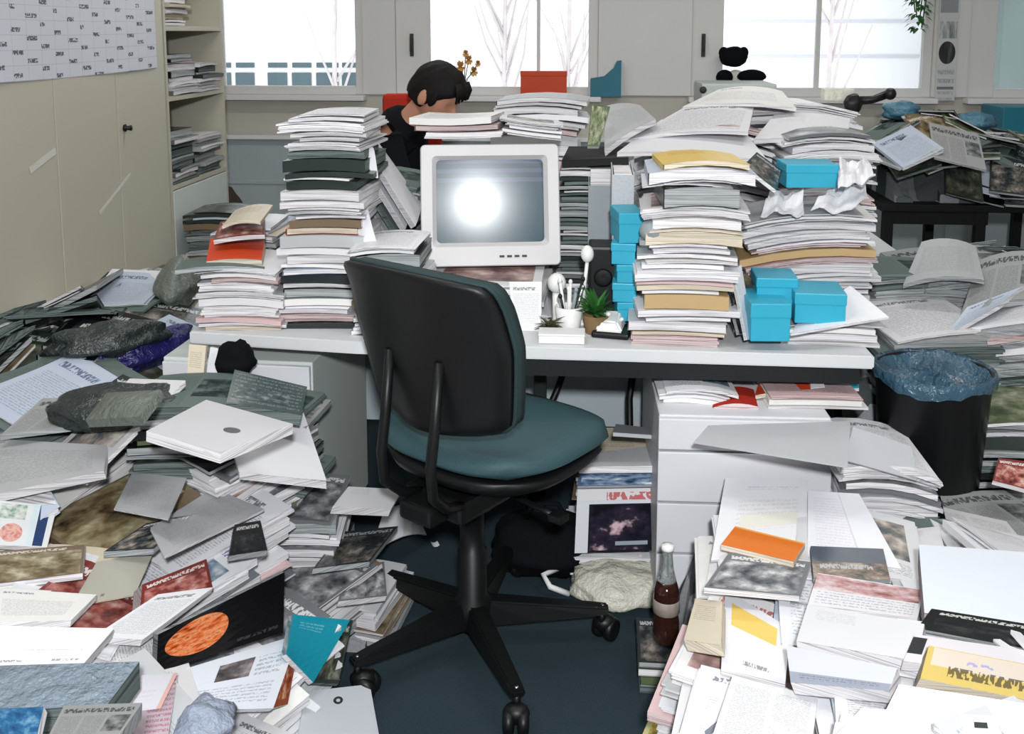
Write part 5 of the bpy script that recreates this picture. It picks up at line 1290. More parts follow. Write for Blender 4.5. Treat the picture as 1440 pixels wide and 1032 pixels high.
lay(HL, 'envelope', 'cream', [(100, 852), (190, 836), (216, 776), (136, 790)], .004, 'beige grey sheet right of the brown photo magazine', mat=pm('beigesheet', (172, 170, 158), [('solid', (.4, .46, .1, .16), (120, 116, 110))]))
lay(HL, 'paper_bundle', 'letterhead', [(-12, 876), (100, 872), (136, 836), (-10, 826)], .012, 'cream edged white sheaf below the brown photo magazine')
lay(HL, 'magazine', 'redphoto', [(196, 866), (300, 832), (290, 786), (200, 822)], .026, 'thick dark red magazine stack left of the black magazine', short='dark red magazine', zs=[.40, .35, .38, .43])
lay(HL, 'magazine', 'textwhite', [(130, 896), (200, 900), (300, 826), (222, 836)], .012, 'white dotted magazine slanting under the dark red one')
lay(HL, 'magazine', 'twocol', [(-14, 946), (112, 940), (160, 884), (-12, 880)], .022, 'white magazine with two dark headline bars, lower left', mat=pm('bars', (226, 224, 226), [('text', (.08, .32, .2, .32), (54, 44, 66), 6), ('text', (.62, .9, .2, .32), (50, 50, 62), 6), ('text', (.3, .9, .42, .5), (170, 160, 170), 20), ('solid', (.0, 1., .06, .12), (200, 208, 222))]), short='magazine with two headline bars')
o = lay(HL, 'magazine_bundle', 'newsgrey', [(-14, 1000), (150, 992), (196, 930), (-14, 936)], .05, 'shrink-wrapped grey magazine bundle at lower left edge', mat=M['wrap'], edge=EDGE_D, cat='magazines', slope=(-.05, .05), short='shrink-wrapped bundle')
lay(HL, 'booklet', 'bluephoto', [(-12, 1050), (50, 1046), (62, 994), (-12, 998)], .01, 'blue glossy booklet in the lower left corner', mat=pm('bluecorner', (40, 104, 150), [('photo', (.02, .98, .02, .98), [(20, 60, 110), (40, 110, 160), (120, 170, 200)], 4)], rough=.25))
lay(HL, 'newspaper', 'newsgrey', [(60, 1050), (160, 1046), (200, 988), (90, 992)], .02, 'grey newspaper bundle beside the blue glossy booklet')
lay(HL, 'paper_bundle', 'plainwhite', [(40, 1060), (110, 1056), (118, 1010), (70, 1008)], .012, 'white sheaf on the grey newspapers at bottom left')
lay(HL, 'booklet', 'redtitle', [(186, 1040), (236, 1036), (250, 950), (196, 960)], .014, 'magenta lettered booklet under the tilted white sheet', mat=pm('magenta', (206, 190, 200), [('text', (.3, .98, .02, .98), (176, 50, 84), 12)]), zs=[.37, .34, .34, .39])
lay(HL, 'paper_sheet', 'plainwhite', [(152, 1006), (226, 996), (250, 946), (190, 950)], .003, 'white sheet with pink edge in front of black magazine', mat=pm('pinkedge', (218, 216, 224), [('solid', (.9, 1., .0, 1.), (222, 178, 170)), ('text', (.2, .7, .3, .6), (206, 196, 208), 8)]), zs=[.40, .36, .37, .42])
lay(HL, 'whitebag', 'plainwhite', [(236, 1060), (310, 1060), (330, 970), (262, 966)], .012, 'x') if False else None
lay(HL, 'magazine', 'greyphoto', [(240, 1000), (384, 996), (420, 892), (262, 940)], .012, 'white open magazine below the black one with orange oval', mat=pm('openmag', (214, 218, 226), [('photo', (.3, .62, .5, .82), [(24, 26, 30), (90, 84, 84), (160, 150, 150)], 5), ('text', (.05, .9, .1, .4), (150, 154, 164), 20), ('text', (.66, .92, .5, .8), (130, 140, 150), 14)]), short='open magazine', zs=[.29, .21, .21, .32])
lay(HL, 'magazine', 'orange', [(382, 996), (404, 990), (420, 908), (404, 902)], .01, 'rust brown spine sticking out right of the open magazine', mat=pm('rust', (150, 70, 40), [('photo', (.1, .9, .1, .9), [(60, 30, 20), (160, 76, 40), (214, 170, 140)], 6)]), zs=[.2, .17, .2, .22])
lay(HL, 'magazine', 'blackgloss', [(220, 946), (398, 889), (400, 804), (222, 892)], .012, 'black glossy magazine with orange oval picture, left foreground', mat=pm('orangeoval', (18, 18, 20), [('oval', (.05, .52, .16, .92), [(120, 44, 14), (206, 92, 40), (226, 150, 100), (160, 60, 24)], 9), ('text', (.6, .95, .1, .2), (70, 70, 72), 10)], rough=.18, spec=.5), short='black magazine with orange oval', zs=[.34, .25, .31, .40])
lay(HL, 'folder', 'teal', [(402, 920), (440, 960), (492, 872), (412, 864)], .01, 'bright cyan folder on the heap left of the chair base', short='cyan folder', maxslope=.6, zs=[.24, .13, .15, .24])
lay(HL, 'booklet', 'darkgreen', [(436, 960), (476, 962), (496, 872), (474, 872)], .008, 'dark teal booklet half under the cyan folder', zs=[.11, .07, .12, .13])
lay(HL, 'paper_sheet', 'plainwhite', [(416, 1050), (536, 1050), (520, 962), (430, 972)], .003, 'white sheet with small black ring at heap foot', mat=pm('ring', (220, 224, 232), [('oval', (.42, .56, .7, .84), [(40, 40, 44), (60, 60, 64)], 3), ('oval', (.46, .52, .74, .80), [(210, 210, 214), (220, 220, 224)], 3)]), short='sheet with black ring', zs=[.15, .05, .04, .10])
lay(HL, 'magazine', 'blackgloss', [(322, 782), (376, 774), (366, 732), (330, 738)], .014, 'small black notebook right of the large slanting white sheet')
lay(HL, 'magazine', 'greyphoto', [(476, 846), (544, 838), (540, 790), (486, 796)], .014, 'grey photo magazine near the chair left of its base')
lay(HL, 'magazine', 'darkphoto', [(440, 800), (520, 790), (560, 740), (480, 748)], .012, 'dark photo magazine on the spill left of the chair')
lay(HL, 'paper_bundle', 'plainwhite', [(468, 712), (550, 716), (566, 688), (490, 684)], .02, 'white sheaf lying at the foot of the left pedestal', short='sheaf at the foot of the left pedestal')
lay(HL, 'paper_sheet', 'plainwhite', [(520, 780), (600, 752), (588, 724), (540, 718)], .003, 'grey white curled sheet left of the chair column', curl=lambda a, b: .03 * sin(pi * a), zs=[.07, .03, .04, .09])
# the bags on the far left heap
def bag(hm, u, v, r3, mat, label, seed=0, noise=.22, rot=0.0, name='plastic_bag', lift=.3):
    p = hm.march(u, v); Mx = Matrix.Rotation(rot, 3, 'Z')
    bm = bmesh.new(); blob(bm, (0, 0, 0), r3, 30, 20, noise=noise, seed=seed, M=Mx)
    o = bm_obj(name, bm, mat, None, (p.x, p.y, p.z + r3[2] * lift)); return tag(o, label, 'bag')
bag(HL, 205, 500, (.06, .20, .05), M['bluebag'], 'blue purple plastic bag lying on the left heap', 3, .2, -.5)
bag(HL, 150, 486, (.08, .16, .05), M['darkbag'], 'dark bag left of the blue purple plastic bag', 4, .2, -.9)
bag(HL, 252, 408, (.075, .22, .085), M['greybag'], 'grey green rolled bag end between cupboard and desk pile', 8, .12, .25)
bag(HL, 170, 580, (.17, .10, .05), M['darkbag'], 'dark plastic bag under the silver pouch', 5, .16, .2)
lay(HL, 'pouch', 'greyphoto', [(120, 590), (196, 586), (226, 548), (150, 552)], .02, 'silver grey plastic pouch lying on a dark bag', mat=M['greybag'], edge=M['greybag'], cat='pouch', lift=.03, curl=lambda a, b: .02 * sin(pi * a) * sin(pi * b))
bag(HL, 285, 1024, (.05, .06, .03), M['whitebag'], 'pale bluish crumpled bag below the open magazine', 9, .2)
# right heap --------------------------------------------------------
lay(HR, 'brochure', 'textwhite', [(1000, 788), (1134, 770), (1136, 674), (1020, 672)], .004, 'big white open brochure, left half, topping the right heap', mat=pm('bigsheet', (230, 230, 234), [('text', (.28, .9, .84, .9), (196, 190, 204), 30), ('text', (.2, .9, .3, .7), (214, 208, 200), 18), ('solid', (.25, .9, .34, .5), (228, 226, 214))]), short='big white open brochure', slope=(.0, .12), q=.7)
lay(HR, 'brochure', 'textwhite', [(1136, 782), (1268, 800), (1208, 694), (1136, 690)], .004, 'big white open brochure, right half, topping the right heap', mat=pm('bigsheet_right', (228, 228, 234), [('text', (.1, .6, .1, .9), (210, 204, 216), 24), ('solid', (.58, .6, .0, 1.), (206, 204, 214))]), slope=(-.02, .12), q=.7)
lay(HR, 'newspaper', 'greyphoto', [(990, 826), (1124, 838), (1140, 790), (1026, 776)], .012, 'magazine with bluish photo right below the orange booklet', short='magazine with bluish photo')
lay(HR, 'booklet', 'orange', [(1014, 766), (1116, 790), (1132, 764), (1034, 740)], .012, 'orange booklet on the white brochure, right heap', short='orange booklet', lift=.01, mat=pm('orangebook', (214, 112, 26), [('solid', (.0, 1.0, .93, 1.0), (230, 160, 80))]))
lay(HR, 'magazine', 'darkphoto', [(1144, 812), (1252, 816), (1242, 772), (1140, 768)], .012, 'dark grey lettered magazine right of the orange booklet', short='dark lettered magazine', mat=pm('greyletter', (74, 82, 94), [('photo', (.0, 1., .0, .5), [(50, 56, 50), (120, 100, 86), (160, 150, 140)], 6), ('title', (.1, .8, .3, .5), (170, 174, 180), 14)], rough=.3))
lay(HR, 'magazine', 'redtitle', [(1136, 850), (1290, 870), (1300, 830), (1150, 806)], .012, 'white magazine with pinkish picture below the dark lettered one', mat=pm('pinkpic', (222, 220, 224), [('photo', (.0, .98, .5, .98), [(120, 60, 56), (190, 150, 150), (220, 210, 214)], 5), ('text', (.05, .95, .06, .45), (150, 150, 160), 12)]))
lay(HR, 'magazine', 'plainwhite', [(1120, 902), (1290, 930), (1300, 878), (1136, 850)], .03, 'thick white magazine pile in the middle of right heap')
lay(HR, 'magazine', 'bluetitle', [(1112, 960), (1250, 972), (1262, 940), (1106, 908)], .024, 'grey blue edged magazine under the thick white pile', mat=pm('greyblue', (206, 208, 218), [('solid', (.0, 1., .0, .3), (150, 156, 170)), ('text', (.1, .9, .1, .25), (90, 96, 110), 14)]))
lay(HR, 'paper_bundle', 'plainwhite', [(1014, 940), (1104, 962), (1112, 884), (1020, 828)], .012, 'white leaflet with yellow square and black lettering', mat=pm('yellowsq', (226, 226, 232), [('solid', (.12, .82, .56, .86), (232, 198, 104)), ('text', (.34, .74, .1, .2), (44, 40, 50), 9)]), short='leaflet with yellow square')
lay(HR, 'book', 'cream', [(962, 900), (1014, 908), (1016, 846), (978, 842)], .02, 'beige white booklet at the left rim of right heap')
lay(HR, 'folder', 'paleblue', [(1300, 862), (1460, 884), (1460, 778), (1292, 766)], .05, 'large pale blue-white flat box, right picture edge', mat=pm('paleboxtop', (222, 228, 236), []), edge=EDGE_P, short='large pale flat box', cat='box', slope=(.03, .05))
lay(HR, 'magazine', 'blackgloss', [(1290, 884), (1460, 916), (1460, 880), (1310, 856)], .008, 'black folder edge below the large pale flat box')
lay(HR, 'magazine', 'redtitle', [(1270, 930), (1450, 954), (1450, 916), (1286, 892)], .016, 'white magazine with dark corner mark, right edge', mat=pm('corner', (220, 216, 222), [('solid', (.0, .12, .3, .9), (40, 40, 46)), ('solid', (.2, 1., .3, .36), (150, 140, 150))]))
yb = lay(HR, 'book', 'yellow', [(1294, 954), (1470, 990), (1472, 940), (1306, 908)], .03, 'yellow golden book with dark title, lower right', mat=pm('yellowbook', (206, 182, 104), [('solid', (.05, .95, .45, .98), (212, 200, 186)), ('title', (.2, .98, .2, .62), (54, 50, 44), 13), ('title', (.34, .56, .62, .78), (150, 150, 206), 10)], rough=.35), edge=EDGE_C, short='yellow book')
lay(HR, 'paper_bundle', 'plainwhite', [(1240, 1010), (1460, 1040), (1460, 992), (1264, 962)], .02, 'white sheaf right under the yellow book')
lay(HR, 'magazine', 'plainwhite', [(1150, 1060), (1420, 1070), (1400, 1008), (1212, 996)], .014, 'white magazine with curved dark line at bottom edge', mat=pm('curve', (226, 230, 232), [('oval', (.2, .95, .3, .95), [(226, 230, 232), (230, 232, 234)], 2), ('solid', (.84, .93, .7, .84), (40, 48, 48))]))
lay(HR, 'paper_bundle', 'twocol', [(1000, 1040), (1140, 1060), (1150, 980), (1030, 950)], .02, 'white printed sheaf lower middle of the right heap')
lay(HR, 'book', 'yellow', [(896, 1050), (980, 1056), (984, 1012), (916, 1004)], .02, 'yellow and green booklet at the bottom rim, right heap', mat=pm('yellowgreen', (214, 206, 150), [('photo', (.1, .9, .1, .9), [(60, 110, 90), (206, 180, 70), (226, 220, 200)], 6)]), short='yellow and green booklet')
lay(HR, 'magazine', 'newsgreen', [(1236, 752), (1330, 772), (1392, 752), (1290, 716)], .012, 'dark green magazine behind the large pale flat box', zs=[.36, .36, .37, .37])
lay(HR, 'folder', 'blackgloss', [(1240, 728), (1330, 730), (1322, 696), (1250, 700)], .014, 'black open file left of the bin foot')
lay(HR, 'paper_sheet', 'plainwhite', [(1276, 770), (1330, 778), (1320, 740), (1280, 744)], .003, 'small white sheet left of the large pale flat box')

quad('newspaper', PR['palegrey']['m'], EDGE_G, [ay(1270, 400, 3.05), ay(1384, 394, 3.05), ay(1372, 346, 3.35), ay(1296, 340, 3.35)], .014, 'pale newspaper draped high on the right slope', bulge=.02, short='pale draped newspaper')
quad('newspaper', PR['newsgrey']['m'], EDGE_G, [ay(1350, 446, 2.92), ay(1470, 420, 2.96), ay(1470, 356, 3.25), ay(1376, 366, 3.25)], .02, 'pale newspaper fan at the right picture edge', bulge=.02, short='newspaper fan')
quad('magazine', PR['paleblue']['m'], EDGE_W, [ay(1330, 472, 2.84), ay(1404, 430, 2.9), ay(1440, 402, 3.0), ay(1360, 432, 2.95)], .012, 'bluish white magazine slanting below the newspaper fan')
quad('magazine', PR['pinkish']['m'], EDGE_P, [ay(1388, 480, 2.8), ay(1460, 470, 2.8), ay(1460, 448, 2.95), ay(1392, 458, 2.95)], .012, 'pinkish folded paper right of bin')
quad('paper_sheet', PR['plainwhite']['m'], EDGE_W, [ay(1236, 486, 2.84), ay(1384, 492, 2.84), ay(1372, 462, 2.98), ay(1252, 460, 2.98)], .003, 'white sheet lying directly behind the bin rim')
lay(HR, 'magazine', 'redphoto', [(1396, 676), (1450, 690), (1450, 650), (1404, 644)], .012, 'dark red magazine right of the bin foot')
# far table and behind
quad('envelope', PR['paleblue']['m'], EDGE_W, [ay(1190, 178, 4.3), ay(1240, 168, 4.3), ay(1246, 152, 4.6), ay(1200, 160, 4.6)], .01, 'x') if False else None
# pile-top telephone handset
def capsule(name, pts, rads, mat, label, cat, parent=None, seg=12):
    bm = bmesh.new(); P = [Vector(p) for p in pts]; c = P[0].copy(); tube(bm, [p - c for p in P], rads, seg)
    return tag(bm_obj(name, bm, mat, parent, c), label, cat)
hs = empty('telephone_handset', ay(1205, 152, 3.72)); tag(hs, 'black telephone handset on the rear white pile', 'handset')
o3 = Vector(hs.location)
bm = bmesh.new(); tube(bm, [ay(1203, 142, 3.72) - o3, ay(1228, 140, 3.72) - o3, ay(1252, 131, 3.72) - o3], [.017, .014, .016], 12); blob(bm, ay(1252, 132, 3.70) - o3, (.022, .02, .022), 12, 8); bm_obj('grip', bm, M['blackplastic'], hs)
bm = bmesh.new(); blob(bm, ay(1200, 146, 3.70) - o3, (.034, .03, .036), 14, 10, noise=.15, seed=2); bm_obj('earpiece', bm, M['blackplastic'], hs)
p = ay(1178, 132, 3.74); bm = bmesh.new(); box(bm, -.055, .055, -.03, .03, -.025, .02, bev=.008); tag(bm_obj('tissue_pack', bm, M['creambag'], None, (p.x, 3.74, p.z)), 'cream soft packet on the rear white pile by the handset', 'packet')

for k, (c4, key, lab) in enumerate((([(262, 546, .56), (284, 552, .55), (290, 486, .68), (266, 484, .68)], 'cream', 'cream upright folder leaning left of the left pedestal'), ([(286, 556, .55), (304, 560, .55), (316, 492, .67), (296, 488, .68)], 'plainwhite', 'white upright folder leaning left of the left pedestal'), ([(304, 556, .55), (322, 552, .55), (326, 498, .66), (312, 490, .67)], 'brownphoto', 'rust brown upright folder beside the white upright folder'))):
    zz = [ay(u, v, 2.40 + (.03 if i > 1 else 0) + .02 * k) for i, (u, v, _) in enumerate(c4)]
    quad('folder', PR[key]['m'], PR[key]['edge'], zz, .012, lab)
p = ay(330, 498, 2.44); bm = bmesh.new(); blob(bm, (0, 0, 0), (.05, .05, .05), 20, 14, noise=.2, seed=31)  # black blob put in for the dark gap under the desk
tag(bm_obj('under_desk_dark', bm, M['blackcloth'], None, (p.x, 2.45, p.z - .02)), 'black lump standing in for under-desk darkness by left pedestal', 'pouch')
# ================================================================== bin, bottle, floor things
bn = empty('waste_bin', (bc_.x, 2.62, .0)); tag(bn, 'tall black waste bin with bluish plastic liner, right of desk', 'bin'); ANCHORS.append(('black waste bin', Vector((bc_.x, 2.62, .6))))
RZ = bc_.z
bm = bmesh.new(); lathe(bm, [(.105, 0.0), (.11, .004), (BINR - .006, RZ - .02), (BINR, RZ - .015), (BINR, RZ), (BINR - .008, RZ), (BINR - .014, RZ - .02), (.1, .012)], 40); bm_obj('body', bm, M['bin'], bn)
bm = bmesh.new(); seg = 56; rr = random.Random(5); rows = []
prof = [(BINR + .003, -.03, .8), (BINR + .006, -.012, .5), (BINR + .003, .006, .2), (BINR - .010, -.002, .3), (BINR - .025, -.016, .8), (BINR - .05, -.024, 1.3), (.07, -.028, 1.8), (.035, -.02, 1.8), (.001, -.022, 0)]
ph = [rr.uniform(0, 6.28) for _ in range(6)]
for r_, dz, am in prof:
    rows.append([bm.verts.new(((r_ + am * .004 * sin(9 * a + ph[0])) * cos(a), (r_ + am * .004 * sin(9 * a + ph[0])) * sin(a), RZ + dz + am * (.011 * sin(3 * a + ph[1]) + .004 * sin(11 * a + ph[2] + r_ * 60) + .003 * sin(19 * a + r_ * 130)))) for a in (2 * pi * k / seg for k in range(seg))])
for i in range(len(rows) - 1):
    for k in range(seg): f = bm.faces.new((rows[i][k], rows[i][(k + 1) % seg], rows[i + 1][(k + 1) % seg], rows[i + 1][k])); f.smooth = True
bm_obj('liner', bm, M['binbag'], bn)
# cola bottle beside the drawers
p = az(936, 899, .08); stack('little pile beneath the bottle', p.x - .07, p.x + .1, p.y - .09, .002, .078, depth=.2, pal='dark', jit=.003, rj=.02, bend=0, sx=0); c = empty('glass_bottle', (p.x, p.y, .0795)); tag(c, 'glass cola bottle standing on the carpet beside right heap', 'bottle'); ANCHORS.append(('glass bottle', Vector((p.x, p.y, .1))))
t = NT('cola_glass'); t.base(S2L((58, 30, 22))); t.rough(.05, .6); t.b.inputs['Transmission Weight'].default_value = .35; M['cola'] = t.m
t = NT('clear_bottle_glass'); t.base(S2L((190, 200, 196))); t.rough(.05, .6); t.b.inputs['Transmission Weight'].default_value = .8; t.b.inputs['Alpha'].default_value = .7; M['clearbottle'] = t.m
bm = bmesh.new(); lathe(bm, [(.026, 0), (.031, .006), (.031, .05), (.028, .07), (.031, .10), (.030, .125), (.022, .15), (.0, .151)], 24); bm_obj('body', bm, M['cola'], c)
bm = bmesh.new(); lathe(bm, [(.022, .151), (.015, .18), (.0125, .21), (.0125, .225), (.0, .226)], 20); bm_obj('neck', bm, M['clearbottle'], c)
bm = bmesh.new(); lathe(bm, [(.0145, .226), (.0155, .229), (.0145, .238), (.0, .240)], 20); bm_obj('cap', bm, M['whitegloss'], c)
bm = bmesh.new(); lathe(bm, [(.0285, .072), (.0315, .074), (.0318, .105), (.0300, .108)], 24); bm_obj('label', bm, plain('bottle_label', (150, 140, 130), .5, var=.5, scale=60), c)
# black bag and cream bag under the desk
p = az(765, 800, 0); bm = bmesh.new(); blob(bm, (0, 0, .075), (.15, .10, .085), 30, 20, noise=.14, seed=6); 
for v in bm.verts: v.co.z = max(v.co.z, .001)
tube(bm, [(-.06, 0, .13), (-.03, -.01, .2), (.04, -.01, .2), (.07, 0, .13)], .008, 8)
tag(bm_obj('black_bag', bm, M['blackcloth'], None, (p.x, p.y, 0)), 'black cloth bag on the carpet behind the chair column', 'bag')
p = az(870, 850, 0); bm = bmesh.new(); blob(bm, (0, .04, .035), (.13, .10, .05), 34, 20, noise=.16, seed=12)
for v in bm.verts: v.co.z = max(v.co.z, .002)
tag(bm_obj('plastic_bag', bm, M['creambag'], None, (p.x, p.y, 0)), 'cream crumpled plastic bag on the carpet below magazine stack', 'bag')
bm = bmesh.new(); tube(bm, [(0, 0, .006), (-.05, -.01, .03), (-.07, .02, .045), (-.03, .05, .05)], .008, 8)
q = az(800, 838, 0); tag(bm_obj('paper_loop', bm, M['white'], None, (q.x, q.y, 0)), 'white looped strap beside the cream bag', 'strap')
# small white tag hanging behind the chair, small scraps
def scrap(u, v, z, s, mat, label, rz=.4):
    p = az(u, v, z); X, Y = grid_xy(s, s * 1.3, 4, 4); V, F, FM, UV = [], [], [], []
    slab(V, F, FM, UV, X, Y, .004 + .3 * s * np.sin(X / s * 2) ** 2, .0045 + .3 * s * np.sin(X / s * 2) ** 2, 0, 0, 0)
    tag(mesh_obj('paper_scrap', V, F, [M[mat]], FM, UV, None, (p.x, p.y, z), (0, 0, rz)), label, 'scrap')
scrap(576, 826, .001, .035, 'white', 'small white scrap on the carpet left of chair arm')
scrap(556, 860, .001, .02, 'white', 'tiny white scrap beside the rear chair caster')
scrap(612, 768, .001, .02, 'white', 'tiny white scrap behind the chair on the carpet')
q = ay(728, 716, 2.5); quad('price_tag', M['label'], M['label'], [ay(718, 712, 2.45), ay(730, 728, 2.45), ay(739, 712, 2.46), ay(728, 698, 2.46)], .001, 'small white diamond shaped tag hanging behind the chair column', cat='tag') if False else None
# brown bag behind the left desk end, on the floor by the parapet
p = ay(322, 300, 5.3); bm = bmesh.new(); blob(bm, (0, 0, p.z * .62), (.11, .14, p.z * .62), 22, 16, noise=.12, seed=4)
for v in bm.verts: v.co.z = max(v.co.z, .001)
tag(bm_obj('brown_bag', bm, M['brownbag'], None, (p.x - .02, 5.35, 0)), 'dark brown bag standing beside the bookcase below the window', 'bag')
r = random.Random(5)
stack('pile between bookcase and desk pile', -1.86, -1.6, 4.4, .0, ax(262, 312, -1.75).z, depth=.34, pal='dark', jit=.014, bend=.01, tscale=1.6)

# ================================================================== window sill things
SZ = WZ0 - .003
def sillx(u, v=120, y=6.14): return ay(u, v, y)
a, b = ay(732, 135, 6.12), ay(797, 100, 6.12)
c = empty('card_box', ((a.x + b.x) / 2, 6.14, SZ), .03); tag(c, 'orange red box on the window sill above the monitor', 'box')
w = (b.x - a.x) / 2; h = b.z - SZ
bm_obj('body', nbox(-w, w, -.03, .03, 0, h * .97, .003), M['orange'], c); bm_obj('lid', nbox(-w - .002, w + .002, -.032, .032, h * .8, h, .003), M['orange'], c)
# teal stepped files
a = ay(830, 145, 6.1); b = ay(874, 85, 6.1)
c = empty('teal_file', ((a.x + b.x) / 2, 6.14, SZ)); tag(c, 'teal cut-away file holder on the sill right of orange box', 'file')
w = (b.x - a.x) / 2; h = b.z - SZ
bm = bmesh.new(); prof = [(-w, 0), (w, 0), (w, h), (w * .72, h * .98), (w * .5, h * .78), (-w * .1, h * .56), (-w, h * .5)]
for yy in (-.035, .035): pass
f0 = [bm.verts.new((x, -.035, z)) for x, z in prof]; f1 = [bm.verts.new((x, .035, z)) for x, z in prof]
bm.faces.new(f0); bm.faces.new(f1[::-1]); n = len(prof)
for i in range(n): bm.faces.new((f0[i], f0[(i + 1) % n], f1[(i + 1) % n], f1[i]))
bm_obj('body', bm, M['tealdark'], c); bm_obj('papers', nbox(-w * .9, w * .9, -.03, .03, .01, h * .46), EDGE_W, c)
# flowers in a vase
p = ay(652, 120, 6.12); c = empty('flower_vase', (p.x, 6.14, SZ)); tag(c, 'vase of pale orange flowers on the sill behind the man', 'flowers')
bm = bmesh.new(); lathe(bm, [(.03, 0), (.04, .03), (.022, .09), (.028, .11), (.02, .108)], 18); bm_obj('vase', bm, M['whitegloss'], c)
M['petal'] = plain('flower_petal', (238, 186, 104), .6, var=.3); M['petal2'] = plain('flower_heart', (170, 104, 40), .7, var=.3)
for k, (dx, dz, r_) in enumerate(((-.02, .18, .035), (.03, .22, .03), (.06, .15, .03), (-.05, .13, .025), (.01, .26, .022), (.09, .2, .02))):
    bm = bmesh.new(); cc = Vector((dx, rr.uniform(-.02, .02), dz))
    for j in range(11):
        a = 2 * pi * j / 11; leaf(bm, cc, cc + Vector((cos(a) * r_ * 1.25, -.012, sin(a) * r_ * 1.25)), r_ * .42); leaf(bm, cc, cc + Vector((cos(a + .3) * r_, -.03, sin(a + .3) * r_)), r_ * .4)
    blob(bm, cc + Vector((0, -.008, 0)), (r_ * .35, r_ * .25, r_ * .35), 8, 6, mi=1); tube(bm, [(dx * .2, 0, .1), cc], .003, 6, mi=2)
    bm_obj('flower', bm, [M['petal'], M['petal2'], M['green']], c)
# black and white soft toy
p = ay(1036, 118, 6.1); c = empty('soft_toy', (p.x, 6.13, SZ)); tag(c, 'black and white soft toy slumped on the window sill', 'toy')
def rel(u, v): q = ay(u, v, 6.1); return Vector((q.x - p.x, 0, q.z - SZ))
bm = bmesh.new(); q = rel(1036, 100); blob(bm, (q.x, 0, q.z * .5), (.085, .06, q.z * .55), 16, 10, noise=.05, seed=1); bm_obj('body', bm, plain('white_plush', (214, 212, 206), .9, .1, bump=.4), c)
bm = bmesh.new(); blob(bm, rel(1032, 80) + Vector((0, -.02, 0)), (.085, .07, .062), 18, 12, noise=.07, seed=2); blob(bm, rel(1018, 74) + Vector((0, -.02, 0)), (.03, .03, .035), 12, 8); blob(bm, rel(1046, 74) + Vector((0, -.02, 0)), (.03, .03, .035), 12, 8); bm_obj('head', bm, M['blackcloth'], c)
for q, s in ((rel(1018, 108), (.05, .05, .045)), (rel(1056, 107), (.085, .05, .042))):
    bm = bmesh.new(); blob(bm, q + Vector((0, -.06, 0)), s, 14, 10, noise=.06, seed=3); bm_obj('paw', bm, M['blackcloth'], c)
# grey flat monitor-like slab edge below the toy
a, b = ay(982, 142, 5.7), ay(1086, 116, 5.7)
c = empty('printer', ((a.x + b.x) / 2, 5.75, 0)); tag(c, 'grey green office machine under the soft toy by the window', 'printer')
w = (b.x - a.x) / 2; bm_obj('stand', nbox(-w * .9, w * .9, -.18, .18, 0, .9, .005), M['pedestal_g'], c)
bm_obj('body', nbox(-w, w, -.2, .2, .9, b.z, .012), M['pedestal_g'], c)
bm = bmesh.new(); blob(bm, (-w * .96, -.2, b.z - .035), (.02, .012, .02), 12, 8); bm_obj('knob', bm, M['bezeldark'], c)
# strip of pictures hanging on the right post
M['strip'] = print_mat('print_picture_strip', (206, 208, 208), [('solid', (.05, .95, .86, .9), (60, 64, 66)), ('solid', (.05, .95, .74, .78), (80, 84, 86)), ('solid', (.06, .94, .62, .72), (150, 154, 156)), ('photo', (.06, .94, .44, .56), [(90, 96, 96), (170, 176, 176), (226, 228, 228)], 5), ('oval', (.08, .92, .26, .42), [(18, 20, 22), (40, 42, 44), (90, 90, 88)], 4), ('text', (.08, .92, .12, .22), (120, 124, 126), 16), ('solid', (.08, .92, .08, .1), (120, 124, 126)), ('text', (.1, .9, .0, .07), (150, 154, 156), 22)], rough=.4)
a, b = ay(1316, 142, 6.14), ay(1356, -60, 6.14)
c = mesh_obj('picture_strip', [(a.x, 6.165, a.z), (b.x, 6.165, a.z), (b.x, 6.165, b.z), (a.x, 6.165, b.z), (a.x, 6.17, a.z), (b.x, 6.17, a.z), (b.x, 6.17, b.z), (a.x, 6.17, b.z)],
    [(0, 1, 2, 3), (7, 6, 5, 4), (0, 4, 5, 1), (1, 5, 6, 2), (2, 6, 7, 3), (3, 7, 4, 0)], [M['strip']], None, [(0, 0), (1, 0), (1, 1), (0, 1)] * 2)
tag(c, 'vertical strip of black and white pictures on the window post', 'pictures')
# hanging plant
p = ay(1293, 0, 6.0); c = empty('hanging_plant', (p.x, 6.0, p.z + .3)); tag(c, 'green hanging plant trailing down beside the picture strip', 'plant')
bm = bmesh.new(); lathe(bm, [(.05, -.02), (.075, .08), (.085, .1), (.06, .09)], 20); bm_obj('pot', bm, M['woodbrown'], c)
bm = bmesh.new(); tube(bm, [(0, 0, .08), (0, 0, ZC - p.z - .3)], .003, 6); bm_obj('cord', bm, M['label'], c)
bm = bmesh.new(); r = random.Random(8)
for k in range(170):
    a = r.uniform(0, 6.28); z = r.uniform(-.47, .1); q = .075 * (1 - max(0, (-z - .2)) * 2.4) * sqrt(r.random()); b_ = Vector((cos(a) * q, sin(a) * q, z)); leaf(bm, b_, b_ + Vector((cos(a) * .05, sin(a) * .05, -.03)), .013)
for k in range(7):
    a = k * .9; tube(bm, [(cos(a) * .05, sin(a) * .05, .09), (cos(a) * .06, sin(a) * .06, -.1), (cos(a) * .02, sin(a) * .02, -.46 + .03 * k)], .004, 5)
bm_obj('foliage', bm, M['green'], c)
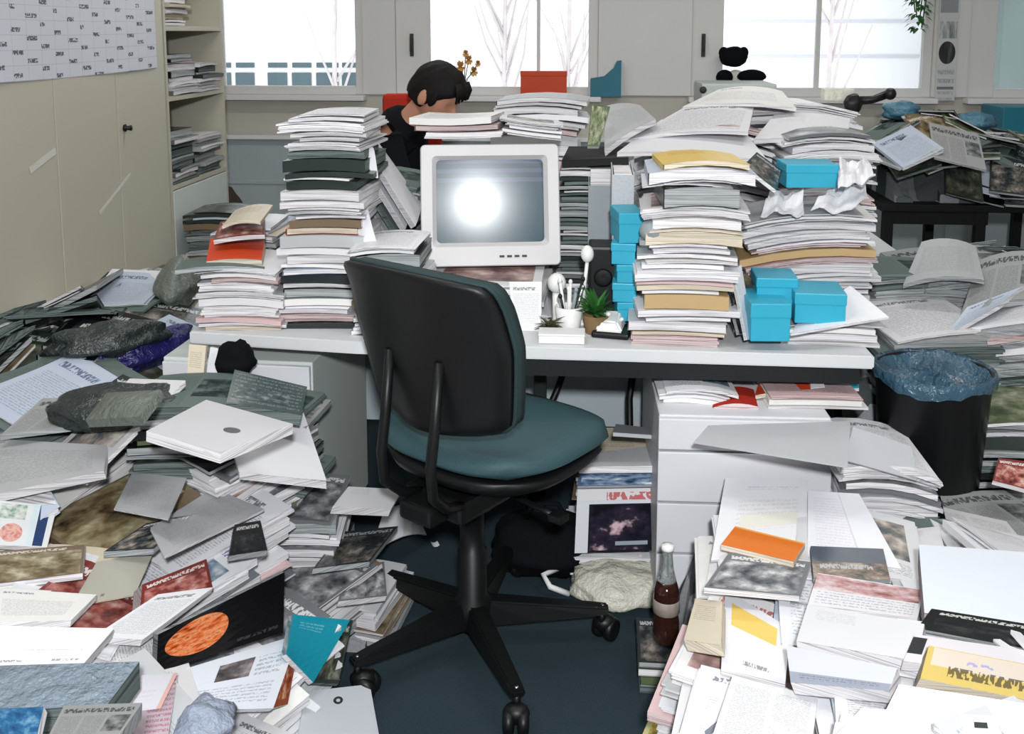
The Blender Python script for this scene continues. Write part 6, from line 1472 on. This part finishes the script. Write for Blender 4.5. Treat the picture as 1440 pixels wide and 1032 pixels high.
# far right teal crates on a cabinet by the window
a, b = ay(1404, 186, 5.7), ay(1452, 150, 5.7)
c = empty('storage_crate', ((a.x + b.x) / 2, 5.8, 0)); tag(c, 'teal crate on a low cabinet at right below the window', 'crate'); w = (b.x - a.x) / 2
bm_obj('stand', nbox(-w - .15, w + .3, -.2, .2, 0, a.z, .004), M['radiator'], c)
bm_obj('body', nbox(-w, w + .1, -.15, .15, a.z, b.z, .006), M['tealdark'], c)
for k, (u, v, y, lab) in enumerate(((1268, 150, 5.0, 'blue grey crumpled bag on the far table heap, left one'), (1372, 165, 5.05, 'blue grey crumpled bag on the far table heap, right one'))):
    p = ay(u, v, y); zz = float(HT.at(p.x, min(y, 5.2))); bm = bmesh.new(); blob(bm, (0, 0, 0), (.09, .08, .05), 20, 14, noise=.2, seed=20 + k)
    tag(bm_obj('plastic_bag', bm, film_mat('steel_blue_bag%d' % k, (70, 118, 140), 1.0, .4), None, (p.x, min(y, 5.2), max(zz + .03, p.z - .02))), lab, 'bag')

# ================================================================== the man dozing over the desk
HC = ay(612, 130, 3.52)
def skin_chain(bm, pts, layer):
    prev = None
    for p, r_ in pts:
        v = bm.verts.new(p); v[layer].radius = (r_, r_)
        if prev: bm.edges.new((prev, v))
        prev = v
    return prev
bx = HC.x
# seat and torso geometry: he sits behind the desk facing right, bent forward over papers
sh = Vector((bx - .16, 3.60, HC.z - .17)); pel = Vector((bx - .30, 3.72, .53)); che = Vector((bx - .25, 3.66, HC.z - .38)); nk = Vector((bx - .09, 3.56, HC.z - .09))
def body_graph(inset=0.0, skin=True):
    me = bpy.data.meshes.new('body_graph'); bm = bmesh.new(); L = bm.verts.layers.skin.verify()
    V = {}
    def add(n, p, r_): V[n] = bm.verts.new(p); V[n][L].radius = (r_, r_)
    def e(a, b): bm.edges.new((V[a], V[b]))
    add('pel', pel, .13); add('wai', pel.lerp(che, .5), .11); add('che', che, .125); add('nb', sh, .06); add('nk', nk, .046); add('nh', HC + Vector((-.015, .01, -.02)), .05)
    V['pel'][L].use_root = True
    for a, b in (('pel', 'wai'), ('wai', 'che'), ('che', 'nb'), ('nb', 'nk'), ('nk', 'nh')): e(a, b)
    for s, nm in ((-1, 'r'), (1, 'l')):   # -1 = near the camera
        off = s * .17
        add('sh' + nm, sh + Vector((-.02, off, -.05)), .045); e('nb', 'sh' + nm)
        el = Vector((sh.x + .08, 3.60 + s * .27, sh.z - .26)); wr = Vector((sh.x + .30, 3.56 + s * .10, sh.z - .30)); ha = wr + Vector((.06, -s * .02, -.01))
        add('el' + nm, el, .04); add('wr' + nm, wr, .032); e('sh' + nm, 'el' + nm); e('el' + nm, 'wr' + nm)
        add('ha' + nm, ha, .036); e('wr' + nm, 'ha' + nm)
        for fi, (dy, ln, rr_) in enumerate(((-.03, .07, .009), (-.01, .085, .0095), (.011, .08, .0092), (.03, .062, .0085))):
            k = '%s%d' % (nm, fi)
            add('fa' + k, ha + Vector((.035, dy, 0)), rr_ + .002); add('fb' + k, ha + Vector((.035 + ln * .55, dy * 1.2, .004)), rr_); add('fc' + k, ha + Vector((.035 + ln, dy * 1.25, -.014)), rr_ * .85)
            e('ha' + nm, 'fa' + k); e('fa' + k, 'fb' + k); e('fb' + k, 'fc' + k)
        add('ta' + nm, ha + Vector((-.005, -s * .038, .002)), .0115); add('tb' + nm, ha + Vector((.035, -s * .058, -.006)), .0095); e('ha' + nm, 'ta' + nm); e('ta' + nm, 'tb' + nm)
        hip = pel + Vector((.03, s * .10, -.02)); kn = pel + Vector((.45, s * .12, .0)); an = Vector((kn.x - .03, kn.y, .09)); to = an + Vector((.16, 0, -.05))
        add('hip' + nm, hip, .09); add('kn' + nm, kn, .062); add('an' + nm, an, .042); add('to' + nm, to, .034)
        e('pel', 'hip' + nm); e('hip' + nm, 'kn' + nm); e('kn' + nm, 'an' + nm); e('an' + nm, 'to' + nm)
    bm.to_mesh(me); bm.free(); return me
def bake(me, mods):
    o = bpy.data.objects.new('bake', me); COL.objects.link(o)
    for typ, kw in mods:
        m = o.modifiers.new(typ, typ)
        for k, v in kw.items(): setattr(m, k, v)
    dg = bpy.context.evaluated_depsgraph_get(); out = bpy.data.meshes.new_from_object(o.evaluated_get(dg)); bpy.data.objects.remove(o); return out
body = bake(body_graph(), [('SKIN', {}), ('SUBSURF', {'levels': 2, 'render_levels': 2})])
# head: faces right and down
HR_ = Matrix.Rotation(radians(20), 4, 'X').to_3x3()
fwd = Vector((.80, -.22, -.56)).normalized(); upv = Vector((.52, -.25, .82)); upv = (upv - fwd * upv.dot(fwd)).normalized(); side = fwd.cross(upv)
HM3 = Matrix((side, fwd, upv)).transposed()       # local x = his right/left, y = face direction, z = crown
def head_mesh(scale=1.0, hair=False):
    bm = bmesh.new(); n, m = 40, 30
    G = []
    for i in range(m + 1):
        th = pi * i / m; row = []
        for k in range(n):
            a = 2 * pi * k / n; d = Vector((sin(th) * cos(a), sin(th) * sin(a), cos(th)))
            x, y, z = d.x * .076, d.y * .098, d.z * .118
            if d.z < 0: x *= 1 - .30 * d.z ** 2; y = y * (1 - .12 * d.z ** 2) + (.018 * d.z ** 2 if d.y > 0 else .03 * d.z ** 2)
            f = max(0, d.y)
            g = lambda cx, cz, s: math.exp(-((d.x - cx) ** 2 + (d.z - cz) ** 2) / s)
            if d.y > 0:
                y += .026 * g(0, -.22, .012) * 1.0 + .012 * g(0, -.05, .01)          # nose
                y -= .010 * g(.38, .02, .03) + .010 * g(-.38, .02, .03)               # eye sockets
                y += .006 * g(0, -.5, .02) - .004 * g(0, -.545, .003)                 # lips, mouth line
                y += .008 * g(0, -.82, .03)                                           # chin
                y += .006 * math.exp(-((d.z - .16) ** 2) / .01) * f                   # brow
            row.append(Vector((x, y, z)))
        G.append(row)
    T = bm.verts.new(G[0][0]); B = bm.verts.new(G[-1][0]); R_ = [[bm.verts.new(p) for p in r] for r in G[1:-1]]
    for i in range(len(R_) - 1):
        for k in range(n): bm.faces.new((R_[i][k], R_[i + 1][k], R_[i + 1][(k + 1) % n], R_[i][(k + 1) % n]))
    for k in range(n): bm.faces.new((T, R_[0][k], R_[0][(k + 1) % n])); bm.faces.new((B, R_[-1][(k + 1) % n], R_[-1][k]))
    for s in (-1, 1):  # ears
        blob(bm, (s * .078, -.004, -.012), (.012, .022, .036), 14, 10, M=Matrix.Rotation(s * .3, 3, 'Z')); 
    return bm
hb = head_mesh(); bmesh.ops.transform(hb, matrix=Matrix.Translation(HC) @ HM3.to_4x4() @ Matrix.Scale(.93, 4), verts=hb.verts[:])
bm = bmesh.new(); bm.from_mesh(body); t_ = bpy.data.meshes.new('t'); hb.to_mesh(t_); hb.free(); bm.from_mesh(t_)
bmesh.ops.recalc_face_normals(bm, faces=bm.faces[:])
me = bpy.data.meshes.new('pbody'); bm.to_mesh(me); bm.free()
me = bake(me, [('REMESH', {'mode': 'VOXEL', 'voxel_size': .0055}), ('SMOOTH', {'factor': .5, 'iterations': 2})])
me.name = 'person'; me.materials.clear(); me.materials.append(M['skin']); me.polygons.foreach_set('use_smooth', [True] * len(me.polygons))
man = link(bpy.data.objects.new('person', me)); tag(man, 'dark-haired man in black jacket bent over papers behind the monitor', 'person')
# clothing grown from the same graph, slightly larger
def cloth_graph(which):
    me = bpy.data.meshes.new('cloth_graph'); bm = bmesh.new(); L = bm.verts.layers.skin.verify(); V = {}
    def add(n, p, r_): V[n] = bm.verts.new(p); V[n][L].radius = (r_, r_)
    def e(a, b): bm.edges.new((V[a], V[b]))
    if which == 'jacket':
        add('a', pel + Vector((0, 0, .02)), .172); add('w', pel.lerp(che, .5), .16); add('c', che, .18); add('n', sh, .135); add('k', sh.lerp(nk, .55), .10); add('k2', sh.lerp(nk, 1.05), .078)
        V['a'][L].use_root = True
        for a, b in (('a', 'w'), ('w', 'c'), ('c', 'n'), ('n', 'k'), ('k', 'k2')): e(a, b)
        for s, nm in ((-1, 'r'), (1, 'l')):
            el = Vector((sh.x + .08, 3.60 + s * .27, sh.z - .26)); wr = Vector((sh.x + .30, 3.56 + s * .10, sh.z - .30))
            add('s' + nm, sh + Vector((-.02, s * .17, -.04)), .085); add('e' + nm, el, .062); add('x' + nm, el.lerp(wr, .88), .046)
            e('n', 's' + nm); e('s' + nm, 'e' + nm); e('e' + nm, 'x' + nm)
    else:
        add('a', pel + Vector((0, 0, -.01)), .165); V['a'][L].use_root = True
        for s, nm in ((-1, 'r'), (1, 'l')):
            hip = pel + Vector((.03, s * .10, -.02)); kn = pel + Vector((.45, s * .12, .0)); an = Vector((kn.x - .03, kn.y, .13))
            add('h' + nm, hip, .102); add('k' + nm, kn, .076); add('n' + nm, an, .062); e('a', 'h' + nm); e('h' + nm, 'k' + nm); e('k' + nm, 'n' + nm)
    bm.to_mesh(me); bm.free(); return me
for nm, mat in (('jacket', M['blackcloth']), ('trousers', M['trouser'])):
    cm = bake(cloth_graph(nm), [('SKIN', {}), ('SUBSURF', {'levels': 2, 'render_levels': 2})]); cm.materials.clear(); cm.materials.append(mat); cm.polygons.foreach_set('use_smooth', [True] * len(cm.polygons)); link(bpy.data.objects.new(nm, cm), man)
for s in (-1, 1):
    kn = pel + Vector((.45, s * .12, .0)); bm = bmesh.new(); blob(bm, (kn.x + .06, kn.y, .05), (.14, .05, .05), 18, 12)
    for v in bm.verts: v.co.z = max(v.co.z, .003)
    bm_obj('shoe', bm, M['shoe'], man)
# hair cap, thick on top and back with a forelock
bm = bmesh.new(); n, m = 44, 26; G = []
rr = random.Random(4)
for i in range(m + 1):
    th = pi * .72 * i / m; row = []
    for k in range(n):
        a = 2 * pi * k / n; d = Vector((sin(th) * cos(a), sin(th) * sin(a), cos(th)))
        lim = .72
        front = max(0, d.y) / max(1e-4, sqrt(d.x * d.x + d.y * d.y) + 1e-4) if i else 0
        # hairline: high on the forehead, low at nape
        thm = pi * lerp(.66, .36, max(0, front) ** .7); t2 = min(th, thm)
        d2 = Vector((sin(t2) * cos(a), sin(t2) * sin(a), cos(t2)))
        g = 1.09 + .03 * sin(11 * a + 5 * t2) * sin(t2) + .02 * sin(23 * a) * sin(t2)
        if t2 >= thm - 1e-6: g = 1.0
        x, y, z = d2.x * .077 * g, d2.y * .099 * g, d2.z * .119 * g
        if d2.z > .2 and d2.y > .3: y += .010; z += .006
        row.append(bm.verts.new((x, y, z)))
    G.append(row)
for i in range(m):
    for k in range(n):
        try: f = bm.faces.new((G[i][k], G[i + 1][k], G[i + 1][(k + 1) % n], G[i][(k + 1) % n])); f.smooth = True
        except ValueError: pass
bmesh.ops.remove_doubles(bm, verts=bm.verts[:], dist=.0004)
for k in range(16):   # forelock strands falling over the brow
    x0 = lerp(-.05, .05, k / 15); tube(bm, [(x0, .075, .095), (x0 * 1.05, .100, .074), (x0 * 1.1, .108 + rr.uniform(0, .008), .045 + rr.uniform(-.012, .01))], [.008, .008, .003], 6)
for s in (-1, 1): blob(bm, (s * .073, .03, .005), (.008, .018, .035), 10, 8)
bmesh.ops.transform(bm, matrix=Matrix.Translation(HC) @ HM3.to_4x4() @ Matrix.Scale(.93, 4), verts=bm.verts[:])
bm_obj('hair', bm, M['hair'], man)
# his red chair
cb = ay(545, 160, 3.66)
c = empty('red_chair', (pel.x, pel.y, 0)); tag(c, 'chair with red backrest behind the dark-haired man', 'chair')
px_ = ay(512, 160, 3.66).x - pel.x; pz0, pz1 = ay(545, 196, 3.66).z, ay(545, 137, 3.66).z
bm = bmesh.new(); box(bm, -.24, .24, -.23, .23, .36, .43, bev=.02); bm_obj('seat', bm, M['redfab'], c)
wb = ay(578, 160, 3.60).x - ay(512, 160, 3.60).x
bm = bmesh.new(); box(bm, -wb / 2, wb / 2 + .06, -.025, .025, pz0 - .2, pz1, bev=.02)
bo = bm_obj('backrest', bm, M['redfab'], c, (px_ + wb / 2 + .02, .19, 0), (0, 0, radians(14)))
for s in (-1, 1): bm = bmesh.new(); tube(bm, [(px_ + .12 + s * .08, .19, pz0 - .15), (-.16 + s * .05, .16, .4)], .014); bm_obj('back_post', bm, M['blackplastic'], c)
for sx in (-1, 1):
    for sy in (-1, 1): bm = bmesh.new(); tube(bm, [(sx * .2, sy * .19, .37), (sx * .22, sy * .21, .001)], .014); bm_obj('leg', bm, M['blackplastic'], c)
# something dark under his chin: papers he reads
quad('paper_bundle', PR['cream']['m'], EDGE_C, [ay(590, 178, 3.2), ay(690, 176, 3.2), ay(680, 160, 3.5), ay(600, 162, 3.5)], .012, 'cream sheaf under the face of the man') if False else None

# ================================================================== labels for the things lying on the heaps
def label_heaped():
    used = {o.get('label') for o in bpy.data.objects if o.get('label')}
    cnt = {}
    for o, ph, pos, area in HEAPED:
        cs = sorted(((pos - a[1]).length + (0 if a[0] != 'x' else 9), a) for a in ANCHORS)
        d, (nm, ap) = cs[0]; v = pos - ap
        rel_ = ('right of' if v.x > 0 else 'left of') if abs(v.x) > abs(v.y) else ('behind' if v.y > 0 else 'in front of')
        cnt.setdefault((ph, rel_, nm), []).append((d, o))
    for (ph, rel_, nm), L in cnt.items():
        L.sort(key=lambda q: q[0])
        for i, (d, o) in enumerate(L):
            if len(L) == 1: lab = '%s on the heap %s the %s' % (ph, rel_, nm)
            else: lab = '%s %s %s the %s' % (ph, ('nearest', 'second', 'third', 'fourth', 'fifth', 'sixth', 'seventh', 'eighth', 'ninth', 'tenth', 'eleventh', 'twelfth')[min(i, 11)], rel_, nm)
            if len(lab.split()) > 16: lab = lab.replace(' on the heap', '')
            if lab in used: lab = lab.replace(' on the heap', ' lying')
            used.add(lab); o['label'] = lab
    for o, ph, pos, area in HEAPED: o['group'] = 'papers on the ' + (area if 'heap' in area or 'slope' in area else area + ' heap')
for nm, q in (('cupboard knob side heap edge', ax(100, 420, -1.8)), ('bookcase', Vector((-1.8, 4.3, .5))), ('blue purple bag', HL.march(205, 500)), ('rolled grey bag', HL.march(252, 408)), ('silver pouch', HL.march(165, 565)), ('side table leg', Vector((1.4, 4.6, .5)))):
    if nm.startswith('cupboard'): nm = 'cupboard nearer the camera'
    ANCHORS.append((nm, Vector(q)))
label_heaped()

# ================================================================== light, sky, camera
w = bpy.data.worlds.new('World'); SC.world = w; w.use_nodes = True
bgn = w.node_tree.nodes['Background']; bgn.inputs[0].default_value = (.93, .96, 1.0, 1); bgn.inputs[1].default_value = 1.95
def area(name, loc, rot, sx, sy, e, col=(1, 1, 1)):
    l = bpy.data.lights.new(name, 'AREA'); l.shape = 'RECTANGLE'; l.size = sx; l.size_y = sy; l.energy = e; l.color = col
    o = bpy.data.objects.new(name, l); o.location = loc; o.rotation_euler = rot; COL.objects.link(o); return o
# the flash on the camera
fl = bpy.data.lights.new('camera_flash', 'AREA'); fl.shape = 'DISK'; fl.size = .13; fl.energy = 56; fl.color = (.96, .98, 1.0); fl.spread = radians(150)
fo = bpy.data.objects.new('camera_flash', fl); fo.location = (.08, -.34, 1.86); COL.objects.link(fo)
fo.rotation_euler = (Vector((-.1, 2.6, .55)) - Vector(fo.location)).to_track_quat('-Z', 'Y').to_euler()
for k, (x, y) in enumerate(((-.9, 1.6), (1.3, 1.6), (-.9, 4.2), (1.3, 4.2))):
    area('ceiling_fill', (x, y, ZC - .09), (0, 0, 0), 1.2, .18, 13, (1, .98, .94))  # fill light added at the unseen ceiling lamps
cam = bpy.data.cameras.new('camera'); co = bpy.data.objects.new('camera', cam); COL.objects.link(co)
cam.sensor_fit = 'HORIZONTAL'; cam.sensor_width = 36.0; cam.lens = 36.0 * CF / 1440; cam.shift_x = 0; cam.shift_y = -(516 - CYP) / 1440
cam.clip_start = .05; cam.clip_end = 200
co.matrix_world = Matrix(((CRT[0], CUP[0], -CFW[0], 0), (CRT[1], CUP[1], -CFW[1], 0), (CRT[2], CUP[2], -CFW[2], CH), (0, 0, 0, 1)))
SC.camera = co
vs_ = SC.view_settings; vs_.view_transform = 'Standard'; vs_.look = 'None'; vs_.gamma = 1.0; vs_.exposure = 0.14; vs_.use_curve_mapping = False
